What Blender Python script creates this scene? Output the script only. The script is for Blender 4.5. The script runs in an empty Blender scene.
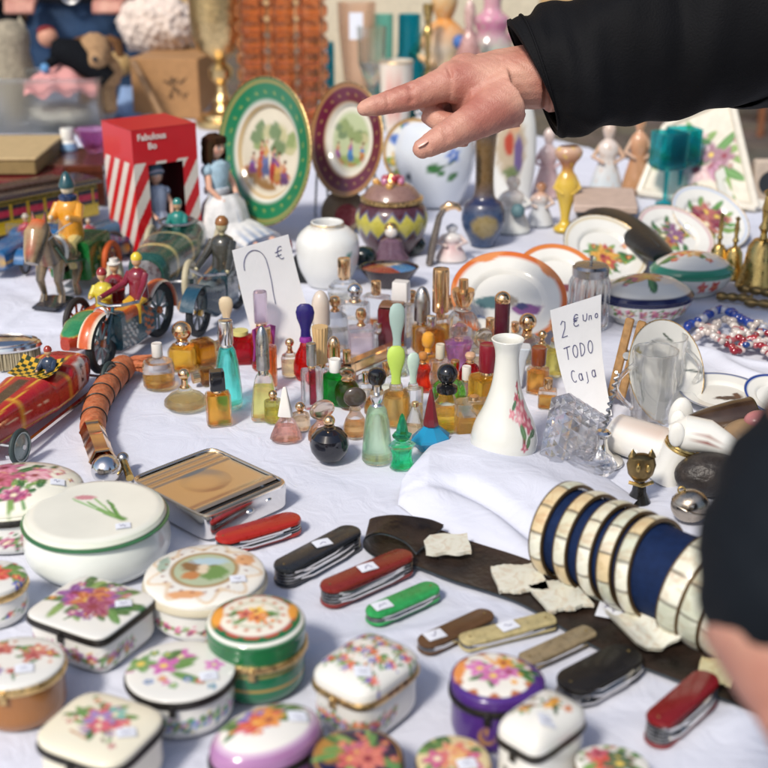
import bpy, math, random
import numpy as np
from mathutils import Vector, Matrix, noise

# ------------------------------------------------------------------ camera, sky, sun, exposure
sc = bpy.context.scene
COL = sc.collection
TZ = 0.75                       # height of the table top above the pavement
CAMH = TZ + 0.51
FPX = 1200.0                    # focal length in pixels of a 768 px wide frame
PITCH = math.atan(479.0 / FPX)
CAMP = Vector((0, 0, CAMH))
cd = bpy.data.cameras.new('camera'); cam = bpy.data.objects.new('camera', cd); COL.objects.link(cam)
cam.location = CAMP; cam.rotation_euler = (math.pi/2 - PITCH, 0, 0)
cd.sensor_width = 36; cd.lens = 36 * FPX / 768
cd.clip_start = .02; cd.clip_end = 400
cd.dof.use_dof = True; cd.dof.focus_distance = 1.21; cd.dof.aperture_fstop = 5.6; cd.dof.aperture_blades = 9
sc.camera = cam
w = bpy.data.worlds.new('World'); sc.world = w; w.use_nodes = True
nt = w.node_tree
SUN_EL, SUN_AZ = math.radians(46), math.radians(-150)   # azimuth from +y, clockwise: behind the camera, to its left
sky = nt.nodes.new('ShaderNodeTexSky'); sky.sky_type = 'NISHITA'; sky.sun_disc = False
sky.sun_elevation = SUN_EL; sky.sun_rotation = SUN_AZ; sky.dust_density = 2.0
bg = nt.nodes['Background']; nt.links.new(sky.outputs[0], bg.inputs[0]); bg.inputs[1].default_value = 0.108
ld = bpy.data.lights.new('sun', 'SUN'); ld.energy = 2.5; ld.angle = math.radians(9); ld.color = (1, .93, .83)
sun = bpy.data.objects.new('sun', ld); COL.objects.link(sun)
sd = Vector((math.sin(SUN_AZ)*math.cos(SUN_EL), math.cos(SUN_AZ)*math.cos(SUN_EL), math.sin(SUN_EL)))
sun.rotation_euler = sd.to_track_quat('Z', 'Y').to_euler()
sc.view_settings.view_transform = 'Standard'; sc.view_settings.look = 'None'
sc.view_settings.gamma = 1; sc.view_settings.exposure = 0.36
sc.render.engine = 'CYCLES'
sc.cycles.use_denoising = True
sc.cycles.max_bounces = 12; sc.cycles.transmission_bounces = 10; sc.cycles.transparent_max_bounces = 12; sc.cycles.glossy_bounces = 5; sc.cycles.diffuse_bounces = 3

# ------------------------------------------------------------------ where things stand (pixels of the photograph -> metres on the table)
def ray(px, py):
    u, v = (px-384)/FPX, (py-384)/FPX
    c, s = math.cos(PITCH), math.sin(PITCH)
    return Vector((u, c - v*s, -s - v*c))
def G(px, py, z=0):
    """point on the plane z metres above the table top"""
    r = ray(px, py); return CAMP + r * ((TZ + z - CAMH) / r.z)
def B(px, py, z=0):
    p = G(px, py, z); return Vector((p.x, p.y, TZ))
def D(px, py, d): return CAMP + ray(px, py) * d
def depth(p): 
    q = p - CAMP; return q.y*math.cos(PITCH) - q.z*math.sin(PITCH)
def S(p): return FPX / depth(p)
def HH(base, pyt):
    r = ray(384, pyt); return CAMH + r.z * (base.y / r.y) - TZ
def base_of(px, pyb, wpx):
    """centre of a round foot whose front outline is at pyb"""
    p = B(px, pyb); r = wpx / 2 / S(p); return Vector((p.x, p.y + r*.92, TZ)), r

def lin(c):
    if isinstance(c, str):
        c = [int(c[i:i+2], 16) for i in (1, 3, 5)]
    if max(c) > 1: c = [v/255 for v in c]
    return tuple((v/12.92 if v <= .04045 else ((v+.055)/1.055)**2.4) for v in c)
WHITE = lin('#e2e1da'); CREAM = lin('#e6dfc9'); GOLD = lin('#c79a4e'); BLACK = (.012, .012, .014)

# ------------------------------------------------------------------ materials
MATS = {}
def newmat(name):
    m = bpy.data.materials.new(name); m.use_nodes = True
    n = m.node_tree.nodes; p = n['Principled BSDF']
    return m, m.node_tree, p
def P(name, col=None, rough=.4, metal=0, coat=0, bump=0, bscale=300, var=.08, vscale=60, spec=.5, sss=0, rvar=0):
    """surface material: fixed colour or the colour attribute, with fine colour, gloss and relief variation"""
    if name in MATS: return MATS[name]
    m, t, p = newmat(name); n, l = t.nodes, t.links
    tc = n.new('ShaderNodeTexCoord')
    nz = n.new('ShaderNodeTexNoise'); nz.inputs['Scale'].default_value = vscale; nz.inputs['Detail'].default_value = 5
    l.new(tc.outputs['Object'], nz.inputs['Vector'])
    mr = n.new('ShaderNodeMapRange'); mr.inputs[1].default_value = .3; mr.inputs[2].default_value = .7
    mr.inputs[3].default_value = 1-var; mr.inputs[4].default_value = 1+var*.5
    l.new(nz.outputs[0], mr.inputs[0])
    mx = n.new('ShaderNodeVectorMath'); mx.operation = 'SCALE'
    if col is None:
        a = n.new('ShaderNodeAttribute'); a.attribute_name = 'Col'; l.new(a.outputs['Color'], mx.inputs[0])
    else: mx.inputs[0].default_value = col
    l.new(mr.outputs[0], mx.inputs['Scale']); l.new(mx.outputs[0], p.inputs['Base Color'])
    p.inputs['Roughness'].default_value = rough; p.inputs['Metallic'].default_value = metal
    p.inputs['Specular IOR Level'].default_value = spec
    if rvar:
        m2 = n.new('ShaderNodeMapRange'); m2.inputs[1].default_value = .35; m2.inputs[2].default_value = .65
        m2.inputs[3].default_value = max(0, rough-rvar*.4); m2.inputs[4].default_value = rough+rvar
        l.new(nz.outputs[0], m2.inputs[0]); l.new(m2.outputs[0], p.inputs['Roughness'])
    if coat: p.inputs['Coat Weight'].default_value = coat; p.inputs['Coat Roughness'].default_value = .05
    if sss: 
        p.inputs['Subsurface Weight'].default_value = sss; p.inputs['Subsurface Radius'].default_value = (.01, .004, .002); p.inputs['Subsurface Scale'].default_value = .6
    if bump:
        n2 = n.new('ShaderNodeTexNoise'); n2.inputs['Scale'].default_value = bscale; n2.inputs['Detail'].default_value = 4
        l.new(tc.outputs['Object'], n2.inputs['Vector'])
        b = n.new('ShaderNodeBump'); b.inputs['Strength'].default_value = bump; b.inputs['Distance'].default_value = .002
        l.new(n2.outputs[0], b.inputs['Height']); l.new(b.outputs[0], p.inputs['Normal'])
    MATS[name] = m; return m
def GL(col=(.97, .98, .98), rough=.01, ior=1.45, thin=.3, name=None):
    """clear or tinted glass; part of the light passes straight on, as through a thin wall"""
    k = name or 'glass_%.2f_%.2f_%.2f_%.2f_%.2f' % (*col, rough, thin)
    if k in MATS: return MATS[k]
    m, t, p = newmat(k); n, l = t.nodes, t.links
    p.inputs['Base Color'].default_value = (*col, 1); p.inputs['Roughness'].default_value = rough
    p.inputs['Transmission Weight'].default_value = 1; p.inputs['IOR'].default_value = ior
    tr = n.new('ShaderNodeBsdfTransparent'); tr.inputs[0].default_value = (*[c**1.0 for c in col], 1)
    mx = n.new('ShaderNodeMixShader'); mx.inputs[0].default_value = thin
    tc = n.new('ShaderNodeTexCoord'); nz = n.new('ShaderNodeTexNoise'); nz.inputs['Scale'].default_value = 90
    l.new(tc.outputs['Object'], nz.inputs['Vector'])
    b = n.new('ShaderNodeBump'); b.inputs['Strength'].default_value = .05; b.inputs['Distance'].default_value = .002
    l.new(nz.outputs[0], b.inputs['Height']); l.new(b.outputs[0], p.inputs['Normal'])
    l.new(p.outputs[0], mx.inputs[1]); l.new(tr.outputs[0], mx.inputs[2]); l.new(mx.outputs[0], n['Material Output'].inputs[0])
    MATS[k] = m; return m
PORC = P('glazed_porcelain', None, .16, coat=.4, var=.05, vscale=25, bump=.03, bscale=60)
TIN = P('printed_tin', None, .26, coat=.5, var=.12, vscale=120, bump=.08, bscale=150, rvar=.15)
CLOTHV = P('fabric_coloured', None, .9, var=.18, vscale=90, bump=.5, bscale=500, spec=.1)
MATTE = P('painted_matte', None, .6, var=.12, vscale=70, bump=.15, bscale=220)
PAPER = P('paper', (.86, .86, .86), .8, var=.03, vscale=40, bump=.1, bscale=300, spec=.2)
STICK = P('sticker_paper', (.74, .77, .84), .6, var=.03)
INK = P('ink', (.12, .11, .22), .6)
MGOLD = P('polished_gold', (.90, .60, .33), .13, 1, var=.08, vscale=50, rvar=.12)
MGOLD2 = P('worn_gilt', (.78, .54, .24), .28, 1, var=.4, vscale=220, bump=.3, bscale=400, rvar=.2)
MSILV = P('polished_silver', (.80, .78, .75), .12, 1, var=.08, vscale=50, rvar=.15)
MNICK = P('worn_nickel', (.52, .45, .36), .22, 1, var=.25, vscale=120, rvar=.2)
MSTEEL = P('worn_steel', (.5, .5, .5), .28, 1, var=.25, vscale=100, rvar=.2)
MPEW = P('pewter_rim', (.055, .05, .045), .35, .8, var=.3, vscale=200, bump=.2, bscale=300)
MBRASS = P('old_brass', (.62, .44, .16), .25, 1, var=.3, vscale=120, rvar=.2)
MDBRASS = P('dark_brass', (.30, .21, .09), .35, 1, var=.4, vscale=90, bump=.3, bscale=200)
MBLK = P('black_plastic', (.01, .01, .012), .12, coat=.4)

# ------------------------------------------------------------------ mesh collecting
def section(kind='round', seg=64, p=5.0):
    t = np.linspace(0, 2*math.pi, seg, endpoint=False)
    c, s = np.cos(t), np.sin(t)
    if kind == 'round': return np.stack([c, s], 1)
    if kind == 'sq':
        k = (np.abs(c)**p + np.abs(s)**p)**(-1/p); return np.stack([c*k, s*k], 1)
    if kind == 'heart':
        r = 1 - .10*np.cos(t) + .0; r = 1 + .12*np.abs(np.cos(t/1))**3*np.where(c > 0, 1, -.6)
        return np.stack([c*r, s*r*.98], 1)
    if kind == 'lobed':
        r = 1 + .035*np.cos(8*t); return np.stack([c*r, s*r], 1)
    if kind == 'gear':
        r = 1 + .05*np.sign(np.cos(14*t)); return np.stack([c*r, s*r], 1)
    n = int(kind[3:])       # 'reg6' regular polygon
    a = (t % (2*math.pi/n)) - math.pi/n; k = math.cos(math.pi/n)/np.cos(a)
    return np.stack([c*k, s*k], 1)

class MB:
    def __init__(s): s.v = []; s.f = []; s.c = []; s.mi = []; s.n = 0
    def add(s, v, f, col=(.8, .8, .8), T=None, mi=0):
        v = np.asarray(v, float).reshape(-1, 3)
        if callable(col): c = np.asarray(col(v), float)
        else: c = np.tile(np.asarray(col[:3], float), (len(v), 1))
        if T is not None:
            A = np.array(T); v = v @ A[:3, :3].T + A[:3, 3]
        s.v.append(v); s.c.append(c); s.f += [tuple(i + s.n for i in q) for q in f]; s.mi += [mi]*len(f); s.n += len(v)
        return s
    def rev(s, prof, rx=1, ry=None, kind='round', seg=48, col=(.8, .8, .8), T=None, p=5, mi=0, twist=0):
        """turned or cast body: profile of (radius factor, z) swept round the section"""
        ry = ry or rx; sec = section(kind, seg, p); V = []; F = []; rings = []
        n = 0
        for i, (r, z) in enumerate(prof):
            if r <= 1e-6: V.append([(0, 0, z)]); rings.append((n, 1)); n += 1
            else:
                q = sec * (r*rx, r*ry)
                if twist:
                    a = twist*i; ca, sa = math.cos(a), math.sin(a); q = np.stack([q[:, 0]*ca-q[:, 1]*sa, q[:, 0]*sa+q[:, 1]*ca], 1)
                V.append(np.concatenate([q, np.full((seg, 1), z)], 1)); rings.append((n, seg)); n += seg
        for (a, na), (b, nb) in zip(rings, rings[1:]):
            for i in range(seg):
                j = (i+1) % seg
                if na == 1 and nb == 1: break
                if na == 1: F.append((a, b+j, b+i))
                elif nb == 1: F.append((a+i, a+j, b))
                else: F.append((a+i, a+j, b+j, b+i))
        return s.add(np.concatenate([np.asarray(x, float) for x in V]), F, col, T, mi)
    def box(s, x0, x1, y0, y1, z0, z1, col=(.8, .8, .8), T=None, b=0, mi=0):
        if b <= 0:
            v = [(x, y, z) for z in (z0, z1) for (x, y) in ((x0, y0), (x1, y0), (x1, y1), (x0, y1))]
            f = [(3, 2, 1, 0), (4, 5, 6, 7), (0, 1, 5, 4), (1, 2, 6, 5), (2, 3, 7, 6), (3, 0, 4, 7)]
            return s.add(v, f, col, T, mi)
        k = .41*b
        def rect(i, z):
            a, c, d, e = x0+i, x1-i, y0+i, y1-i
            o = b
            return [(a+o-(i and 0), d, z), (c-o, d, z), (c, d+o, z), (c, e-o, z), (c-o, e, z), (a+o, e, z), (a, e-o, z), (a, d+o, z)]
        V = rect(b, z0) + rect(0, z0+b) + rect(0, z1-b) + rect(b, z1)
        V = []
        for i, z in ((b, z0), (0, z0+b), (0, z1-b), (b, z1)):
            a, c, d, e = x0+i, x1-i, y0+i, y1-i; o = b if i == 0 else b*.5
            V += [(a+o, d, z), (c-o, d, z), (c, d+o, z), (c, e-o, z), (c-o, e, z), (a+o, e, z), (a, e-o, z), (a, d+o, z)]
        F = [tuple(range(7, -1, -1)), tuple(range(24, 32))]
        for r in range(3):
            for i in range(8): j = (i+1) % 8; F.append((r*8+i, r*8+j, r*8+8+j, r*8+8+i))
        return s.add(V, F, col, T, mi)
    def tube(s, pts, r, seg=10, col=(.8, .8, .8), T=None, cap=True, mi=0, flat=1.0, up=None, closed=False):
        pts = [Vector(p) for p in pts]; n = len(pts)
        rr = r if isinstance(r, (list, tuple)) else [r]*n
        V = []; F = []; prev = None
        for i, p in enumerate(pts):
            if closed: d = pts[(i+1) % n] - pts[i-1]
            else: d = pts[min(i+1, n-1)] - pts[max(i-1, 0)]
            d.normalize()
            if prev is None:
                u = Vector(up) if up else (Vector((0, 0, 1)) if abs(d.z) < .9 else Vector((1, 0, 0)))
            else: u = prev
            u = (u - d*u.dot(d)).normalized(); prev = u; q = d.cross(u)
            for k in range(seg):
                a = 2*math.pi*k/seg; V.append(p + (u*math.cos(a)*flat + q*math.sin(a))*rr[i])
        m = n if closed else n-1
        for i in range(m):
            a, b = i*seg, ((i+1) % n)*seg
            for k in range(seg): j = (k+1) % seg; F.append((a+k, a+j, b+j, b+k))
        if cap and not closed: F.append(tuple(range(seg-1, -1, -1))); F.append(tuple(range((n-1)*seg, n*seg)))
        return s.add([tuple(v) for v in V], F, col, T, mi)
    def ball(s, c, r, seg=16, col=(.8, .8, .8), T=None, mi=0, sx=1, sy=1, sz=1):
        n = seg//2; prof = [(math.sin(math.pi*i/n), -math.cos(math.pi*i/n)*r*sz) for i in range(n+1)]
        prof[0] = (0, -r*sz); prof[-1] = (0, r*sz)
        M = Matrix.Translation(c); M = (T @ M) if T is not None else M
        return s.rev(prof, r*sx, r*sy, 'round', seg, col, M, mi=mi)
    def ring(s, R, r, z=0, seg=40, ts=8, col=(.8, .8, .8), T=None, ry=None, kind='round', p=5, mi=0):
        sec = section(kind, seg, p)*(R, ry or R)
        return s.tube([(x, y, z) for x, y in sec], r, ts, col, T, mi=mi, closed=True, up=(0, 0, 1))
    def loft(s, secs, seg=20, col=(.8, .8, .8), T=None, p=3, mi=0):
        """body along x: (x, half width, z0, z1[, exponent])"""
        V = []; F = []
        for q in secs:
            x, hw, z0, z1 = q[:4]; e = q[4] if len(q) > 4 else p
            se = section('sq', seg, e); V += [(x, a*hw, (z0+z1)/2 + b*(z1-z0)/2) for a, b in se]
        for i in range(len(secs)-1):
            for k in range(seg): j = (k+1) % seg; F.append((i*seg+k, i*seg+j, (i+1)*seg+j, (i+1)*seg+k))
        F.append(tuple(range(seg-1, -1, -1))); F.append(tuple(range((len(secs)-1)*seg, len(secs)*seg)))
        return s.add(V, F, col, T, mi)
    def grid(s, fn, nu, nv, col=(.8, .8, .8), T=None, mi=0, thick=0):
        V = []; 
        for j in range(nv+1):
            for i in range(nu+1): V.append(tuple(fn(i/nu, j/nv)))
        F = [(j*(nu+1)+i, j*(nu+1)+i+1, (j+1)*(nu+1)+i+1, (j+1)*(nu+1)+i) for j in range(nv) for i in range(nu)]
        return s.add(V, F, col, T, mi)
    def prism(s, pts, z0, z1, col=(.8, .8, .8), T=None, mi=0):
        n = len(pts); V = [(x, y, z0) for x, y in pts] + [(x, y, z1) for x, y in pts]
        F = [tuple(range(n-1, -1, -1)), tuple(range(n, 2*n))] + [(i, (i+1) % n, n+(i+1) % n, n+i) for i in range(n)]
        return s.add(V, F, col, T, mi)
    def build(s, name, mat, parent=None, sharp=35, mods=None):
        me = bpy.data.meshes.new(name)
        v = np.concatenate(s.v); me.from_pydata(v.tolist(), [], s.f)
        a = me.color_attributes.new('Col', 'FLOAT_COLOR', 'POINT')
        c = np.concatenate(s.c); c = np.concatenate([np.clip(c, 0, 1), np.ones((len(c), 1))], 1)
        a.data.foreach_set('color', c.ravel())
        for m in (mat if isinstance(mat, (list, tuple)) else [mat]): me.materials.append(m)
        me.polygons.foreach_set('material_index', s.mi)
        me.polygons.foreach_set('use_smooth', [True]*len(me.polygons))
        me.update(); me.set_sharp_from_angle(angle=math.radians(sharp))
        o = bpy.data.objects.new(name, me); COL.objects.link(o)
        if parent is not None: o.parent = parent
        return o

def thing(name, label, cat, loc=(0, 0, 0), rz=0, group=None):
    o = bpy.data.objects.new(name, None); COL.objects.link(o); o.empty_display_size = .02
    o.location = loc; o.rotation_euler = (0, 0, rz); o['label'] = label; o['category'] = cat
    if group: o['group'] = group
    return o
def tag(o, label, cat, group=None):
    o['label'] = label; o['category'] = cat
    if group: o['group'] = group
    return o
def struct(o, kind='structure'): o['kind'] = kind; return o
def RT(x=0, y=0, z=0, rx=0, ry=0, rz=0, s=1):
    return Matrix.Translation((x, y, z)) @ Matrix.Rotation(rz, 4, 'Z') @ Matrix.Rotation(ry, 4, 'Y') @ Matrix.Rotation(rx, 4, 'X') @ Matrix.Scale(s, 4)

# ------------------------------------------------------------------ painted decoration (surface pattern as colour on the mesh)
def vn(x, y, sc=1.0, seed=0):
    return (np.sin(x*sc*3.1+seed)*np.cos(y*sc*2.7+seed*1.7) + np.sin((x+y)*sc*5.3+seed*2.1)*.5 + np.sin((x*1.3-y)*sc*9.1+seed)*.3)/1.8
def mixc(C, m, col):
    m = np.clip(m, 0, 1)[:, None]; return C*(1-m) + np.asarray(col)*m
def sm(d, w=.04): return np.clip(.5 - d/w, 0, 1)
def paint(C, x, y, items):
    for it in items:
        k = it[0]
        if k == 'fl':      # flower: x, y, radius, colour, centre colour
            _, cx, cy, R, col, cen = it; dx, dy = x-cx, y-cy; r = np.hypot(dx, dy); a = np.arctan2(dy, dx)
            pe = R*(.78 + .22*np.cos(5*a + cx*9))
            m = sm(r-pe, R*.25); C = mixc(C, m, col)
            sh = m*(.35 + .35*np.cos(10*a + r/R*7)); C = mixc(C, np.clip(sh, 0, 1)*.6, [min(1, c*1.6+.18) for c in col])
            C = mixc(C, sm(r-R*.25, R*.2), cen)
        elif k == 'lf':    # leaf: x, y, length, width, angle, colour
            _, cx, cy, L, W, an, col = it; dx, dy = x-cx, y-cy; u = dx*math.cos(an)+dy*math.sin(an); v = -dx*math.sin(an)+dy*math.cos(an)
            d = (u/L)**2 + (v/W)**2 + .2*(v/W)*(u/L); m = sm(d-1, .5); C = mixc(C, m, col)
            C = mixc(C, m*sm(np.abs(v)-W*.1, W*.2)*.5, [min(1, c*1.7+.1) for c in col])
        elif k == 'st':    # stroke between two points
            _, x0, y0, x1, y1, W, col = it; L = math.hypot(x1-x0, y1-y0)+1e-9; u = ((x-x0)*(x1-x0)+(y-y0)*(y1-y0))/L**2; u = np.clip(u, 0, 1)
            d = np.hypot(x-x0-(x1-x0)*u, y-y0-(y1-y0)*u); C = mixc(C, sm(d-W, W), col)
        elif k == 'ring':  # radial band
            _, r0, r1, col = it; r = np.hypot(x, y); C = mixc(C, sm(r0-r, .03)*sm(r-r1, .03), col)
        elif k == 'scal':  # scalloped band
            _, r0, r1, n, col = it; r = np.hypot(x, y); a = np.arctan2(y, x); rr = r0 + (r1-r0)*.5*(1+np.cos(n*a))
            C = mixc(C, sm(rr-r, .03), col)
        elif k == 'dots':
            _, R, n, rd, col = it
            for i in range(n):
                a = 2*math.pi*i/n; C = mixc(C, sm(np.hypot(x-R*math.cos(a), y-R*math.sin(a))-rd, rd), col)
        elif k == 'bl':    # soft blotch
            _, cx, cy, rx, ry, col = it; C = mixc(C, sm(((x-cx)/rx)**2 + ((y-cy)/ry)**2 + .3*vn(x*9, y*9, 1, cx*7) - 1, .6), col)
    return C
def bouquet(seed, cx, cy, R, pal, n=5, leaf=('#3f6b3a', '#5b8a4a', '#7a9a55')):
    r = random.Random(seed); it = []
    for i in range(int(n*2.8)):
        a = r.uniform(0, 6.28); d = R*r.uniform(.45, 1.05)
        it.append(('lf', cx+d*math.cos(a), cy+d*math.sin(a)*.8, R*r.uniform(.26, .46), R*r.uniform(.09, .16), a+r.uniform(-.6, .6), lin(r.choice(leaf))))
    for i in range(n*2):
        a = r.uniform(0, 6.28); d = R*r.uniform(.5, 1.1)
        it.append(('fl', cx+d*math.cos(a), cy+d*math.sin(a)*.8, R*r.uniform(.09, .17), lin(r.choice(pal)), lin('#e8d070')))
    for i in range(n):
        a = 6.28*i/n + r.uniform(-.4, .4); d = R*r.uniform(.1, .55)
        it.append(('fl', cx+d*math.cos(a), cy+d*math.sin(a)*.8, R*r.uniform(.34, .52), lin(pal[i % len(pal)]), lin(r.choice(('#e8c860', '#f2e6c0', '#8a3040')))))
    return it
def topcol(base, items, rx, ry=None):
    ry = ry or rx
    def f(v):
        C = np.tile(np.asarray(base, float), (len(v), 1)); return paint(C, v[:, 0]/rx, v[:, 1]/ry, items)
    return f
def sidecol(base, items, R, zc, zs):
    """items in (arc from the front in units of zs, height in units of zs)"""
    def f(v):
        C = np.tile(np.asarray(base, float), (len(v), 1)); th = np.arctan2(v[:, 0], -v[:, 1]); return paint(C, th*R/zs, (v[:, 2]-zc)/zs, items)
    return f
PAL_ROSE = ['#b0476a', '#c96f8e', '#8f3a63', '#d79aa8']; PAL_MIX = ['#c8452f', '#7a4fa0', '#d9822b', '#c54f7f', '#4f62b0']
PAL_PURP = ['#7a3f86', '#a2477f', '#b5652f', '#8a2f55']; PAL_RED = ['#c23b30', '#d96a3c', '#4f4fa6', '#b0305a']

def sticker(parent, x, y, z, w=.012, h=.009, rz=.3, rx=0, ry=0, seed=1):
    T = RT(x, y, z, rx, ry, rz); m = MB()
    m.grid(lambda u, v: ((u-.5)*w, (v-.5)*h, .0004+.0004*math.sin(u*3)), 4, 3, T=T)
    m.grid(lambda u, v: ((u-.5)*w, (v-.5)*h, .0001), 4, 3, T=T)
    r = random.Random(seed); pts = [(w*(-.22+.1*i+r.uniform(-.04, .04)), h*r.uniform(-.28, .28), .0010) for i in range(5)]
    m.tube(pts, w*.022, 4, T=T, mi=1)
    return m.build('price_sticker', [STICK, INK], parent)
# ------------------------------------------------------------------ the setting: pavement, facade, table, cloth
def make_ground():
    m = MB(); m.grid(lambda u, v: (-40+80*u, -20+80*v, 0), 20, 20)
    mt, t, p = newmat('stone_paving'); n, l = t.nodes, t.links
    tc = n.new('ShaderNodeTexCoord'); br = n.new('ShaderNodeTexBrick'); br.inputs['Scale'].default_value = 1.6
    br.inputs['Color1'].default_value = (*lin('#6e655c'), 1); br.inputs['Color2'].default_value = (*lin('#5d554e'), 1); br.inputs['Mortar'].default_value = (*lin('#3d3833'), 1)
    br.inputs['Mortar Size'].default_value = .012
    nz = n.new('ShaderNodeTexNoise'); nz.inputs['Scale'].default_value = 3; nz.inputs['Detail'].default_value = 8
    mx = n.new('ShaderNodeMix'); mx.data_type = 'RGBA'; mx.blend_type = 'MULTIPLY'; mx.inputs[0].default_value = .6
    l.new(tc.outputs['Object'], br.inputs['Vector']); l.new(tc.outputs['Object'], nz.inputs['Vector'])
    l.new(br.outputs['Color'], mx.inputs[6]); l.new(nz.outputs['Color'], mx.inputs[7]); l.new(mx.outputs[2], p.inputs['Base Color'])
    p.inputs['Roughness'].default_value = .8
    struct(m.build('pavement', mt))
make_ground()

BACK = [B(-260, 92), B(60, 98), B(430, 112), B(560, 140), B(700, 178), B(900, 240)]
def backy(x):
    for a, b in zip(BACK, BACK[1:]):
        if a.x <= x <= b.x: return a.y + (b.y-a.y)*(x-a.x)/(b.x-a.x)
    return BACK[0].y if x < BACK[0].x else BACK[-1].y
XL, XR, YN = -1.9, 1.75, .46
def make_table():
    t = thing('trestle_table', 'long trestle table wholly covered by the white cloth', 'table', (0, 0, 0))
    m = MB(); pts = [(XL+.02, YN+.02), (XR-.02, YN+.02)]
    xs = [XR-.02] + [p.x for p in reversed(BACK) if XL < p.x < XR-.02] + [XL+.02]
    pts += [(x, backy(x)-.03) for x in xs]
    m.prism(pts, TZ-.035, TZ-.008, lin('#8b6a48')); m.build('tabletop', MATTE, t)
    for x in (XL+.3, -.2, XR-.4):
        for y in (YN+.25, backy(x)-.4):
            m = MB(); m.tube([(x-.12, y, 0), (x, y, TZ-.036)], .018, 8, lin('#50504e')); m.tube([(x+.12, y, 0), (x, y, TZ-.036)], .018, 8, lin('#50504e')); m.build('leg', MATTE, t)
make_table()
def cloth_h(X, Y):
    """soft creases of the cloth, millimetres high, never above the things' feet"""
    r = np.random.RandomState(5); Z = np.zeros_like(X)
    for i in range(170):
        cx, cy = r.uniform(-1.4, 1.5), r.uniform(.5, 3.2); an = r.uniform(-.5, 1.0) if r.rand() < .75 else r.uniform(1.2, 2.2)
        L = r.uniform(.08, .45); W = r.uniform(.004, .016); A = r.uniform(.0008, .0034)*r.choice([1, 1, -1])
        dx, dy = X-cx, Y-cy; u = dx*math.cos(an)+dy*math.sin(an); v = -dx*math.sin(an)+dy*math.cos(an) + .02*np.sin(u*9+i)
        Z += A*np.exp(-(v/W)**2)*np.exp(-(u/L)**2)
    Z += .0010*np.sin(X*23+1.3*np.sin(Y*11)) * np.sin(Y*19+1.1*np.cos(X*13)) + .0004*np.sin(X*61+Y*23+2*np.sin(Y*31))
    return np.clip(Z, -.003, .0032) - .0022
def make_cloth():
    nx = 520; ny = 420
    xs = np.linspace(XL, XR, nx); V = []; 
    by = np.array([backy(x) for x in xs]); t = np.linspace(0, 1, ny)**1.25
    X = np.tile(xs, (ny, 1)); Y = YN + (by[None, :]-YN)*t[:, None]; Z = TZ + cloth_h(X, Y)
    v = np.stack([X, Y, Z], 2).reshape(-1, 3)
    F = [(j*nx+i, j*nx+i+1, (j+1)*nx+i+1, (j+1)*nx+i) for j in range(ny-1) for i in range(nx-1)]
    m = MB(); m.add(v, F, (.8, .8, .8)); n0 = m.n
    # hanging sides
    rim = [(xs[i], YN) for i in range(0, nx, 4)] + [(xs[-1], YN+(by[-1]-YN)*k/30) for k in range(31)] + [(xs[i], by[i]) for i in range(nx-1, -1, -4)] + [(xs[0], YN+(by[0]-YN)*k/30) for k in range(30, -1, -1)]
    R = len(rim); cx, cy = 0, 1.8
    V = []
    for k in range(7):
        for i, (x, y) in enumerate(rim):
            d = Vector((x-cx, y-cy)).normalized(); o = .004+.03*(k/6)*(1+math.sin(i*.35)+.5*math.sin(i*.9)) if k else 0
            V.append((x+d.x*o, y+d.y*o, TZ-.0022-.62*(k/6)**1.3))
    m.add(V, [(k*R+i, (k+1)*R+i, (k+1)*R+(i+1) % R, k*R+(i+1) % R) for k in range(6) for i in range(R)])
    mt, tr, p = newmat('cotton_sheet'); n, l = tr.nodes, tr.links
    tc = n.new('ShaderNodeTexCoord')
    nz = n.new('ShaderNodeTexNoise'); nz.inputs['Scale'].default_value = 3.5; nz.inputs['Detail'].default_value = 6; l.new(tc.outputs['Object'], nz.inputs['Vector'])
    cr = n.new('ShaderNodeValToRGB'); cr.color_ramp.elements[0].position = .3; cr.color_ramp.elements[1].position = .7
    cr.color_ramp.elements[0].color = (.60, .625, .72, 1); cr.color_ramp.elements[1].color = (.68, .70, .79, 1)
    l.new(nz.outputs[0], cr.inputs[0]); l.new(cr.outputs[0], p.inputs['Base Color'])
    p.inputs['Roughness'].default_value = .95; p.inputs['Specular IOR Level'].default_value = .1
    wv = n.new('ShaderNodeTexNoise'); wv.inputs['Scale'].default_value = 900; wv.inputs['Detail'].default_value = 2; l.new(tc.outputs['Object'], wv.inputs['Vector'])
    n2 = n.new('ShaderNodeTexNoise'); n2.inputs['Scale'].default_value = 26; n2.inputs['Detail'].default_value = 7; n2.inputs['Distortion'].default_value = 1.5; l.new(tc.outputs['Object'], n2.inputs['Vector'])
    b1 = n.new('ShaderNodeBump'); b1.inputs['Strength'].default_value = .25; b1.inputs['Distance'].default_value = .0006; l.new(wv.outputs[0], b1.inputs['Height'])
    b2 = n.new('ShaderNodeBump'); b2.inputs['Strength'].default_value = .38; b2.inputs['Distance'].default_value = .006; l.new(n2.outputs[0], b2.inputs['Height'])
    l.new(b1.outputs[0], b2.inputs['Normal']); l.new(b2.outputs[0], p.inputs['Normal'])
    MATS['sheet'] = mt
    o = m.build('tablecloth', mt, sharp=80)
    tag(o, 'creased white cotton sheet spread under all the wares of the stall', 'tablecloth')
make_cloth()

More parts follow.
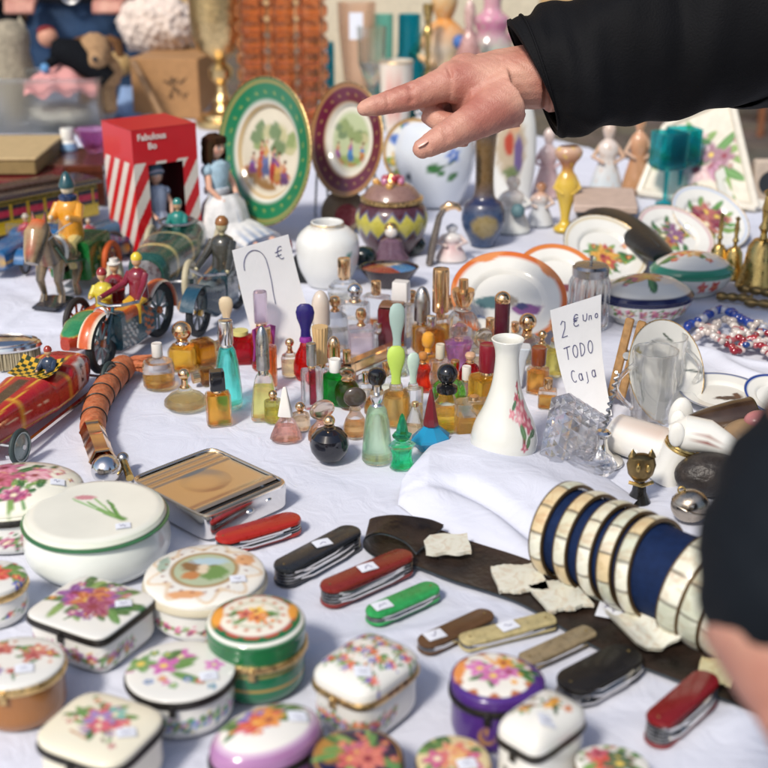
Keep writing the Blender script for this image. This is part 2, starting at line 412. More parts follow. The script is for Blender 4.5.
def curve_fn(pts):
    pts = [Vector(p) for p in pts]; n = len(pts)-1
    def f(u):
        t = max(0, min(.99999, u))*n; i = int(t); t -= i
        p0, p1, p2, p3 = pts[max(i-1, 0)], pts[i], pts[i+1], pts[min(i+2, n)]
        return .5*((2*p1)+(p2-p0)*t+(2*p0-5*p1+4*p2-p3)*t*t+(3*p1-p0-3*p2+p3)*t*t*t)
    return f
def make_fold():
    near = curve_fn([B(398, 503), B(425, 522), B(462, 537), B(500, 549), B(545, 570), B(600, 585)])
    far = curve_fn([B(402, 484), B(432, 448), B(466, 432), B(520, 440), B(580, 462), B(640, 500)])
    def f(u, v):
        a, b = near(u), far(u); p = a.lerp(b, v)
        h = .024*math.sin(math.pi*min(1, v*1.0))**.55*(.25+.75*min(1, u*5)**.6)*(1-.25*u)
        h += .003*math.exp(-((v-.25-.3*u)/.10)**2)*u + .003*math.exp(-((v-.66+.2*u)/.12)**2)
        h -= .012*math.exp(-((v-.20-.10*math.sin(u*5))/.05)**2)*math.exp(-((u-.55)/.3)**2)
        h += .0006*math.sin(u*21+v*5+2*math.sin(v*4))
        return (p.x, p.y, TZ - .002 + max(0, h))
    m = MB(); m.grid(f, 110, 60)
    tag(m.build('folded_cloth', MATS['sheet'], sharp=80), 'thick bunched fold of white cotton in front of the rose painted vase', 'cloth')
    # second sheet at the right, rucked up beneath the glass mugs and plates
    near = curve_fn([B(640, 432), B(700, 420), B(790, 400), B(900, 380)]); far = curve_fn([B(668, 346), B(720, 352), B(800, 372), B(900, 360)])
    def g(u, v):
        p = near(u).lerp(far(u), v); h = .020*math.sin(math.pi*v)**.6*min(1, u*5) + .006*math.exp(-((v-.5-.25*math.sin(u*7))/.08)**2) + .005*math.exp(-((v-.8+.2*u)/.06)**2)
        return (p.x, p.y, TZ-.002 + h*min(1, (1-u)*8))
    m = MB(); m.grid(g, 90, 50)
    tag(m.build('folded_cloth', MATS['sheet'], sharp=80), 'rumpled pale cloth fold beside the beads, behind the glass mugs', 'cloth')
make_fold()

def facade():
    t = thing('building', 'sunlit ochre town house across the square behind the stalls', 'building', (0, 13.5, 0))
    m = MB(); ws = []
    m.box(-24, 24, 0, 6, 0, 12.5, lin('#c0a070')); m.build('wall', MATTE, t)
    for i in range(11):
        for j in range(4):
            x = -22+i*4.3; z = 1.0+j*3.0; q = MB(); q.box(x, x+1.3, -.08, .0, z, z+1.9, lin('#d8cfc0')); q.box(x+.1, x+1.2, -.10, -.081, z+.1, z+1.8, lin('#2c3238')); w_ = q.build('window', MATTE, t)
    m = MB(); m.box(-24.3, 24.3, -.3, 6.3, 12.5, 12.9, lin('#8a5a42')); m.build('roof', MATTE, t)
facade()

# ------------------------------------------------------------------ porcelain boxes
def pbox(name, label, px, py, wpx, h, lidh=.30, kind='round', ratio=1.0, rz=0, base=WHITE, top=(), side=(), rim=MPEW, sidebase=None, dome=.35, bulge=0, foot=0, p=5, clasp=True, stick=None, corners=None, rimh=.0028, group='small porcelain trinket boxes', lidcol=None, flat=False, seg=112):
    c = G(px, py, h*.8)
    if corners:
        q = [G(x, y, h*.78) for x, y in corners]; c = sum(q, Vector())/4
        e1 = (q[3]-q[0]+q[2]-q[1])/2; e2 = (q[1]-q[0]+q[2]-q[3])/2
        rx, ry = e1.length/2*1.10, e2.length/2*1.10; rz = math.atan2(e1.y, e1.x); kind = 'sq'
    else:
        rx = wpx/2/S(c); ry = rx*ratio
    t = thing(name, label, 'trinket box', (c.x, c.y, TZ), rz, group)
    zr = h*(1-lidh); sb = base if sidebase is None else sidebase
    m = MB(); k = .955
    prof = [(0, .0008), (k*.82, .0008), (k*.86, 0), (k*.9, .0015)]
    for i in range(15):
        u = i/14; prof.append((k*(.90+.10*min(1, u*4)**.5 + bulge*math.sin(math.pi*u)) , .002+(zr-.002)*u))
    prof += [(k*.9, zr), (0, zr)]
    rr = (rx+ry)/2
    m.rev(prof, rx, ry, kind, seg, sidecol(sb, side, rr, zr*.5, rr*.5), p=p); body = m.build('box_body', PORC, t)
    m = MB(); m.rev([(.9, zr-rimh*.2), (1.0, zr), (1.025, zr+rimh*.5), (1.025, zr+rimh*1.3), (1.0, zr+rimh*2), (.9, zr+rimh*2)], rx, ry, kind, seg, p=p); 
    if clasp:
        m.ball((0, -ry*1.03, zr+rimh), .0022, 10); m.box(-.0022, .0022, -ry*1.06, -ry*1.0, zr-.004, zr+rimh)
    if foot: m.rev([(.86, -.0002), (.93, .0), (.93, .0018), (.86, .0022)], rx, ry, kind, seg, p=p)
    m.build('metal_rim', rim, t)
    m = MB(); z0 = zr+rimh*1.8; H = h-z0; prof = []
    n = 34
    for i in range(5): u = i/4; prof.append((.97+.015*math.sin(u*3.1), z0+H*(1-dome)*u))
    for i in range(1, n+1):
        a = i/n
        if flat: r = .985*(1-a); z = z0+H*(1-dome)+H*dome*min(1, (1-(1-a))*8)**.5*(1-.0)
        else: r = .985*math.cos(a*math.pi/2)**(.9); z = z0+H*(1-dome)+H*dome*math.sin(a*math.pi/2)**(.9 if dome > .5 else .7)
        prof.append((r if i < n else 0, z))
    m.rev(prof, rx, ry, kind, seg, topcol(base if lidcol is None else lidcol, top, rx, ry), p=p); lid = m.build('lid', PORC, t)
    if stick: 
        sx, sy = stick; rl = math.hypot(sx, sy) if kind != 'sq' else max(abs(sx), abs(sy))
        zz = z0+H*(1-dome)+H*dome*(1 if flat else max(0, 1-rl**2.4)**(.5) ) + .0006
        ti = dome*H/rx*(1.0 if not flat else 0)*1.2
        sticker(t, sx*rx, sy*ry, zz, seed=int(px), rz=-rz+.25, rx=-ti*sy, ry=ti*sx)
    return t
def ft(seed, pal, n=5, R=.42, cx=0, cy=0, extra=()): return bouquet(seed, cx, cy, R*1.6, [*pal], n) + list(extra)
def around(seed, pal, n=9, R=.35, y=0, x0=-3.2, x1=3.2, k=3):
    it = []
    for i in range(n): it += bouquet(seed+i, x0+(x1-x0)*(i+.5)/n, y, R*1.35, pal, k)
    return it
pbox('trinket_box', 'large white oval box with pink roses on its domed lid, beside the red tin car', 14, 486, 138, .056, .48, 'round', .80, .25, top=ft(3, PAL_ROSE, 4, .30, .30, -.05)+ft(5, PAL_ROSE, 5, .40, -.25, .1)+ft(8, PAL_ROSE, 3, .22, .05, -.65), side=around(40, PAL_ROSE, 8, .34), dome=.85, clasp=False, stick=(.62, -.35), lidcol=lin('#ece9d8'))
pbox('trinket_box', 'cream round lidded pot with one green grass spray on its flat lid', 96, 519, 142, .047, .18, 'round', 1, 0, base=lin('#e4e4d8'), sidebase=lin('#e2e6de'),
     top=[('st', .42-.02*i, -.28+.01*i, .20-.09*i+.05*(i % 3), .16+.05*(i % 4), .016, lin(c)) for i, c in enumerate(['#4f8a3c', '#6ba354', '#3f7a35', '#7fae60', '#5a9448', '#88b070', '#8fb87a', '#a8c898'])] + [('st', .46, -.30, .20, -.12, .05, lin('#4f8a3c')), ('st', .30, -.20, .05, .0, .035, lin('#7aa862'))] + [('bl', -.22, .35, .16, .07, lin('#c98a92')), ('ring', .93, 1.0, lin('#d8dccb'))],
     side=[('st', -9, .90, 9, .90, .04, lin('#3f6b46'))], rim=P('green_line_glaze', lin('#3a6b45'), .2, coat=.4), dome=.55, flat=True, bulge=.07, clasp=False, stick=(.50, -.52), rimh=.0011)
pbox('trinket_box', 'round white pot with a small scene painted in an orange scrolled band', 205, 578, 122, .040, .36, 'round', 1, 0,
     top=[('ring', .5, .56, lin('#9a7a4a')), ('scal', .62, .9, 9, lin('#d9c4a8')), ('scal', .74, .96, 9, lin('#e9e6dc')), ('bl', .62, .35, .16, .2, lin('#d8a070')), ('bl', -.2, -.72, .3, .1, lin('#d8a070')), ('bl', -.7, .2, .1, .25, lin('#9ab0a0')), ('ring', 0, .5, lin('#a9b79a')), ('bl', -.1, .1, .3, .2, lin('#7d5a3a')), ('bl', .15, -.1, .25, .22, lin('#5f8a4c')), ('bl', -.2, -.2, .15, .12, lin('#b87848')), ('bl', .05, .25, .3, .12, lin('#a8c4d0')), ('bl', -.02, 0, .09, .16, lin('#d8c8b0')), ('dots', .68, 22, .025, lin('#8a4a3a'))] , side=around(90, PAL_ROSE, 14, .18), rim=P('ivory_rim', lin('#c9c0a8'), .3), dome=.6, clasp=False, stick=(.58, -.30))
pbox('trinket_box', 'square white box with a purple flower posy and black rim', 0, 0, 0, .036, .26, corners=[(26, 620), (86, 582), (155, 604), (101, 646)], p=7,
     top=ft(21, PAL_PURP, 8, .54, -.08, .15)+ft(22, PAL_PURP, 2, .18, -.05, -.45), side=around(60, PAL_PURP, 9, .33), dome=.55, stick=(.58, .30))
pbox('trinket_box', 'small footed white box with gold rim at the edge beside the cream pot', -12, 582, 78, .036, .35, 'round', .9, 0, rim=MGOLD2, top=ft(31, PAL_RED, 5, .6), side=around(33, PAL_RED, 6, .3), dome=.6, clasp=False)
pbox('trinket_box', 'round box with rose sprigs on the lid above a smooth brown gilt base', 16, 668, 98, .041, .26, 'round', .92, 0, rim=MGOLD2, sidebase=lin('#9a6430'), top=ft(41, ['#a84a48', '#c0705a'], 3, .28, -.35, .35)+ft(42, ['#a84a48', '#c0705a'], 3, .28, .45, .2)+ft(43, ['#b0544e', '#7a5aa0'], 2, .2, -.1, -.5), dome=.7, stick=(.30, -.42), rimh=.0030)
pbox('trinket_box', 'round white box with one big magenta daisy among leaves, dark rim', 181, 676, 110, .036, .26, 'round', .95, 0, top=[('fl', -.05, .35, .28, lin('#b5509c'), lin('#ded9a0'))]+ft(52, ['#b5509c', '#5c8a46'], 2, .5, -.45, .05)+[('fl', .6, .1, .2, lin('#c868b0'), lin('#ded9a0'))]+[('fl', -.5+.23*i, -.45+.12*math.sin(i*2.3), .10, lin(c), lin('#e8e0a0')) for i, c in enumerate(['#3f6aa8', '#c26a3a', '#4a8a50', '#3f6aa8', '#c24a5a', '#3f7a9a'])], side=around(55, ['#a8489a', '#3f8a50', '#3f6aa8'], 12, .3), dome=.6, stick=(.55, -.30))
pbox('trinket_box', 'emerald green round box with gilt bands and a scrolled medallion lid', 256, 627, 101, .054, .48, 'round', 1, 0, base=lin('#0f6b45'), sidebase=lin('#0f6b45'), rim=MGOLD2, rimh=.0028,
     top=[('ring', .70, .80, lin('#b5452f')), ('scal', .74, .92, 12, lin('#1d6a3c')), ('ring', 0, .72, lin('#eae6d6')), ('ring', .89, .955, lin('#e8e6dc')), ('bl', -.75, .0, .12, .35, lin('#e39a3c')), ('bl', .72, .2, .1, .3, lin('#e39a3c')), ('ring', .44, .47, lin('#6f8a4c')), ('dots', .55, 14, .045, lin('#c86a3c'))]+ft(61, ['#d97a2f', '#e6b03a', '#c25a4a'], 4, .26), side=[('st', -9, -.05, 9, -.05, .05, lin('#b58a3c')), ('st', -9, .55, 9, .55, .04, lin('#c79a4e'))], dome=.42)
pbox('trinket_box', 'cushion shaped cream box with pink and teal nosegay, black rim', 0, 0, 0, .042, .30, corners=[(30, 745), (92, 699), (164, 720), (118, 778)], p=4.2, base=lin('#e9e3cc'), top=ft(71, ['#c24f63', '#5fa39a', '#c24f63', '#8a70a8'], 5, .40, .02, .10)+ft(72, ['#a84450'], 1, .14, -.6, -.2)+ft(73, ['#a84450'], 1, .14, .5, -.5)+ft(74, ['#b5653a'], 1, .12, -.5, .6)+[('st', -.35, -.45, .05, -.52, .02, lin('#b5703c'))], dome=.55, stick=(.62, -.05))
pbox('trinket_box', 'oval white egg box shading to mauve edge, poppies on its lid', 266, 733, 122, .046, .50, 'round', .70, .62, base=lin('#e9e6de'), sidebase=lin('#a878a4'), top=[('ring', .86, 1.1, lin('#a878a4')), ('ring', .80, .88, lin('#c8aac4'))]+ft(81, ['#c24a2f', '#d9822b', '#6a5ab0', '#c24f63'], 6, .42, -.05, .15), dome=.8, stick=(.50, -.25))
pbox('trinket_box', 'round midnight blue box with roses on a dark gilded lid', 357, 762, 94, .034, .3, 'round', 1, 0, base=lin('#1c1c40'), sidebase=lin('#1c1c40'), rim=MDBRASS, top=[('ring', .88, .93, lin('#b5863c')), ('bl', -.55, .2, .35, .5, lin('#a87a3a'))]+ft(91, ['#b54a4a', '#c86a5a', '#a84a6a'], 5, .5, .1, 0), dome=.7)
pbox('trinket_box', 'white oblong casket with rounded red floral lid and gilt rim', 0, 0, 0, .050, .40, corners=[(309, 672), (368, 636), (427, 660), (360, 703)], p=4, rim=MGOLD2, top=[i for k in range(15) for i in bouquet(100+k, -.7+.35*(k % 5), .50-.50*(k//5)+.1*(k % 2), .24, PAL_RED, 3)], side=around(110, PAL_RED, 11, .36), dome=.75, stick=(.42, -.50), rimh=.0026)
pbox('trinket_box', 'deep purple heart shaped box with flowers on its white lid', 493, 684, 94, .046, .34, 'heart', .95, -.2, base=lin('#e9e6dc'), sidebase=lin('#4b2a78'), rim=MPEW, rimh=.0026, top=[('scal', .70, .92, 11, lin('#b8703c')), ('ring', .84, 1.3, lin('#4b2a78')), ('bl', -.72, .0, .12, .4, lin('#d98a4a'))]+ft(121, ['#b55a9a', '#e09030', '#c46aa8'], 4, .42, .05, .15), side=[('bl', .0, .0, .40, .45, lin('#b5863c')), ('bl', .08, .12, .34, .34, lin('#4b2a78')), ('bl', -.02, .25, .1, .2, lin('#b5863c'))], dome=.5)
pbox('trinket_box', 'round box lid in yellow and pink blossoms with brass rim at table front', 453, 764, 74, .030, .3, 'round', 1, 0, base=lin('#d9c79a'), rim=MGOLD2, top=ft(131, ['#b54a7a', '#c86a5a', '#d9a06a'], 6, .62), dome=.6, stick=(.35, -.35))
pbox('trinket_box', 'small white casket with arched lid, black rim and tiny orange flowers', 0, 0, 0, .056, .40, corners=[(496, 726), (546, 694), (592, 716), (534, 752)], p=5, top=bouquet(301, -.45, -.35, .3, ['#d9922f', '#4a4a3a', '#c2703a'], 3)+bouquet(302, .1, .2, .34, ['#d9922f', '#c2703a', '#5a4a8a'], 4)+[('fl', .1, .35, .18, lin('#d9922f'), lin('#8a5a20')), ('fl', -.55, .1, .14, lin('#4a4a3a'), lin('#c89040')), ('fl', .6, .4, .14, lin('#c2703a'), lin('#806030')), ('lf', -.3, -.2, .2, .06, .5, lin('#7a5030')), ('lf', .4, .1, .2, .06, -.5, lin('#4a5a3a'))], side=[('fl', x, .2, .2, lin(c), lin('#b07830')) for x, c in ((-1.6, '#4a4038'), (.0, '#b5703c'), (.45, '#3a4a3a'), (-.5, '#3a3a34'), (1.3, '#b5703c'))], dome=.8, stick=(.55, -.35), rimh=.0028)
pbox('trinket_box', 'low white box with red blossom lid beneath the dark red clasp knife', 612, 768, 74, .026, .35, 'round', .8, -.2, rim=MDBRASS, top=ft(151, ['#c23b30', '#3f5a3a', '#b04a60'], 5, .6, 0, .1), dome=.6)

# ------------------------------------------------------------------ pocket knives
def knife(label, a, b, wpx, th, col, kind='multi', stick=None, bolst=None, curve=0, z=0.0):
    A, Bp = B(*a), B(*b); d = Bp-A; L = d.length; c = (A+Bp)/2; rz = math.atan2(d.y, d.x)
    w = wpx/S(c)
    t = thing('pocket_knife', label, 'pocket knife', (c.x, c.y, TZ+.0005+z), rz, 'pocket knives laid in a row')
    def stad(L, w, n=10, k=1.0):
        pts = []
        for s_ in (1, -1):
            for i in range(n+1):
                an = -math.pi/2 + math.pi*i/n if s_ == 1 else math.pi/2 + math.pi*i/n
                pts.append((s_*(L/2-w/2*k)+math.cos(an)*w/2*k, math.sin(an)*w/2 + curve*((s_*(L/2))**2)/L*0))
        return [(x, y+curve*w*(1-(2*x/L)**2)) for x, y in pts]
    def slab(m, L, w, z0, z1, bv, col, k=1):
        o = stad(L, w, k=k); i_ = stad(L-2*bv, w-2*bv, k=k); i2 = stad(L-.6*bv, w-.6*bv, k=k); n = len(o)
        V = [(x, y, z0) for x, y in o] + [(x, y, z1-bv) for x, y in o] + [(x, y, z1-bv*.3) for x, y in i2] + [(x, y, z1) for x, y in i_]
        F = [tuple(range(n-1, -1, -1)), tuple(range(3*n, 4*n))] + [(r*n+i, r*n+(i+1) % n, (r+1)*n+(i+1) % n, (r+1)*n+i) for r in range(3) for i in range(n)]
        m.add(V, F, col)
    k = .55 if kind == 'cream' else .95
    hs = P('knife_scale_'+kind+str(int(col[0]*99)), None, .3 if kind != 'horn' else .45, coat=.3 if kind == 'multi' else .1, var=.25 if kind != 'multi' else .08, vscale=90 if kind == 'horn' else 160, rvar=.1)
    sc_t = min(.0032, th*.3)
    m = MB(); slab(m, L, w, th-sc_t, th, sc_t*.75, col, k); m.build('handle_scale', hs, t)
    m = MB(); slab(m, L, w, 0, sc_t*.8, .0005, col, k); m.build('handle_scale', hs, t)
    m = MB(); nl = max(2, int((th-1.8*sc_t)/.0024)); z0 = sc_t*.8; dz = (th-sc_t-z0)/nl
    r = random.Random(int(a[0]))
    for i in range(nl+1):
        zz = z0+dz*i; slab(m, L*.985, w*.93, zz-.0004, zz+.0005, .0001, (.6, .6, .6), k)
    m.build('liner', MSTEEL, t)
    m = MB(); slab(m, L*.95, w*.80, sc_t*.8, th-sc_t, .0001, BLACK, k); m.build('gap_shade_slab', MBLK, t)  # added black slab, stands in for the shade in the gaps between liners
    for i in range(nl):      # folded blades between the liners
        m = MB(); zz = z0+dz*(i+.5); off = w*(.06+.1*r.random()); L1 = L*r.uniform(.6, .86); x0 = -L/2+w*.4 if i % 2 else L/2-w*.4-L1
        sgn = -1
        pts = [(x0, sgn*w*.1), (x0, sgn*(w*.40+off*.5)), (x0+L1*.15, sgn*(w*.47+off)), (x0+L1*.7, sgn*(w*.46+off)), (x0+L1*.9, sgn*(w*.42+off*.6)), (x0+L1, sgn*w*.2)]
        if sgn < 0: pts = pts[::-1]
        m.prism(pts, zz-dz*.3, zz+dz*.3, (.7, .7, .7)); m.build('blade', MSILV, t)
    if kind == 'multi':
        m = MB(); m.tube([(-L*.30, w*.42, th*.62), (-L*.1, w*.62, th*.62), (L*.1, w*.60, th*.62), (L*.28, w*.45, th*.62)], .0011, 8); m.build('tool', MSILV, t)
    for x in ((-.40, .40) if kind != 'multi' else (-.42,)):
        m = MB(); m.ball((x*L, 0+curve*w*(1-(2*x)**2), th), .0011, 10, sz=.5); m.build('pin', MBRASS, t)
    if bolst:
        m = MB(); slab(m, w*1.0, w*1.02, .0002, th+.0004, .0012, (.5, .5, .5)); o = m.build('bolster', MSTEEL, t); o.location = (L/2-w*.5, 0, 0)
    if stick is not None: sticker(t, stick*L, 0, th+.0006, .015, .011, -rz+.5, seed=int(a[1]))
    return t
knife('bright red clasp knife with steel tools below the metal tobacco tin', (217, 552), (300, 528), 28, .0135, lin('#a82418'))
knife('black and blue multi tool knife with worn printed side', (278, 586), (357, 543), 28, .0165, lin('#23262a'), 'multi', .05)
knife('maroon red multi blade knife with white price tag', (323, 606), (410, 568), 27, .0165, lin('#7a241c'), 'multi', .0)
knife('bright green pocket knife with white price tag at its end', (368, 624), (437, 594), 25, .010, lin('#2f9a52'), 'plain', -.30)
knife('brown horn handled pocket knife with tag, between green and cream knives', (420, 653), (491, 620), 24, .0085, lin('#5c4026'), 'horn', -.30)
knife('straight cream bone handled knife with a tag in the middle', (460, 648), (554, 624), 22, .0075, lin('#b9ab7c'), 'cream', .0)
knife('dull beige handled knife next to the black knife', (522, 668), (592, 636), 22, .007, lin('#8f7f62'), 'cream')
knife('black flat case knife with steel edge, beside the arched white casket', (562, 703), (634, 664), 42, .014, lin('#1a1612'), 'horn')
knife('dark red thick pocket knife nearest the table corner', (651, 747), (709, 696), 30, .020, lin('#7a1416'), 'multi')

# ------------------------------------------------------------------ tobacco tin with gold roller lid
def tobacco_tin():
    h = .024
    q = [G(*c, h) for c in ((131, 478), (212, 446), (291, 483), (203, 520))]
    c = sum(q, Vector())/4; e1 = ((q[2]-q[1])+(q[3]-q[0]))/2; e2 = ((q[1]-q[0])+(q[2]-q[3]))/2
    a, b = e1.length/2, e2.length/2; rz = math.atan2(e2.y, e2.x)
    # local x runs along the slot, local y from the slot edge to the far edge
    t = thing('tobacco_tin', 'open topped silver cigarette rolling tin with gold lid', 'tobacco tin', (c.x, c.y, TZ+.0004), rz)
    L, W = b, a; s2 = section('sq', 72, 9)
    m = MB(); m.rev([(0, .0), (.94, 0), (.985, .0012), (1, .004), (1, h-.003), (.99, h-.0008), (.965, h), (.95, h-.001), (.95, h-.009), (0, h-.009)], L, W, 'sq', 96, p=11)
    m.build('tin_body', MSILV, t)
    gm = P('brushed_gold', (1.0, .80, .54), .30, 1, var=.03, vscale=30, rvar=.03)
    m = MB(); n = 80; W2 = W*.925; L2 = L*.935
    def prof(v):     # v from the near slot (0) to the far side (1)
        z = h-.0022
        if v > .70: z += .0009*abs(math.sin((v-.70)*math.pi/.10))
        return z
    def f(u, v):
        x = (u*2-1)*L2; y = -W2+.012+(2*W2-.012)*v; z = prof(v)
        r = math.hypot(x*1.0, (y-.006)*1.0); k = max(0, 1-(r/.026)**2)
        z -= .0020*k*k*(3-2*k)*(1 if v < .72 else 0)
        z += .0022*math.exp(-((v-.06)/.06)**2)
        return (x, y, z)
    m.grid(f, 60, n); m.build('lid', gm, t)
    m = MB(); m.box(-L2, L2, -W2+.0035, -W2+.012, h-.0034, h-.003, (.02, .02, .022)); m.build('slot', P('dark_rubber', None, .5), t)
    m = MB(); m.tube([(-L2, -W2+.002, h-.001), (L2, -W2+.002, h-.001)], .0018, 10); m.build('front_lip', gm, t)
    m = MB(); m.ring(L*.975, .0011, h-.0003, 96, 6, kind='sq', p=11, ry=W*.975); m.build('lid_edge', gm, t)
    m = MB(); m.ball((0, -W*1.0, h*.55), .0028, 12, sx=1.6, sz=.8); m.ball((.022, -W, h*.68), .0018, 12, sx=1.8, sz=.8); m.build('push_button', MSILV, t)
tobacco_tin()

# ------------------------------------------------------------------ leather strop with shell pieces on it
def strop():
    st = [((840, 752), (850, 706), .001), ((770, 722), (775, 680), .0012), ((700, 692), (710, 652), .0012), ((600, 652), (612, 603), .0015), ((520, 606), (536, 566), .002), ((450, 582), (470, 544), .002),
          ((408, 566), (430, 530), .003), ((378, 560), (390, 526), .006), ((364, 550), (370, 524), .012), ((366, 540), (376, 520), .018), ((382, 536), (398, 518), .019), ((404, 544), (428, 522), .014), ((416, 556), (444, 528), .008)]
    ne = curve_fn([G(*s[0], s[2]) for s in st]); fa = curve_fn([G(*s[1], s[2]) for s in st])
    def f(u, v):
        p = ne(u).lerp(fa(u), v); return (p.x, p.y, p.z + .0012 + .0015*math.sin(v*math.pi)*math.sin(u*40) + .002*(2*v-1)**2)
    def g(u, v): p = f(u, v); return (p[0], p[1], p[2]-.0018)
    def col(v):
        x = v[:, 0]; k = vn(v[:, 0]*22, v[:, 1]*26, 1, 3)*.5+.5
        C = np.outer(1-k, lin('#15110f')) + np.outer(k, lin('#3a2a20')); return C
    m = MB(); m.grid(f, 120, 12, col); 
    m.grid(g, 120, 12, lin('#59636b'))
    o = m.build('leather_strap', P('old_leather', None, .42, var=.3, vscale=60, bump=.5, bscale=180, rvar=.2))
    tag(o, 'wide dark brown leather strap with one curled end lying under shell pieces', 'leather strap')
strop()
MOP = None
def mop_mat():
    m, t, p = newmat('mother_of_pearl'); n, l = t.nodes, t.links
    tc = n.new('ShaderNodeTexCoord'); a = n.new('ShaderNodeAttribute'); a.attribute_name = 'Col'
    nz = n.new('ShaderNodeTexNoise'); nz.inputs['Scale'].default_value = 70; nz.inputs['Distortion'].default_value = 2; l.new(tc.outputs['Object'], nz.inputs['Vector'])
    cr = n.new('ShaderNodeValToRGB'); e = cr.color_ramp.elements; e[0].position = .3; e[0].color = (.75, .62, .50, 1); e[1].position = .7; e[1].color = (1, 1, 1, 1); x = e.new(.5); x.color = (.9, .95, .9, 1)
    l.new(nz.outputs[0], cr.inputs[0]); mx = n.new('ShaderNodeMix'); mx.data_type = 'RGBA'; mx.blend_type = 'MULTIPLY'; mx.inputs[0].default_value = .8
    l.new(a.outputs['Color'], mx.inputs[6]); l.new(cr.outputs[0], mx.inputs[7]); l.new(mx.outputs[2], p.inputs['Base Color'])
    p.inputs['Roughness'].default_value = .28; p.inputs['Coat Weight'].default_value = .3; p.inputs['Sheen Weight'].default_value = .1
    return m
MOP = mop_mat()
def shell_piece(label, px, py, wpx, dpx, rz, z=.004, th=.003, teeth=True, curved=0, col='#dedbd0'):
    c = G(px, py, z); s_ = S(c)/1.12; w, d = wpx/s_/2, dpx/s_/2/.45
    t = []
    n = 15
    for i in range(n): x = -w+2*w*i/(n-1); t.append((x, -d + (.0009 if teeth and i % 2 else 0) + .0014*math.sin(i*.9+wpx)))
    t += [(w*1.02, -d*.3), (w*.97, d*.4)]
    for i in range(n): x = w-2*w*i/(n-1); t.append((x, d + (-.0009 if teeth and i % 2 else 0)+.0012*math.sin(i*.7+dpx)))
    t += [(-w*1.04, d*.4), (-w*.98, -d*.4)]
    m = MB(); m.prism(t, 0, th, lin(col))
    m2 = MB()
    if curved:
        m = MB()
        def f(u, v):
            x = (u*2-1)*w; y = (v*2-1)*d*(1+.05*math.sin(u*16)) ; return (x, y, th + curved*((u*2-1)**2)+.0005*math.sin(u*18))
        m.grid(f, 40, 14, lin(col)); m.grid(lambda u, v: (f(u, v)[0]*.97, f(u, v)[1]*.97, f(u, v)[2]-.0025), 40, 14, lin(col))
    o = m.build('shell_piece', MOP); o.location = (c.x, c.y, TZ+z); o.rotation_euler = (0, 0, rz)
    tag(o, label, 'shell piece', 'pieces of mother of pearl on the strap')
shell_piece('smooth oval white shell scale nearest the curled strap end', 447, 546, 40, 15, .05, .009, teeth=False)
shell_piece('notched rectangular shell piece, second along the strap from its curl', 519, 580, 44, 20, .1, .006)
shell_piece('notched shell piece just under the striped bangle roll', 560, 597, 42, 21, .3, .006)
shell_piece('large hollow fluted white shell next to the blue edged tag', 642, 634, 50, 26, .35, .007, curved=.010, col='#e2dfd4')
shell_piece('small yellowish shell chip beside the blurred sleeve', 716, 673, 30, 15, -.4, .006, col='#c9bf9a')
def tagcard(label, px, py, wpx, dpx, rz, z=.005):
    c = G(px, py, z); s_ = S(c); o = MB(); w, d = wpx/s_, dpx/s_/.45
    o.box(-w/2, w/2, -d/2, d/2, 0, .0006, (.75, .75, .8)); t = o.build('price_tag', STICK); t.location = (c.x, c.y, TZ+z); t.rotation_euler = (0, 0, rz)
    m = MB(); m.tube([(-w*.3, 0, .0010), (-w*.1, d*.2, .0010), (0, -d*.2, .0010), (w*.1, d*.15, .0010), (w*.3, -d*.1, .001)], .0004, 5, INK and (.1, .1, .2)); m.build('handwriting', INK, t)
    tag(t, label, 'price tag')
tagcard('small white handwritten tag lying on the dark strap', 614, 610, 32, 15, -.35, .004)

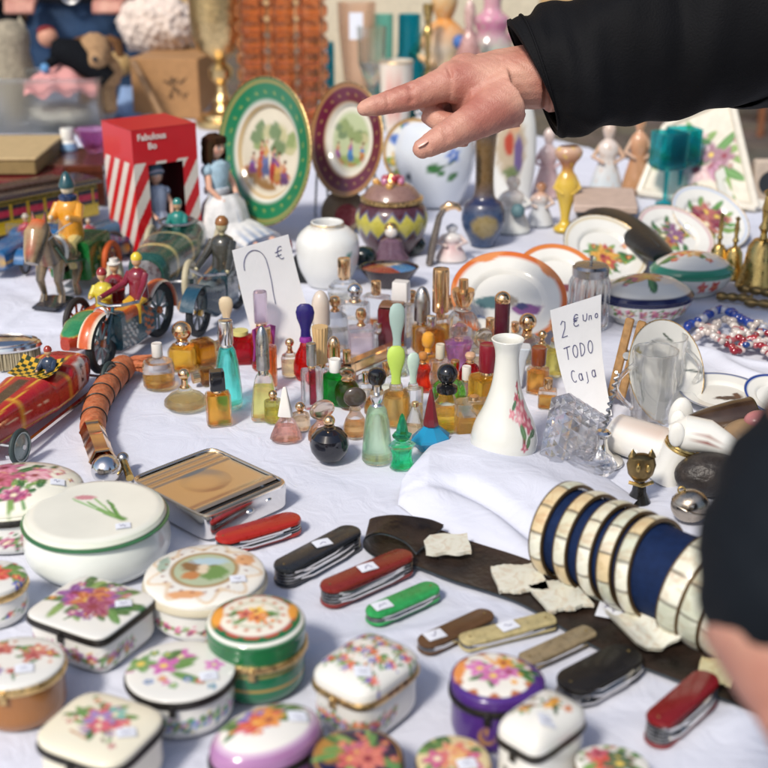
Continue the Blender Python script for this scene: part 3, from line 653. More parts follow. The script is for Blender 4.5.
# ------------------------------------------------------------------ navy roll threaded with mother of pearl bangles
def bangles():
    R = .0375
    a = G(556, 526, R); b = G(748, 610, R); d = (b-a); d.z = 0; L = d.length; rz = math.atan2(d.y, d.x)
    t = thing('bangle_roll', 'navy velvet display roll lying on the cloth', 'display roll', (a.x, a.y, TZ), rz)
    m = MB()
    T = Matrix.Rotation(math.pi/2, 4, 'Y')
    m.rev([(0, 0), (.86, 0), (.97, .004), (1, .010)] + [(1+.006*math.sin(i*1.9), .010+(L+.06)*i/30) for i in range(1, 30)] + [(1, L+.07), (0, L+.07)], R*.94, col=lin('#0f2348'), T=RT(0, 0, R)@T, seg=64)
    m.build('roll_body', P('navy_velvet', None, .75, var=.25, vscale=140, bump=.4, bscale=700, spec=.2), t)
    def bangle(x, wd, tilt, lab, seed, Rr):
        o = thing('bangle', lab, 'bangle', (a.x, a.y, TZ), rz, 'mother of pearl bangles on the navy roll')
        r = random.Random(seed); segs = 11; ph = r.random()
        pal = [lin('#e0dccb'), lin('#cfcab2'), lin('#e6e2d4'), lin('#d6bf98'), lin('#cbccba'), lin('#d8d2be')]
        cs = [r.choice(pal) for _ in range(segs)]
        def col(v):
            th = (np.arctan2(v[:, 1], v[:, 0])/(2*math.pi) + ph) % 1*segs; k = th.astype(int) % segs; C = np.array(cs)[k]
            e = np.abs(th-np.round(th)); C = mixc(C, sm(e-.035, .03), lin('#4a4034')); return C
        m = MB(); w2 = wd/2
        m.rev([(.93, -w2), (1, -w2), (1.022, -w2*.5), (1.028, 0), (1.022, w2*.5), (1, w2), (.93, w2), (.93, -w2)], Rr, seg=176, col=col, T=T)
        q = m.build('pearl_band', MOP, o); q.location = (x, 0, R); q.rotation_euler = (0, tilt, 0)
        m = MB(); 
        for s_ in (-1, 1): m.rev([(.935, s_*w2), (1.003, s_*w2), (1.003, s_*(w2+.0013)), (.935, s_*(w2+.0013)), (.935, s_*w2)], Rr, seg=80, T=T)
        q = m.build('dark_edge', P('bangle_edge', lin('#6b5638'), .35, .6), o); q.location = (x, 0, R); q.rotation_euler = (0, tilt, 0)
    xs = [.010, .034, .057, .076, .093]
    labs = ['end bangle at the cloth fold side of the navy roll', 'second pearl bangle from the cloth fold end', 'middle one of the five spaced pearl bangles', 'fourth pearl bangle from the cloth fold, close to the last', 'pearl bangle bordering the bare stretch of navy velvet']
    for i, x in enumerate(xs): bangle(x, .0105, -.05-.03*i, labs[i], i, R*1.06)
    labs = ['first of the wide packed bangles past the bare velvet', 'wide pearl bangle in the middle of the packed three', 'wide pearl bangle last before the dark sleeve']
    for i, x in enumerate((.134, .152, .170)): bangle(x, .0150, .10+.02*i, labs[i], 20+i, R*1.10)
    return
bangles()
# ------------------------------------------------------------------ perfume bottles
CLR = (.96, .98, .97)
CAPM = {'gold': MGOLD, 'silver': MSILV, 'dull': MSTEEL, 'black': MBLK}
def capmat(c):
    if c in CAPM: return CAPM[c]
    if isinstance(c, tuple) and c[0] == 'g': return GL(lin(c[1]), .12, thin=.15)           # glass stopper
    if isinstance(c, tuple) and c[0] == 'f': return P('frosted_'+c[1][1:], lin(c[1]), .45, sss=.0, coat=.2, var=.05)
    return P('cap_'+c[1:], lin(c), .25, coat=.3, var=.06)
def cap_shape(m, kind, r, h, z):
    if kind == 'ball': rr = min(r, h/2) if h/2 < r*1.3 else r; m.rev([(0, 0), (.55, 0), (.55, h-2*rr if h > 2*rr else .0005), (.5, h-2*rr+.0004)], rr, T=RT(z=z), seg=28); m.ball((0, 0, z+h-rr), rr, 28)
    elif kind == 'cyl': m.rev([(0, 0), (.96, 0), (1, h*.03), (1, h*.93), (.93, h), (.85, h*.985), (0, h*.985)], r, T=RT(z=z), seg=32)
    elif kind == 'ribbed': m.rev([(0, 0), (.9, 0), (.92, h*.1), (.86, h*.5), (1, h*.85), (1.04, h), (.9, h), (0, h*.98)], r, kind='gear', T=RT(z=z), seg=84)
    elif kind == 'dome': m.rev([(0, 0), (1, 0), (1, h*.5)] + [(math.cos(a*math.pi/20), h*.5+h*.5*math.sin(a*math.pi/20)) for a in range(1, 10)] + [(0, h)], r, T=RT(z=z), seg=32)
    elif kind == 'cone': m.rev([(0, 0), (.9, 0), (1, h*.06), (.8, h*.25), (.5, h*.62), (.16, h*.97), (0, h)], r, kind='reg8', T=RT(z=z), seg=32)
    elif kind == 'spire': m.rev([(0, 0), (.5, 0), (.9, h*.12), (1, h*.22), (.62, h*.3), (.45, h*.6), (.2, h*.9), (0, h)], r, kind='reg6', T=RT(z=z), seg=36)
    elif kind == 'pyr': m.rev([(0, 0), (1, 0), (1, h*.04), (.3, h*.93), (.18, h), (0, h)], r, r*.6, kind='sq', T=RT(z=z), seg=32)
    elif kind == 'box': m.rev([(0, 0), (.95, 0), (1, h*.06), (.92, h*.94), (.86, h), (0, h)], r, r*.8, kind='sq', T=RT(z=z), seg=40, p=9)
    elif kind == 'paddle':   # flat rounded flame or spoon stopper
        m.rev([(0, 0), (.55, 0), (.5, h*.2), (.62, h*.35), (.9, h*.55), (1, h*.74), (.85, h*.9), (.5, h*.98), (0, h)], r, r*.42, T=RT(z=z), seg=28)
    elif kind == 'disc': m.rev([(math.sin(a*math.pi/14), h/2-h/2*math.cos(a*math.pi/14)) if 0 < a < 14 else (0, h*(a > 0)) for a in range(15)], r, r*.4, T=RT(z=z), seg=28)
    elif kind == 'mush': m.rev([(0, 0), (.5, 0), (.5, h*.2), (.85, h*.35), (1, h*.65), (.8, h*.9), (.4, h), (0, h)], r, T=RT(z=z), seg=30)
    elif kind == 'cup': m.rev([(0, 0), (.55, 0), (.8, h*.2), (1, h*.5), (.95, h*.62), (.45, h*.62), (.4, h), (0, h)], r, T=RT(z=z), seg=32)
SHAPES = {
 'round': [(0, 0), (.85, 0), (.97, .03), (1, .08), (1, .75), (.9, .88), (.55, .96), (.35, 1), (0, 1)],
 'block': [(0, 0), (.93, 0), (1, .03), (1, .9), (.94, .96), (.4, .98), (.35, 1), (0, 1)],
 'taper': [(0, 0), (.92, 0), (1, .03), (.95, .3), (.8, .7), (.62, .93), (.45, 1), (0, 1)],
 'pear': [(0, 0), (.8, 0), (1, .15), (1, .38), (.8, .65), (.5, .85), (.38, 1), (0, 1)],
 'flask': [(0, 0), (.75, 0), (1, .18), (.98, .35), (.75, .6), (.35, .82), (.28, 1), (0, 1)],
 'ball': [(0, 0), (.35, .005), (.72, .12), (.95, .33), (1, .52), (.92, .74), (.68, .9), (.3, .985), (.25, 1), (0, 1)],
 'pyramid': [(0, 0), (.9, 0), (1, .06), (.9, .3), (.6, .75), (.35, .97), (0, 1)],
 'gem': [(0, 0), (.45, 0), (1, .45), (.98, .55), (.35, .98), (0, 1)],
 'flare': [(0, 0), (.62, 0), (.66, .03), (.70, .3), (.8, .7), (1, .97), (.95, 1), (0, .99)],
 'waist': [(0, 0), (.85, 0), (.9, .05), (.7, .35), (.75, .6), (1, .85), (.7, .96), (.4, 1), (0, 1)]}
def bottle(label, px, pyb, pyt, wpx, shape='round', sec='round', glass=CLR, liq=None, lev=.5, bh=.7, cap='cyl', capc='gold', capw=.5, neck='gold', dr=.7, rz=None, opaque=None, extra=None, tilt=0, twist=0):
    loc, r = base_of(px, pyb, wpx*(1 if sec == 'round' else .92)); H = HH(loc, pyt); r0 = random.Random(px*7+pyb)
    t = thing('perfume_bottle', label, 'perfume bottle', loc, r0.uniform(-.6, .6) if rz is None else rz, 'miniature perfume bottles in the cluster')
    rx, ry = r, r*dr if sec != 'round' else r
    seg = 48 if sec != 'gear' else 84
    hb = H*bh; prof = [(a, z*hb) for a, z in SHAPES[shape]]
    m = MB(); m.rev(prof, rx, ry, sec, seg, opaque or (.8, .8, .8), p=8, twist=twist)
    m.build('glass_body', P('body_%d' % int(sum(opaque)*999), opaque, .12, coat=.5, var=.05) if opaque else GL(tuple(c**.7 for c in glass)), t, sharp=28 if sec[:3] != 'reg' else 12)
    if liq and not opaque:
        k = .86; z1 = hb*lev; pr = [(0, hb*.07)]
        zs = [z for _, z in prof[1:-1]]; rs = [a for a, _ in prof[1:-1]]
        for z in np.linspace(hb*.07, z1, 10): pr.append((float(np.interp(z, zs, rs))*k, float(z)))
        pr.append((0, z1)); m = MB(); m.rev(pr, rx, ry, sec, seg, p=8, twist=0)
        m.build('liquid', GL(tuple((c/max(lin(liq)))**.55 for c in lin(liq)), .0, 1.33, .4), t, sharp=28)
    hc = H-hb; cr = r*capw
    m = MB(); nh = hc*.12
    if neck and hc > 0: m.rev([(0, 0), (1, 0), (1, nh*.5), (.85, nh), (0, nh)], min(cr*.8, r*.5), T=RT(z=hb-.0003), seg=28); m.build('collar', capmat(neck) if neck != 'glass' else GL(CLR), t)
    else: nh = 0
    if hc > .001:
        m = MB(); cap_shape(m, cap, cr, hc-nh, hb+nh*.9); o = m.build('cap', capmat(capc), t)
    if extra: extra(t, r, hb, H, hc)
    if tilt: t.rotation_euler[1] = tilt
    return t
# front and left 
bottle('small clear bottle with frosted white cap and shallow amber perfume', 157, 391, 343, 32, 'round', 'round', liq='#d9a03c', lev=.30, bh=.66, cap='cyl', capc='#d8d4cc', capw=.34, neck='glass')
bottle('stepped amber bottle with a big polished ball stopper near the motorcycle', 182, 372, 321, 30, 'round', 'sq', glass=(.98, .93, .75), liq='#e0a52a', lev=.85, bh=.52, cap='ball', capc='gold', capw=.72, neck='silver', dr=.9)
bottle('squat flat flask with gold ball stopper and pale perfume', 183, 414, 368, 44, 'flask', 'round', liq='#efdba0', lev=.45, bh=.50, cap='ball', capc='gold', capw=.28)
bottle('little amber bottle with square black cap at the front edge of the cluster', 218, 428, 370, 27, 'block', 'sq', liq='#d98a1c', lev=.93, bh=.60, cap='box', capc='black', capw=.62, neck='gold', dr=.7, rz=.25)
bottle('turquoise filled bottle with silver and gold cap', 228, 411, 320, 28, 'taper', 'round', glass=(.88, .98, .97), liq='#3fb0a4', lev=.97, bh=.70, cap='cyl', capc='silver', capw=.52, neck='silver')
bottle('dark bottle with a pale wooden spoon shaped stopper behind the turquoise one', 227, 352, 296, 20, 'round', 'round', glass=(.6, .6, .62), liq='#6b6a60', lev=.7, bh=.42, cap='paddle', capc='#cdbb9c', capw=.72, neck='gold')
def ribbon(t, r, hb, H, hc):
    m = MB()
    for s_ in (-1, 1): m.tube([(0, -r*.5, hb), (s_*r*.5, -r*.8, hb+.004), (s_*r*.95, -r*.5, hb), (s_*r*.8, -r*.4, hb*.6), (s_*r*1.0, -r*.4, hb*.25)], [.0012, .002, .003, .003, .002], 8, lin('#9c3a8c'), flat=.3)
    m.build('ribbon', P('satin', None, .35, var=.1, spec=.6), t)
bottle('red and magenta bottle tied with ribbon under a clear lilac cap', 262, 372, 291, 22, 'round', 'round', glass=(.9, .3, .2), liq='#c22a1c', lev=.8, bh=.55, cap='cyl', capc=('g', '#e2d6e8'), capw=.62, neck='gold', extra=ribbon)
bottle('tall yellow green bottle with rounded dull metal cap', 264, 423, 325, 29, 'taper', 'sq', liq='#d9cf6a', lev=.75, bh=.48, cap='dome', capc='dull', capw=.50, neck='silver', dr=.7, rz=0)
bottle('slim bottle of orange perfume standing directly behind the dull dome cap', 268, 392, 328, 18, 'block', 'sq', liq='#d0641c', lev=.9, bh=.75, cap='cyl', capc='gold', capw=.5)
bottle('scarlet bottle with dark blue flame stopper beside the white card', 306, 382, 303, 26, 'pear', 'round', glass=(.8, .1, .08), liq='#a81818', lev=.8, bh=.50, cap='paddle', capc='#241c66', capw=.72, neck='#8a2f8c', rz=0)
bottle('clear square bottle with red core and brushed gold collar cap', 312, 410, 343, 22, 'block', 'sq', liq=None, bh=.62, cap='cyl', capc='dull', capw=.50, rz=.4, extra=lambda t, r, hb, H, hc: MB().rev([(0, .004), (1, .004), (1, hb*.9), (0, hb*.9)], r*.34, r*.25, 'sq').build('coloured_core', GL(lin('#b02a48'), .0, 1.33, .1), t))
bottle('tall faceted clear bottle with long ribbed gold cap', 321, 402, 326, 21, 'block', 'reg8', liq=None, bh=.45, cap='ribbed', capc='#c9a878', capw=.78, neck='gold')
bottle('emerald green bottle with round white cap', 335, 408, 359, 31, 'round', 'sq', glass=(.02, .42, .12), liq='#067a2c', lev=.8, bh=.72, cap='cyl', capc='#e6e6e2', capw=.42, neck=None, dr=.6)
bottle('round amber bottle with clear disc stopper between the green and oval ones', 347, 412, 366, 26, 'ball', 'round', glass=(.98, .8, .55), liq='#cf701c', lev=.85, bh=.68, cap='disc', capc=('g', '#d8cdbc'), capw=.62)
bottle('small rounded bottle with dark smoky oval stopper', 355, 440, 387, 24, 'pear', 'round', liq='#cf9a58', lev=.45, bh=.55, cap='disc', capc='#4a4038', capw=.95, neck='glass', tilt=.0)
bottle('black crescent stoppered flat bottle by the lime green stopper', 377, 420, 368, 26, 'pear', 'round', glass=(.9, .85, .7), liq='#c9923c', lev=.5, bh=.5, cap='mush', capc='black', capw=.75)
bottle('pink crystal pyramid bottle with frosted white cone stopper', 285, 446, 387, 36, 'pyramid', 'reg8', glass=(.99, .90, .87), liq='#e8b8a8', lev=.6, bh=.46, cap='pyr', capc='#dcd8d2', capw=.44, neck=None, twist=.12)
bottle('pale pink swirl bottle with a clear petal stopper beside the black ball', 322, 446, 400, 34, 'pear', 'lobed', glass=(.98, .88, .86), liq='#e2a860', lev=.4, bh=.52, cap='disc', capc=('g', '#efe0d2'), capw=.90, neck=None)
bottle('glossy black ball bottle with a gold stopper', 329, 468, 415, 40, 'ball', 'round', opaque=(.010, .010, .014), bh=.72, cap='ball', capc='gold', capw=.42, neck='glass')
bottle('tall mint bottle with clear chrome spray nozzle at the front of the cluster', 377, 466, 386, 31, 'taper', 'round', glass=(.93, .98, .94), liq='#b4cfae', lev=.9, bh=.74, cap='cup', capc='silver', capw=.50, neck='silver')
bottle('sea green crystal bottle with a pointed jade stopper', 402, 473, 413, 31, 'waist', 'reg8', glass=(.72, .95, .86), liq='#1fae7a', lev=.7, bh=.50, cap='spire', capc=('g', '#4fd0a0'), capw=.72, neck=None)
bottle('turquoise blue diamond bottle with dark red cone stopper', 431, 459, 389, 48, 'gem', 'reg8', opaque=lin('#1583ad'), bh=.42, cap='cone', capc='#6a1420', capw=.38, neck=None)
def blackring(t, r, hb, H, hc):
    m = MB(); m.rev([(0, 0), (.6, 0), (.95, .002), (1, .005), (.95, .008), (.6, .010), (0, .010)], r*.62, T=RT(z=hb-.001)); m.build('stopper_ring', MBLK, t)
bottle('clear bottle of yellow perfume with shiny black ball stopper', 447, 434, 364, 35, 'pear', 'round', liq='#d9a32c', lev=.45, bh=.56, cap='ball', capc='black', capw=.60, neck=None, extra=blackring)
bottle('amber fan bottle with a lime green frosted flame stopper', 396, 428, 345, 28, 'round', 'round', liq='#cfa14a', lev=.8, bh=.45, cap='paddle', capc=('f', '#b4cf5a'), capw=.66, neck='glass')
bottle('clear bottle with pale aqua tulip stopper beside the lime green one', 413, 425, 352, 24, 'block', 'reg8', liq='#d8c8a0', lev=.5, bh=.5, cap='paddle', capc=('f', '#bcd2c4'), capw=.6, neck='glass')
bottle('tall bottle with long frosted teal glass tongue stopper', 397, 378, 303, 22, 'block', 'sq', liq='#b8c8b0', lev=.6, bh=.38, cap='paddle', capc=('f', '#9fb8b2'), capw=.80, neck=None)
bottle('small green tinted bottle with round body behind the black ball stopper', 449, 412, 372, 34, 'ball', 'round', glass=(.5, .78, .35), liq='#5f9a3c', lev=.6, bh=.8, cap='cyl', capc='gold', capw=.3)
bottle('heavy square crystal bottle with amber perfume and red cap', 487, 420, 344, 34, 'block', 'sq', liq='#d09a1c', lev=.9, bh=.58, cap='cyl', capc='#7c1526', capw=.56, neck='gold', dr=.9)
bottle('low square glass bottle in front of the red capped one, half full', 474, 446, 396, 40, 'block', 'sq', liq='#cf9a34', lev=.5, bh=.92, cap='cyl', capc='gold', capw=.3, dr=.6, rz=.1)
bottle('clear bottle with dull ivory cap behind the black ball stopper', 440, 388, 344, 22, 'block', 'sq', glass=(.95, .93, .9), liq='#c0a890', lev=.5, bh=.62, cap='cyl', capc='#cfc7b4', capw=.46)
bottle('orange red swirled little bottle between the lime and the black stoppers', 423, 392, 352, 22, 'waist', 'lobed', glass=(.9, .3, .15), liq='#c8381c', lev=.8, bh=.7, cap='mush', capc='#b87a3c', capw=.5, twist=.3)
bottle('small bottle with yellow acorn stopper', 428, 378, 332, 22, 'block', 'sq', liq='#d99a2c', lev=.6, bh=.5, cap='mush', capc='#d99a34', capw=.66)
bottle('square bottle of amber perfume with silver ring nozzle behind the acorn stopper', 431, 366, 316, 30, 'block', 'sq', liq='#d9962a', lev=.85, bh=.74, cap='cyl', capc='silver', capw=.36, dr=.8)
bottle('bottle with rounded silver dome cap left of the tall gold cylinder', 422, 352, 286, 22, 'block', 'sq', liq='#d9a030', lev=.9, bh=.40, cap='dome', capc='dull', capw=.80, neck='silver')
bottle('bottle with tallest plain gold cylinder cap', 440, 358, 268, 19, 'block', 'sq', liq='#cf9a3a', lev=.8, bh=.45, cap='cyl', capc='gold', capw=.95, neck='gold')
bottle('fluted crystal bottle with wide gold cup shaped cap', 463, 352, 279, 36, 'ball', 'gear', liq='#e6dcc8', lev=.3, bh=.56, cap='cup', capc='gold', capw=.70, neck='glass')
bottle('violet crystal faceted bottle with a clear dome stopper', 459, 378, 324, 40, 'flare', 'reg6', glass=(.88, .68, .88), liq='#c890c8', lev=.85, bh=.66, cap='mush', capc=('g', '#e8d0cc'), capw=.5, neck=None, twist=.1)
bottle('clear round stopper bottle right of the violet crystal', 483, 376, 328, 26, 'round', 'round', liq='#d8c8a8', lev=.5, bh=.55, cap='disc', capc=('g', '#e4ddd0'), capw=.85, neck=None)
bottle('bottle with wine coloured collar below a shiny gold ball', 501, 372, 300, 22, 'block', 'sq', liq='#d8c490', lev=.5, bh=.42, cap='cyl', capc='#4a1424', capw=.75, neck='gold',
       extra=lambda t, r, hb, H, hc: MB().ball((0, 0, H+.001), r*.80, 24).build('ball_finial', MGOLD, t), tilt=0)
bottle('wide frosted white bottle flaring upward', 511, 392, 343, 44, 'flare', 'sq', opaque=lin('#c2ccd6'), bh=.94, cap='cyl', capc='gold', capw=.2, neck=None, dr=.45)
bottle('bottle with a small gold ball cap beside the orange rimmed plate', 527, 366, 313, 24, 'block', 'sq', liq='#e0d4b0', lev=.5, bh=.55, cap='ball', capc='gold', capw=.80)
bottle('small amber bottle with rust brown cap near the leaning card', 538, 396, 347, 22, 'block', 'sq', liq='#c9842c', lev=.8, bh=.58, cap='cyl', capc='#7a3a1c', capw=.75)
bottle('yellow green bottle with gold crown stopper tucked behind the leaning card', 556, 378, 318, 24, 'pear', 'round', liq='#c8b850', lev=.7, bh=.6, cap='mush', capc='gold', capw=.55)
# back row
bottle('round clear bottle with tall gold cylinder cap at the back of the cluster', 344, 312, 258, 34, 'ball', 'round', liq='#e6e0d2', lev=.4, bh=.58, cap='cyl', capc='gold', capw=.38)
bottle('clear square bottle with polished silver ball stopper', 355, 338, 283, 30, 'block', 'sq', liq='#e2e0dc', lev=.5, bh=.64, cap='ball', capc='silver', capw=.56)
bottle('flat clear bottle with short gold cylinder cap, right of the silver ball stopper', 376, 330, 281, 30, 'block', 'sq', liq='#d8782c', lev=.18, bh=.70, cap='cyl', capc='gold', capw=.36)
bottle('clear faceted bottle with gold tipped nozzle in the middle of the cluster', 361, 360, 308, 28, 'block', 'sq', glass=(.97, .94, .95), liq='#e2d2d6', lev=.7, bh=.64, cap='mush', capc='gold', capw=.44)
bottle('white capped glass bottle before the dark trinket dish', 401, 338, 281, 26, 'block', 'sq', liq='#dedad2', lev=.5, bh=.60, cap='box', capc='#dcd9d6', capw=.72)
bottle('bottle with long pearly silver oval cap left of the clear round one', 321, 356, 290, 22, 'block', 'sq', liq='#d9d0c0', lev=.5, bh=.4, cap='dome', capc='#c9bdb0', capw=.9)
bottle('glass bottle with gold knotted cap behind the oval pearly cap', 335, 352, 296, 26, 'round', 'round', liq='#e8e2d8', lev=.5, bh=.72, cap='mush', capc='gold', capw=.45)
bottle('maroon boxed bottle with square brown top', 392, 352, 303, 30, 'block', 'sq', opaque=lin('#5a1622'), bh=.95, cap='box', capc='#6a4228', capw=.9, neck=None, dr=.6, rz=-.2)
bottle('tiny clear bottle with pearly gold bead cap right of the ribbed gold cap', 334, 386, 336, 20, 'block', 'sq', liq='#d98a4a', lev=.7, bh=.5, cap='dome', capc='gold', capw=.7)
bottle('small clear bottle with white cap next to the red capped square bottle', 466, 412, 366, 18, 'block', 'sq', liq='#e8d8b0', lev=.4, bh=.66, cap='cyl', capc='#dcd8d0', capw=.55)
bottle('red heart shaped little bottle behind the white capped small one', 470, 396, 352, 22, 'ball', 'round', glass=(.7, .08, .1), liq='#8a1020', lev=.8, bh=.75, cap='mush', capc='#c8a080', capw=.5)
bottle('blue slim vial between the red cap and the frosted flaring bottle', 494, 388, 346, 14, 'block', 'round', glass=(.1, .5, .75), liq='#1070a0', lev=.9, bh=.8, cap='cyl', capc='#1c86b0', capw=.8)
bottle('deep red faceted jar behind the turquoise bottle', 240, 366, 330, 30, 'block', 'sq', glass=(.6, .05, .1), liq='#8a0c20', lev=.8, bh=.85, cap='cyl', capc='#c9c27a', capw=.6, dr=.6)
bottle('tiny pale bottle with pinkish twisted cap beside the frosted cone', 273, 424, 390, 18, 'block', 'round', liq='#c9c070', lev=.6, bh=.7, cap='ball', capc='gold', capw=.6)
bottle('clear faceted bottle in the shade of the aqua tulip stopper', 415, 448, 402, 24, 'pear', 'lobed', liq='#cfb088', lev=.5, bh=.9, cap='cyl', capc='gold', capw=.3)

bottle('clear square vial tucked at the foot of the 7 euro card', 300, 350, 318, 20, 'block', 'sq', liq='#e6d8c0', lev=.6, bh=.62, cap='cyl', capc='gold', capw=.5)
bottle('round vial with a gold bead left of the scarlet flame bottle', 290, 378, 338, 18, 'round', 'round', liq='#e8c890', lev=.6, bh=.62, cap='ball', capc='gold', capw=.5)
bottle('faceted clear vial just left of the maroon boxed bottle', 378, 352, 322, 20, 'block', 'reg8', liq='#e0e0dc', lev=.6, bh=.62, cap='cyl', capc='silver', capw=.5)
bottle('round clear vial with gold knob right of the white capped bottle', 412, 330, 290, 20, 'round', 'round', liq='#e8d0b0', lev=.6, bh=.62, cap='mush', capc='gold', capw=.5)
bottle('amber vial standing right behind the tallest gold cylinder', 449, 330, 296, 20, 'block', 'sq', liq='#dcb060', lev=.6, bh=.62, cap='cyl', capc='gold', capw=.5)
bottle('clear faceted vial in front of the orange edged dish', 490, 352, 318, 20, 'block', 'reg8', liq='#e8e0d0', lev=.6, bh=.62, cap='cyl', capc='gold', capw=.5)
bottle('slim amber vial behind the wide frosted bottle', 515, 350, 322, 18, 'block', 'sq', liq='#e0c080', lev=.6, bh=.62, cap='cyl', capc='gold', capw=.5)
bottle('round yellow vial between rust brown cap and leaning card', 542, 368, 330, 18, 'round', 'round', liq='#d8c060', lev=.6, bh=.62, cap='ball', capc='gold', capw=.5)
bottle('short orange vial behind the round amber bottle', 347, 386, 350, 18, 'block', 'sq', liq='#e0a060', lev=.6, bh=.62, cap='cyl', capc='gold', capw=.5)
bottle('short clear faceted vial beneath the long gold case', 366, 402, 372, 18, 'block', 'reg8', liq='#e8dcc8', lev=.6, bh=.62, cap='cyl', capc='silver', capw=.5)
bottle('narrow pale vial left of the lime green stopper', 386, 400, 362, 16, 'block', 'sq', liq='#d8d8c0', lev=.6, bh=.62, cap='cyl', capc='gold', capw=.5)
bottle('tiny amber round vial right of the black ball stopper', 455, 392, 360, 18, 'round', 'round', liq='#d8903c', lev=.6, bh=.62, cap='cyl', capc='gold', capw=.5)
bottle('tiny round vial between the frosted cone and petal stopper', 300, 432, 402, 20, 'round', 'round', liq='#e8c8a0', lev=.6, bh=.62, cap='ball', capc='gold', capw=.5)
bottle('small amber vial beside the rose painted vase and crystal ashtray', 548, 410, 378, 20, 'block', 'sq', liq='#d8a040', lev=.6, bh=.62, cap='cyl', capc='gold', capw=.5)
bottle('small clear vial below the wide gold cup cap', 460, 352, 322, 16, 'block', 'sq', liq='#e0d8c8', lev=.6, bh=.62, cap='cyl', capc='gold', capw=.5)
def lying_bottle(label, p0, p1, wpx, col, capc):
    a, b = B(*p0), B(*p1); d = b-a; L = d.length; r = wpx/2/S(a)
    t = thing('perfume_bottle', label, 'perfume bottle', (a.x, a.y, TZ+r), math.atan2(d.y, d.x), 'miniature perfume bottles in the cluster')
    T = Matrix.Rotation(math.pi/2, 4, 'Y')
    m = MB(); m.rev([(0, 0), (.9, 0), (1, L*.04), (1, L*.6), (.5, L*.7), (0, L*.7)], r, T=T, kind='sq'); m.build('glass_body', GL((.98, .9, .6)), t)
    m = MB(); m.rev([(0, L*.03), (.8, L*.03), (.85, L*.55), (0, L*.55)], r, T=T, kind='sq'); m.build('liquid', GL(lin(col), 0, 1.33, .2), t)
    m = MB(); m.rev([(0, L*.7), (.6, L*.7), (.65, L), (0, L)], r, T=T, kind='gear', seg=84); m.build('cap', capmat(capc), t)
lying_bottle('amber bottle lying on its side behind the flat flask', (196, 366), (222, 360), 26, '#d99a1c', 'gold')
lying_bottle('small bottle lying down with ornate gold cap toward the turquoise one', (215, 382), (193, 386), 16, '#b07a20', 'gold')
def lipstick():
    a, b = G(346, 368, .018), G(400, 345, .018); d = b-a; L = d.length
    t = thing('lipstick_case', 'long polished gold case resting across the bottles', 'lipstick case', (a.x, a.y, a.z), math.atan2(d.y, d.x))
    t.rotation_euler[1] = 0
    m = MB(); m.box(0, L, -.007, .007, -.006, .006, b=.0015); m.build('case_body', MGOLD, t)
    m = MB(); m.box(-.002, .002, -.0068, .0068, -.0058, .0058, (.02, .02, .02), b=.001); m.build('end_cap', MBLK, t)
    m = MB(); m.box(L*.1, L*.9, -.006, .006, -.012, -.0062, b=.001); m.box(L*.15, L*.3, -.006, .006, -.018, -.012); m.box(L*.6, L*.8, -.006, .006, -.018, -.012); m.build('mirror_foot', MSILV, t)
lipstick()

# ------------------------------------------------------------------ rose vase, crystal, mugs, candle snuffer, coral brooch handle
def turned(name, label, cat, px, pyb, pyt, wpx, prof, base=WHITE, side=None, mat=None, kind='round', dr=1, rz=0, trim=None, trimmat=None, group=None, seg=72, sharp=35, tilt=(0, 0), partname='body', inner=None):
    loc, r = base_of(px, pyb, wpx); H = HH(loc, pyt)
    t = thing(name, label, cat, loc, rz, group); rm = max(a for a, _ in prof)
    m = MB(); m.rev([(a/rm, z*H) for a, z in prof], r, r*dr, kind, seg, sidecol(base, side or [], r, H*.5, H*.5))
    m.build(partname, mat or PORC, t, sharp=sharp)
    if trim:
        m = MB(); 
        for a, z, th in trim: m.ring(a/rm*r, th*r, z*H, ry=a/rm*r*dr)
        m.build('gilt_band', trimmat or MGOLD2, t)
    t.rotation_euler[0], t.rotation_euler[1] = tilt
    return t, r, H
def smooth_prof(pts, n=60, close=True):
    zs = [p[1] for p in pts]; f = curve_fn([(a, z, 0) for a, z in pts]); out = [(0, pts[0][1])]
    for i in range(n+1): q = f(i/n); out.append((max(q.x, 0), q.y))
    return out
vp = smooth_prof([(.62, 0), (.66, .01), (.92, .07), (1, .17), (.90, .30), (.64, .45), (.44, .62), (.36, .78), (.36, .90), (.46, .985), (.48, 1.0), (.42, 1.0), (.32, .93), (.3, .6)], 160)
roses = [('st', .28, -.6, .42, .35, .03, lin('#7d4a44')), ('fl', .42, -.05, .20, lin('#b5636e'), lin('#e0b8b4')), ('fl', .48, -.30, .16, lin('#a84f60'), lin('#d8a8a8')), ('fl', .28, -.18, .12, lin('#c98a90'), lin('#e8c8c4')), ('fl', .12, -.10, .09, lin('#c47a84'), lin('#e0b0b0')),
         ('fl', .30, .12, .10, lin('#a84a58'), lin('#8a2f40')), ('fl', .38, .30, .07, lin('#a84a58'), lin('#8a2f40')), ('fl', .30, -.62, .08, lin('#a84f60'), lin('#d8a8a8')), ('lf', .20, .02, .10, .04, .8, lin('#4a6b4a')), ('lf', .30, -.38, .12, .05, 1.8, lin('#5a7a50')), ('lf', .52, -.45, .1, .05, .4, lin('#4a6b4a')), ('lf', .38, -.55, .1, .04, 1.2, lin('#4f7048')), ('lf', .42, .15, .08, .03, 1.5, lin('#5a7a50'))]
turned('bud_vase', 'white long necked porcelain vase painted with a pink rose spray', 'vase', 506, 472, 339, 68, vp, lin('#d8d8d0'), roses, seg=220)

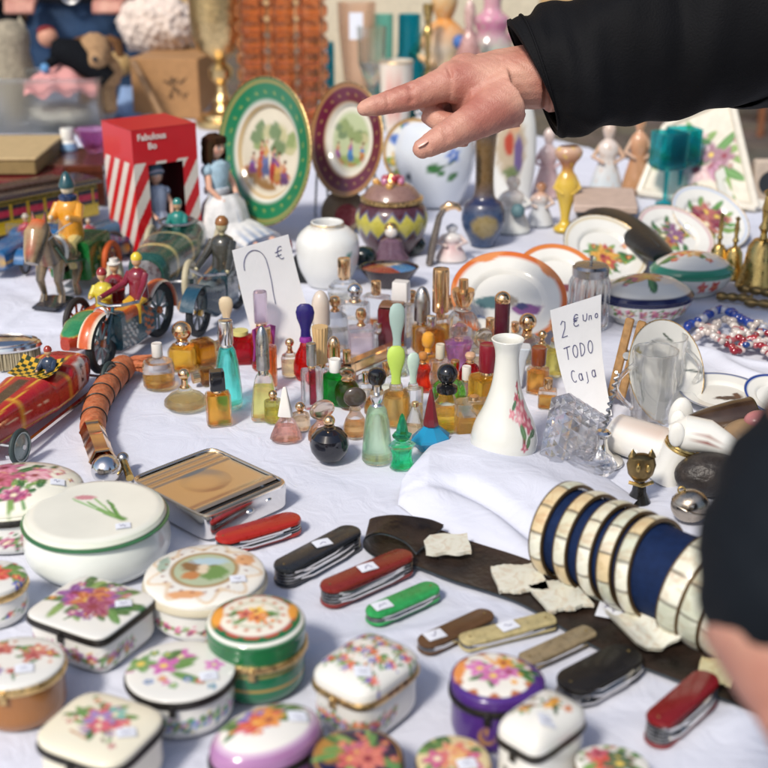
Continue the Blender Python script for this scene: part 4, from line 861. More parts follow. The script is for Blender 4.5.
def crystal():
    """square cut glass ashtray standing tipped on its edge, diamond facets outward"""
    p = B(540, 468); t = thing('crystal_ashtray', 'square cut crystal ashtray tipped up on its edge, covered in diamond facets', 'crystal ashtray', (p.x, p.y, TZ), 0)
    t.rotation_euler = (math.pi/2-.62, .62, .35)
    g = GL((.98, .985, 1), .0, 1.55, .25, 'cut_crystal'); N = 7; a = .040; c_ = 2*a/N; V = []; F = []; idx = {}
    def vid(x, y, z):
        k = (round(x, 6), round(y, 6), round(z, 6))
        if k not in idx: idx[k] = len(V); V.append((x, y, z))
        return idx[k]
    for i in range(N):
        for j in range(N):
            x0, y0 = -a+i*c_, -a+j*c_; q = [vid(x0, y0, 0), vid(x0+c_, y0, 0), vid(x0+c_, y0+c_, 0), vid(x0, y0+c_, 0)]; ap = vid(x0+c_/2, y0+c_/2, .0042+.001*((i+j) % 2)); F += [(q[k], q[(k+1) % 4], ap) for k in range(4)]
    for sd in range(4):
        R_ = Matrix.Rotation(sd*math.pi/2, 3, 'Z')
        for j in range(N):
            for r_ in range(3):
                P0 = [R_ @ Vector(v) for v in ((a, -a+j*c_, -r_*.008), (a, -a+(j+1)*c_, -r_*.008), (a, -a+(j+1)*c_, -(r_+1)*.008), (a, -a+j*c_, -(r_+1)*.008))]; ap = R_ @ Vector((a+.0035, -a+(j+.5)*c_, -(r_+.5)*.008))
                q = [vid(*v) for v in P0]; k_ = vid(*ap); F += [(q[(k+1) % 4], q[k], k_) for k in range(4)]
    for sx_ in range(2):
        pass
    rim = []; b_ = a*.72
    o4 = [(-a, -a), (a, -a), (a, a), (-a, a)]; i4 = [(-b_, -b_), (b_, -b_), (b_, b_), (-b_, b_)]
    O = [vid(x, y, -.024) for x, y in o4]; I_ = [vid(x, y, -.024) for x, y in i4]; K = [vid(x*.9, y*.9, -.008) for x, y in i4]
    for k in range(4): F += [(O[(k+1) % 4], O[k], I_[k], I_[(k+1) % 4]), (I_[(k+1) % 4], I_[k], K[k], K[(k+1) % 4])]
    F.append((K[3], K[2], K[1], K[0]))
    m = MB(); m.add(V, F, T=RT(a*.9, a*.9, .024, 0, 0, 0)); m.build('cut_glass', g, t, sharp=1)
crystal()
def crystal_stopper(label, px, py, r, h):
    p = B(px, py); t = thing('crystal_dish', label, 'crystal dish', (p.x, p.y, TZ), .3)
    m = MB(); m.rev([(0, 0), (.7, 0), (.95, h*.3), (1, h*.5), (.8, h*.9), (.6, h), (.5, h*.7), (0, h*.4)], r, kind='reg8', seg=24, twist=.13); m.build('dish', MATS['cut_crystal'], t, sharp=3)
crystal_stopper('low faceted crystal dish between the bunched cloth and candle snuffer', 590, 472, .026, .018)

def mug(label, px, pyb, pyt, wpx, handle=-1):
    loc, r = base_of(px, pyb, wpx); H = HH(loc, pyt)
    t = thing('glass_mug', label, 'glass mug', loc, 0, 'dimpled glass beer mugs')
    prof = [(0, 0), (.80, 0), (.84, .02*H), (.86, .25*H), (.98, .42*H), (1.0, .55*H), (.92, .70*H), (.94, .85*H), (.98, 1.0*H), (.93, 1.0*H), (.87, .85*H), (.84, .70*H), (.90, .55*H), (.88, .42*H), (.76, .25*H), (.72, .10*H), (0, .09*H)]
    m = MB(); f = [(a, z) for a, z in prof]; m.rev(f, r, r, 'lobed', 96); m.build('glass_body', GL((.98, .98, .98), .0, 1.5, .35, 'mug_glass'), t, sharp=50)
    m = MB(); pts = [(handle*r*(.9+.75*math.sin(math.pi*i/14)), -r*.25, H*(.22+.62*i/14)) for i in range(15)]; m.tube(pts, r*.11, 10); m.build('handle', MATS['mug_glass'], t)
    m = MB(); m.ring(r*.955, r*.028, H, 60, 8); m.build('rim', MATS['mug_glass'], t)
mug('clear dimpled glass mug with curved handle, nearer of the pair', 654, 430, 350, 46)
mug('clear glass mug standing behind the handled one', 664, 412, 336, 44, 1)

def snuffer():
    p = B(601, 462); t = thing('candle_snuffer', 'small silver cone with a twisted upright handle', 'candle snuffer', (p.x, p.y, TZ), 0)
    m = MB(); m.rev([(0, 0), (.98, 0), (1.0, .0015), (.97, .003), (.55, .007), (.30, .014), (.22, .022), (.20, .026), (.34, .030), (.36, .032), (.24, .034), (0, .034)], .022, seg=64); m.build('cone', MSILV, t)
    m = MB(); top = HH(p, 372); m.tube([(.002*math.cos(i*1.5)+.010*i/40, .002*math.sin(i*1.5), .033+(top-.033)*i/40) for i in range(41)], .0014, 6); m.build('handle', MSTEEL, t)
snuffer()

def quad_card(name, label, cat, tl, tr, bl, br, hbase, bow=0, writing=(), seed=0, zfoot=.0):
    """a paper card leaning back: bottom corners on the table, top corners found on a leaning plane"""
    a, b = B(*bl), B(*br); ax = (b-a).normalized(); up = Vector((0, 0, 1)); back = up.cross(ax)
    nrm = None; lean = .28; e = (up*math.cos(lean)+back*math.sin(lean)).normalized(); nrm = ax.cross(e)
    def onplane(px, py):
        r = ray(px, py); k = (a-CAMP).dot(nrm)/r.dot(nrm); return CAMP+r*k
    TL, TR = onplane(*tl), onplane(*tr)
    def f(u, v):
        p = a.lerp(b, u).lerp(TL.lerp(TR, u), v); return p - nrm*(-1)*0 + nrm*bow*math.sin(math.pi*v)*1 + Vector((0, 0, .0008))
    m = MB(); m.grid(lambda u, v: f(u, v), 12, 16); m.grid(lambda u, v: f(u, v)+nrm*.0005, 12, 16)
    o = m.build('card', PAPER)
    sgn = 1 if (CAMP-a).dot(nrm) > 0 else -1
    m = MB()
    for s_ in writing:
        m.tube([f(x, y)+nrm*sgn*.0009 for x, y in s_], .00045, 5, (.12, .12, .22))
    w_ = m.build('handwriting', P('pencil', lin('#4a4a72'), .6), o)
    o.name = name; tag(o, label, cat); return o
def arc(cx, cy, rx, ry, a0, a1, n=9): return [(cx+rx*math.cos(math.radians(a0+(a1-a0)*i/n)), cy+ry*math.sin(math.radians(a0+(a1-a0)*i/n))) for i in range(n+1)]
W1 = [[(.13, .82)]+arc(.33, .83, .20, .125, 165, 10, 14)+[(.535, .78), (.53, .68), (.51, .58), (.50, .5)], arc(.80, .88, .06, .05, 60, 300), [(.70, .89), (.82, .90)], [(.70, .86), (.80, .865)]]
quad_card('price_card', 'plain white card hand marked 7 euro leaning in front of the doll', 'price card', (232, 251), (288, 235), (264, 372), (324, 358), 0, -.006, W1)
def letters(word, x, y, w, h):
    out = []; 
    G_ = {'2': [[(0, .8), (.3, 1), (.7, .9), (.6, .5), (0, 0), (.9, .02)]], 'E': [arc(.55, .7, .4, .3, 40, 270), arc(.55, .25, .5, .25, 90, 320)], 'U': [[(0, 1), (.05, .2), (.5, 0), (.8, .3), (.85, 1)]], 'n': [[(0, 0), (.1, .6), (.5, .55), (.55, 0)]], 'o': [arc(.4, .3, .3, .3, 0, 360)],
          'T': [[(0, .95), (1, 1)], [(.5, 1), (.45, 0)]], 'O': [arc(.5, .5, .38, .48, 0, 360, 14)], 'D': [[(.1, 0), (.12, 1)], arc(.12, .5, .7, .5, 90, -90)], 'C': [arc(.5, .5, .42, .5, 50, 310, 12)], 'a': [arc(.4, .3, .3, .3, 0, 360), [(.7, .6), (.75, 0)]], 'j': [[(.4, .6), (.4, -.2), (.1, -.35)]]}
    for i, ch in enumerate(word):
        for s_ in G_.get(ch, []): out.append([(x+(i+px_*.8)*w, y+py_*h) for px_, py_ in s_])
    return out
W2 = letters('2', .16, .74, .16, .14)+letters('E', .42, .80, .14, .10)+[[(.42, .865), (.52, .87)], [(.42, .85), (.50, .852)]]+letters('Uno', .62, .82, .12, .06)+letters('TODO', .16, .54, .17, .11)+letters('Caja', .20, .34, .16, .10)
quad_card('price_card', 'white card hand lettered 2 euro uno, todo caja, held by a clothes peg', 'price card', (550, 311), (601, 295), (577, 424), (612, 416), 0, -.008, W2)
def peg():
    a = G(611, 396, .008); t = thing('clothes_peg', 'weathered wooden clothes peg clipped upright to the lettered card', 'clothes peg', (a.x+.004, a.y-.006, a.z), -.3)
    H = .074
    m = MB(); 
    for s_, nm in ((-1, 'peg_arm'), (1, 'peg_arm')):
        m = MB(); m.box(s_*.0042-.0038, s_*.0042+.0038, -.005, .005, 0, H, lin('#a07a4c'), T=RT(ry=s_*.015), b=.0012); m.build(nm, P('weathered_wood', None, .65, var=.35, vscale=180, bump=.3, bscale=200), t)
    m = MB(); m.ring(.0045, .0009, 0, 20, 6, T=RT(z=H*.55, ry=0, rx=math.pi/2)); m.tube([(0, -.006, H*.55), (0, .006, H*.55)], .0035, 10); m.build('spring', MSTEEL, t)
    t.rotation_euler = (-.25, .16, -.3); t.scale = (1.25, 1.25, 1.2)
peg()

def coral_handle():
    pts = [(124, 366, .012), (108, 385, .014), (97, 405, .014), (92, 430, .014)]
    f = curve_fn([G(*p) for p in pts])
    t = thing('cane_handle', 'curved handle of ridged orange shell rings with silver end', 'cane handle', (0, 0, 0))
    m = MB(); n = 90; P_ = [f(i/n) for i in range(n+1)]
    rs = [(.0145-.002*(i/n))*(1+.10*abs(math.sin(i/n*math.pi*6))**.6-.06) for i in range(n+1)]
    def col(v): k = vn(v[:, 0]*70, v[:, 1]*70, 2, 1)*.5+.5; return np.outer(k, lin('#b5582c'))+np.outer(1-k, lin('#c98058'))
    m.tube(P_, rs, 22, col); m.build('ringed_grip', P('coral_shell', None, .55, var=.3, vscale=260, bump=.6, bscale=260), t)
    for k in range(1, 6):
        m = MB(); p = f(k/6-.0); d = (f(k/6+.02)-f(k/6-.02)).normalized(); q = d.to_track_quat('Z', 'Y').to_matrix().to_4x4()
        m.ring(.0150-.002*k/6, .0007, 0, 30, 6, T=Matrix.Translation(p)@q); m.build('wire_ring', MPEW, t)
    m = MB(); a = G(128, 366, .010)   # frayed flared end
    for i in range(26):
        r = random.Random(i); q = f(0); e = q + Vector((r.uniform(.012, .038), r.uniform(-.012, .022), r.uniform(-.010, .008))); m.tube([q, q.lerp(e, .5)+Vector((0, 0, .003)), e], [.006, .004, .001], 6, col)
    m.build('frayed_end', MATS['coral_shell'], t)
    a, b = f(1), G(108, 474, .013); d = (b-a); q = d.to_track_quat('Z', 'Y').to_matrix().to_4x4(); L = d.length
    m = MB(); m.rev([(.8, 0), (1.05, .001), (1.08, .004), (1.0, .006), (1.0, L*.33), (1.06, L*.35), (1.0, L*.38), (1.0, L*.66), (1.12, L*.70), (1.0, L*.74)], .0125, T=Matrix.Translation(a)@q, seg=12, kind='reg6')
    m.build('ferrule', MGOLD, t)
    m = MB(); m.ball(tuple(a+d*.90), .0145, 24); m.build('silver_knob', MSILV, t)
coral_handle()
def tap():
    a, b = G(118, 478, .006), G(124, 455, .010)
    t = thing('corkscrew_tap', 'tiny brass and steel screw fitting next to the tobacco tin', 'metal fitting', (0, 0, 0))
    m = MB(); m.tube([G(130, 478, .006), G(124, 462, .012)], [.004, .0035], 12); m.build('stem', MBRASS, t)
    m = MB(); m.ball(tuple(G(123, 458, .014)), .0058, 16); m.ball(tuple(G(118, 471, .006)), .0052, 16); m.ball(tuple(G(115, 464, .006)), .004, 14); m.build('knob', MSTEEL, t)
tap()
def hairbrush():
    c = G(2, 345, .025); s_ = S(c); t = thing('clothes_brush', 'silver backed clothes brush with pale bristles, beyond the red tin car', 'brush', (c.x, c.y, TZ), .12)
    a, b = 38/s_, .024
    m = MB(); m.rev([(0, .022), (1, .022), (1.04, .0245), (1.0, .028), (.7, .0325), (.3, .034), (0, .0345)], a, b, seg=72); m.rev([(.9, .0285), (.93, .031), (.8, .0325)], a, b); m.build('silver_back', MSILV, t)
    m = MB(); r = random.Random(3)
    for i in range(900):
        an = r.uniform(0, 6.28); k = math.sqrt(r.uniform(.0, 1)) if i > 300 else r.uniform(.93, 1); x, y = a*.96*k*math.cos(an), b*.96*k*math.sin(an)
        m.tube([(x, y, .023), (x*1.01+r.uniform(-.0006, .0006), y*1.01, .0005)], .0005, 4, lin(r.choice(['#b5a888', '#8a7c60', '#cbbf9f'])), cap=False)
    m.build('bristles', MATTE, t)['kind'] = 'stuff'
hairbrush()
# ------------------------------------------------------------------ tin toys
def toy_frame(front, rear):
    """front and rear ground contact pixels -> origin midway, x axis pointing forward"""
    A, Bp = B(*front), B(*rear); d = A-Bp; c = (A+Bp)/2; return c, math.atan2(d.y, d.x), d.length
RED, ORG, YEL, GRN, TEA, BLU, MAR = lin('#b01a22'), lin('#c8571c'), lin('#d3a52c'), lin('#1f7a3c'), lin('#1f4f5a'), lin('#1a2f55'), lin('#6a1830')
def wheel(parent, x, y, r, w=.008, tyre=(.03, .03, .03), rim=(.5, .5, .5), spokes=0, hub=YEL, steer=0):
    T = RT(x, y, r, rx=math.pi/2, rz=steer)
    m = MB(); m.ring(r*.86, r*.15, 0, 40, 10, tyre, T@Matrix.Scale(1, 4)); tq = m.build('wheel', MATTE, parent)
    m = MB(); m.rev([(.74, -w*.25), (.82, -w*.28), (.82, w*.28), (.74, w*.25), (.74, -w*.25)], r, T=T, col=rim)
    if spokes:
        for i in range(spokes):
            a = math.pi*2*i/spokes; m.box(-r*.05, r*.05, r*.12, r*.78, -w*.1, w*.1, rim, T=T@Matrix.Rotation(a, 4, 'Z'))
    else:
        m.rev([(0, -w*.2), (.78, -w*.12), (.78, w*.12), (.3, w*.35), (0, w*.4)], r, T=T, col=rim); m.rev([(0, -w*.4), (.3, -w*.35), (.78, -w*.1)], r, T=T, col=rim)
    m.rev([(0, -w*.55), (.13, -w*.5), (.13, w*.5), (0, w*.55)], r, T=T, col=hub, seg=16); m.build('rim', TIN, tq)
    return tq
def figure(parent, name, T, s, coat, legs, skin=lin('#c8a078'), hat=YEL, sit=True, arms=(.5, 0), hatkind='cap', hands=None):
    """small moulded tin rider, one mesh; s = seated height"""
    m = MB()
    m.rev([(0, 0), (.9, 0), (1.0, .1*s), (.9, .3*s), (1.05, .52*s), (.85, .62*s), (.4, .68*s), (0, .69*s)], s*.19, s*.21, seg=20, col=coat, T=T)
    m.rev([(.3, .64*s), (.3, .74*s)], s*.16, seg=12, col=skin, T=T)
    def face(v):
        C = np.tile(np.asarray(skin), (len(v), 1)); 
        C = mixc(C, sm(np.hypot(v[:, 1]-s*.045, v[:, 2]-s*.02)-s*.018, s*.01)*(v[:, 0] > 0), (.02, .02, .03)); C = mixc(C, sm(np.hypot(v[:, 1]+s*.045, v[:, 2]-s*.02)-s*.018, s*.01)*(v[:, 0] > 0), (.02, .02, .03))
        return mixc(C, sm(np.hypot(v[:, 1], (v[:, 2]+s*.055)*2)-s*.03, s*.01)*(v[:, 0] > 0), RED)
    m.rev([(math.sin(math.pi*i/10), -math.cos(math.pi*i/10)*s*.125) for i in range(11)], s*.105, seg=18, col=face, T=T@Matrix.Translation((0, 0, s*.84)))
    if hatkind == 'cap': m.rev([(1.05, 0), (1.1, .03*s), (.95, .09*s), (.5, .14*s), (0, .15*s)], s*.108, seg=18, col=hat, T=T@Matrix.Translation((-.01*s, 0, s*.86)))
    elif hatkind == 'flat': m.rev([(0, 0), (1.3, 0), (1.3, .03*s), (.8, .04*s), (.8, .12*s), (0, .13*s)], s*.11, seg=18, col=hat, T=T@Matrix.Translation((0, 0, s*.91)))
    elif hatkind == 'clown': m.rev([(1.15, -.02*s), (1.2, .02*s), (1, .08*s), (.5, .2*s), (.25, .22*s), (0, .24*s)], s*.108, seg=18, col=hat, T=T@Matrix.Translation((0, 0, s*.87)))
    for sd in (-1, 1):
        sh = (0, sd*s*.17, .56*s); el = (arms[0]*s*.35, sd*s*.22, .38*s); ha = hands[0 if sd < 0 else 1] if hands else (arms[0]*s*.75, sd*s*.14, (.40+arms[1])*s)
        m.tube([sh, el, ha], [s*.085, s*.070, s*.05], 10, coat, T); m.ball(ha, s*.04, 10, skin, T)
        if sit: m.tube([(0, sd*s*.08, .05*s), (s*.30, sd*s*.12, .02*s), (s*.32, sd*s*.13, -.38*s)], [s*.12, s*.09, s*.065], 10, legs, T); m.loft([(s*.28, s*.04, -.44*s, -.36*s), (s*.44, s*.03, -.44*s, -.39*s)], 10, (.03, .02, .02), T)
    return m.build(name, TIN, parent)

def tin_pattern(base, fn): return lambda v: fn(np.tile(np.asarray(base, float), (len(v), 1)), v)
def red_car():
    c, rz, L = toy_frame((-28, 470), (82, 386))
    t = thing('toy_racing_car', 'red tin racing car number 2 with yellow lining and checked seat', 'toy car', (c.x, c.y, TZ), rz)
    k = L/.205; h = .050*k; w = .030*k
    def pat(C, v):
        X, Y, Z = v[:, 0]/k, v[:, 1]/k, v[:, 2]/k
        for x in (-.030, .018, .046): C = mixc(C, sm(np.abs(X-x)-.0012, .001), YEL)
        for y in (.013, -.013): C = mixc(C, sm(np.abs(Y-y)-.0008, .0008)*(Z > .03), YEL)
        C = mixc(C, sm(np.abs(Z-.018)-.0007, .0007), YEL)
        C = mixc(C, sm(np.abs(Z-.031)-.0009, .0006)*(np.sin(X*2200) > 0)*(X > .0), lin('#e8c8a8'))
        C = mixc(C, sm(np.abs(Y)-.006, .001)*(Z > .035)*(X > .005), lin('#3a2a20'))
        C = mixc(C, sm(np.maximum(np.abs(X+.060)-.011, np.abs(Z-.033)-.013), .002), lin('#d8d4cc')); 
        # the numeral 2
        u, q = (X+.060)/.008, (Z-.033)/.010; s_ = np.where(Y < 0, 1, -1); u = u*s_
        n2 = np.minimum.reduce([np.abs(np.hypot(u, (q-.35))-.45)+ (u < -.2)*(q < .35)*9 + (q < .1)*9*(u < .0), np.where((q < .35) & (q > -.7), np.abs(u-(q+.2)*.7), 9), np.where(np.abs(u) < .55, np.abs(q+.75), 9)])
        C = mixc(C, sm(n2-.16, .1)*(np.abs(X+.060) < .010)*(np.abs(Z-.033) < .0115), (.02, .02, .03)); return C
    secs = [(-.105, .006, .018, .030), (-.098, .014, .012, .038), (-.08, .022, .010, .046), (-.058, .026, .010, .050), (-.040, .028, .010, .048), (-.036, .028, .010, .044), (-.006, .028, .010, .043), (-.002, .027, .010, .048), (.02, .024, .010, .047), (.05, .020, .010, .045), (.082, .016, .010, .042), (.084, .016, .011, .041)]
    m = MB(); dn = []
    for a, b in zip(secs, secs[1:]):
        for i in range(6): q = i/6; dn.append(tuple(x+(y-x)*q for x, y in zip(a, b)))
    dn.append(secs[-1]); m.loft([tuple(x*k for x in s_) for s_ in dn], 80, tin_pattern(lin('#a8151a'), pat), p=4); m.build('car_body', TIN, t)
    m = MB()
    def chk(v): X, Y = v[:, 0]/k, v[:, 1]/k; q = ((np.floor(X/.0045)+np.floor(Y/.0045)) % 2)[:, None]; return np.where(q > 0, np.asarray(YEL), np.asarray(lin('#2f3a1a')))
    m.grid(lambda u, v: ((-.036+.032*u)*k, (-.022+.044*v)*k, (.0455+.004*(2*v-1)**2+.008*(1-u)**3)*k), 40, 44, chk); m.build('checked_seat', TIN, t)
    m = MB(); m.rev([(.7, 0), (1, 0), (1, .003), (.7, .003)], .017*k, .013*k, 'sq', T=RT(.084*k, 0, .026*k, ry=math.pi/2), col=(.5, .5, .5)); m.box(-.075*k, .09*k, -.031*k, -.027*k, .008*k, .011*k, (.45, .45, .45)); m.box(-.075*k, .09*k, .027*k, .031*k, .008*k, .011*k, (.45, .45, .45)); m.build('running_board', MSILV, t)
    for x in (L/2*.78, -L/2*.92):
        for y in (-1, 1): wheel(t, x, y*.036*k, .0165*k, .010*k, lin('#2c3a3a'), lin('#7a8a88'), 0, (.7, .7, .7))
        m = MB(); m.tube([(x, -.036*k, .0165*k), (x, .036*k, .0165*k)], .0015*k, 8); m.build('axle', MSTEEL, t)
    figure(t, 'driver', RT(-.030*k, .008*k, .036*k), .034*k, lin('#2c3a50'), lin('#2c3a50'), hat=lin('#9a3020'), sit=False, arms=(.6, 0))
red_car()

def motorcycle():
    c, rz, L = toy_frame((104, 372), (160, 336))
    t = thing('toy_motorcycle', 'orange tin motorcycle with sidecar, yellow helmeted rider and passenger', 'toy motorcycle', c, rz)
    k = L/.110; R = .029*k
    # bike lies along x; the side car stands on the far (+y) side seen from the camera
    side = 1 if (Matrix.Rotation(rz, 3, 'Z') @ Vector((0, 1, 0))).y > 0 else -1
    for x in (.055*k, -.055*k): wheel(t, x, 0, R, .007*k, lin('#23292b'), lin('#6f8486'), 8, lin('#c86a2c'), .12 if x > 0 else 0)
    for x, a0, a1 in ((.055*k, 10, 165), (-.055*k, 20, 190)):   # mudguards
        m = MB(); n = 24
        def f(u, v):
            a = math.radians(a0+(a1-a0)*u); y = (v*2-1)*.0075*k; r = R*1.12-.0025*k*(2*v-1)**2; return (x+r*math.cos(a), y, R+r*math.sin(a))
        def pc(v): C = np.tile(np.asarray(ORG), (len(v), 1)); return mixc(C, sm(.0055*k-np.abs(v[:, 1]), .001*k), lin('#e8e0c8'))
        m.grid(f, n, 8, pc); m.build('mudguard', TIN, t)
    def pat(C, v):
        X, Z = v[:, 0]/k, v[:, 2]/k
        C = mixc(C, sm(np.maximum(np.abs(X-.004)-.018, np.abs(Z-.047)-.0055), .001), ORG)
        C = mixc(C, sm(np.abs(np.maximum(np.abs(X-.004)-.018, np.abs(Z-.047)-.0055))-.0006, .0006), YEL)
        g = sm(np.maximum(np.abs(X-.014)-.014, np.abs(Z-.025)-.013), .001)
        C = mixc(C, g*(np.sin(X*900+Z*700) > .2), lin('#c9ccc4')); C = mixc(C, g*(np.sin(X*1500-Z*1300) > .6), (.03, .03, .03))
        C = mixc(C, sm(np.maximum(np.abs(X+.022)-.010, np.abs(Z-.028)-.014), .001)*(np.sin(X*1300)*np.sin(Z*900) > 0), lin('#c86a2c')); return C
    m = MB(); m.loft([(x*k, w_*k, a*k, b*k) for x, w_, a, b in [(-.040, .004, .020, .036)]+[(-.036+.0035*i, .0085, .010+.0004*abs(i-10), .038+.014*math.sin(min(1, i/12)*1.57)) for i in range(20)]+[(.036, .004, .030, .052)]], 60, tin_pattern(TEA, pat), p=6); m.build('tank_panel', TIN, t)
    m = MB()
    for y in (-.0045, .0045): m.tube([(.055*k, y*k*1.6, R), (.042*k, y*k, .050*k), (.037*k, y*k, .060*k)], .0018*k, 8, TEA)
    m.tube([(-.055*k, -.006*k, R), (-.02*k, -.006*k, .02*k), (.03*k, -.006*k, .012*k)], .0022*k, 8, lin('#9aa09c')); m.tube([(-.078*k, -.011*k, .020*k), (-.02*k, -.011*k, .012*k)], .004*k, 10, lin('#2c3436'))
    m.build('fork', TIN, t)
    m = MB(); m.tube([(.018*k, -.022*k, .062*k), (.034*k, -.012*k, .062*k), (.037*k, 0, .061*k), (.034*k, .012*k, .062*k), (.018*k, .022*k, .062*k)], .0017*k, 8); m.build('handlebar', MSTEEL, t)
    m = MB(); m.rev([(0, 0), (.6, .001), (1, .006*k), (1.05, .010*k), (.9, .011*k), (0, .0095*k)], .0075*k, T=RT(.042*k, 0, .057*k, ry=math.pi/2)); m.build('headlight', MSILV, t)
    m = MB(); m.loft([(-.034*k, .007*k, .046*k, .050*k), (-.028*k, .010*k, .046*k, .053*k), (-.012*k, .007*k, .047*k, .052*k)], 16, (.03, .02, .02)); m.build('saddle', TIN, t)
    figure(t, 'rider', RT(-.020*k, 0, .050*k), .049*k, lin('#7a1a2c'), lin('#d0a52c'), hat=lin('#d9c034'), hands=((.038*k, -.020*k, .012*k), (.038*k, .020*k, .012*k)))
    # side car
    y0 = side*.040*k
    def sp(C, v):
        X, Y = v[:, 0]/k, (v[:, 1]-y0)/k; Z = v[:, 2]/k
        e = ((X-.028)/.030)**2 + (Y/.016)**2; C = mixc(C, sm(e-1, .15)*(Z > .030), lin('#e0a838')); C = mixc(C, sm(e-.78, .1)*(Z > .030), lin('#2f8050')); return C
    secs = [(-.060, .008, .018, .030), (-.050, .017, .014, .040), (-.030, .020, .012, .042), (-.008, .021, .012, .041), (.01, .021, .012, .042), (.03, .018, .012, .040), (.048, .011, .014, .034), (.058, .004, .018, .028)]
    dn = []
    for a, b in zip(secs, secs[1:]):
        for i in range(6): dn.append(tuple((x+(y-x)*i/6)*k for x, y in zip(a, b)))
    m = MB(); T = Matrix.Translation((0, y0, 0)); m.loft(dn, 50, lambda v: tin_pattern(lin('#a83418'), lambda C, v: sp(C, v+np.array([0, y0, 0])))(v), T=T, p=3); m.build('sidecar', TIN, t)
    wheel(t, -.01*k, y0+side*.028*k, .024*k, .007*k, lin('#23201e'), lin('#a84a28'), 8)
    m = MB(); m.tube([(.02*k, 0, .022*k), (.02*k, y0, .020*k)], .002*k, 8); m.tube([(-.03*k, 0, .022*k), (-.03*k, y0, .020*k)], .002*k, 8); m.build('side_strut', MSTEEL, t)
    figure(t, 'passenger', RT(-.018*k, y0, .034*k), .046*k, lin('#c9b83a'), MAR, hat=lin('#8a2020'), sit=False, arms=(.4, 0))
    figure(t, 'passenger', RT(-.042*k, y0, .034*k), .048*k, lin('#8a1f28'), MAR, hat=lin('#d8d4cc'), sit=False, hatkind='flat', arms=(.3, 0))
motorcycle()

def racing_green():
    c, rz, L = toy_frame((150, 306), (190, 262))
    t = thing('toy_racing_car', 'dark green tin racing car with cream wheels behind the motorcycle', 'toy car', (c.x, c.y, TZ), rz)
    k = L/.15
    def pat(C, v): X = v[:, 0]/k; C = mixc(C, sm(np.abs(X-.045)-.0012, .001), lin('#c9b878')); return mixc(C, sm(np.abs(X+.0)-.0012, .001), lin('#c9b878'))
    secs = [(-.10, .006, .022, .034), (-.08, .018, .014, .046), (-.05, .024, .012, .052), (-.02, .026, .012, .048), (0, .025, .012, .052), (.04, .022, .012, .052), (.072, .019, .014, .050), (.078, .016, .016, .046)]
    dn = []
    for a, b in zip(secs, secs[1:]):
        for i in range(6): dn.append(tuple((x+(y-x)*i/6)*k for x, y in zip(a, b)))
    dn.append(tuple(x*k for x in secs[-1]))
    m = MB(); m.loft(dn, 40, tin_pattern(lin('#1d4a40'), pat), p=2.6); m.build('car_body', TIN, t)
    m = MB(); m.rev([(0, 0), (.9, 0), (.95, .002), (0, .003)], .015*k, T=RT(.078*k, 0, .031*k, ry=math.pi/2), col=(.4, .42, .42)); m.build('radiator', MSTEEL, t)
    for x in (.062*k, -.062*k):
        for y in (-1, 1): wheel(t, x, y*.036*k, .021*k, .009*k, lin('#b8ae90'), lin('#8a8c80'), 8, (.05, .1, .1))
        m = MB(); m.tube([(x, -.036*k, .021*k), (x, .036*k, .021*k)], .0015*k, 8); m.build('axle', MSTEEL, t)
    m = MB(); m.ring(.019*k, .0015*k, .054*k, 30, 6, T=RT(-.035*k), ry=.017*k, col=lin('#8a7a8c')); m.build('windscreen', MSTEEL, t)
    figure(t, 'driver', RT(-.04*k, 0, .036*k), .040*k, lin('#1f7a70'), TEA, hat=lin('#2a8078'), sit=False)
racing_green()
def blue_car(name, label, front, rear, col, k0, driver=True, stripe=YEL):
    c, rz, L = toy_frame(front, rear); t = thing('toy_car', label, 'toy car', (c.x, c.y, TZ), rz); k = L/k0
    m = MB(); secs = [(-.10, .020, .016, .034), (-.095, .026, .012, .040), (-.05, .028, .012, .042), (-.045, .028, .012, .036), (0, .027, .012, .036), (.005, .024, .012, .046), (.05, .021, .012, .046), (.085, .018, .012, .044), (.09, .016, .014, .042)]
    m.loft([tuple(x*k for x in s_) for s_ in secs], 32, tin_pattern(col, lambda C, v: mixc(C, sm(np.abs(v[:, 2]/k-.024)-.0015, .001), stripe)), p=5); m.build('car_body', TIN, t)
    for x in (.06*k, -.06*k):
        for y in (-1, 1):
            wheel(t, x, y*.033*k, .018*k, .008*k, (.03, .03, .03), lin('#7a8a98'), 6)
            m = MB(); yy = y*.033*k
            m.grid(lambda u, v: (x+.023*k*math.cos(math.pi*(.05+.9*u)), yy+(v*2-1)*.008*k, .018*k+.023*k*math.sin(math.pi*(.05+.9*u))), 14, 4, col); m.build('mudguard', TIN, t)
    m = MB(); m.box(.0, .003*k, -.022*k, .022*k, .046*k, .062*k, (.6, .65, .7)); m.build('windscreen', GL(), t)
    if driver: figure(t, 'driver', RT(-.022*k, 0, .032*k), .040*k, lin('#a81f30'), BLU, hat=lin('#c8c0b0'), sit=False, hatkind='flat')
    return t
blue_car('toy_car', 'navy tin open tourer with driver in red, behind the horse cart', (128, 262), (68, 246), lin('#16284a'), .20)
blue_car('toy_car', 'bright blue tin car with arched mudguards left of the horse cart', (2, 276), (44, 250), lin('#1f5a8c'), .15, True)
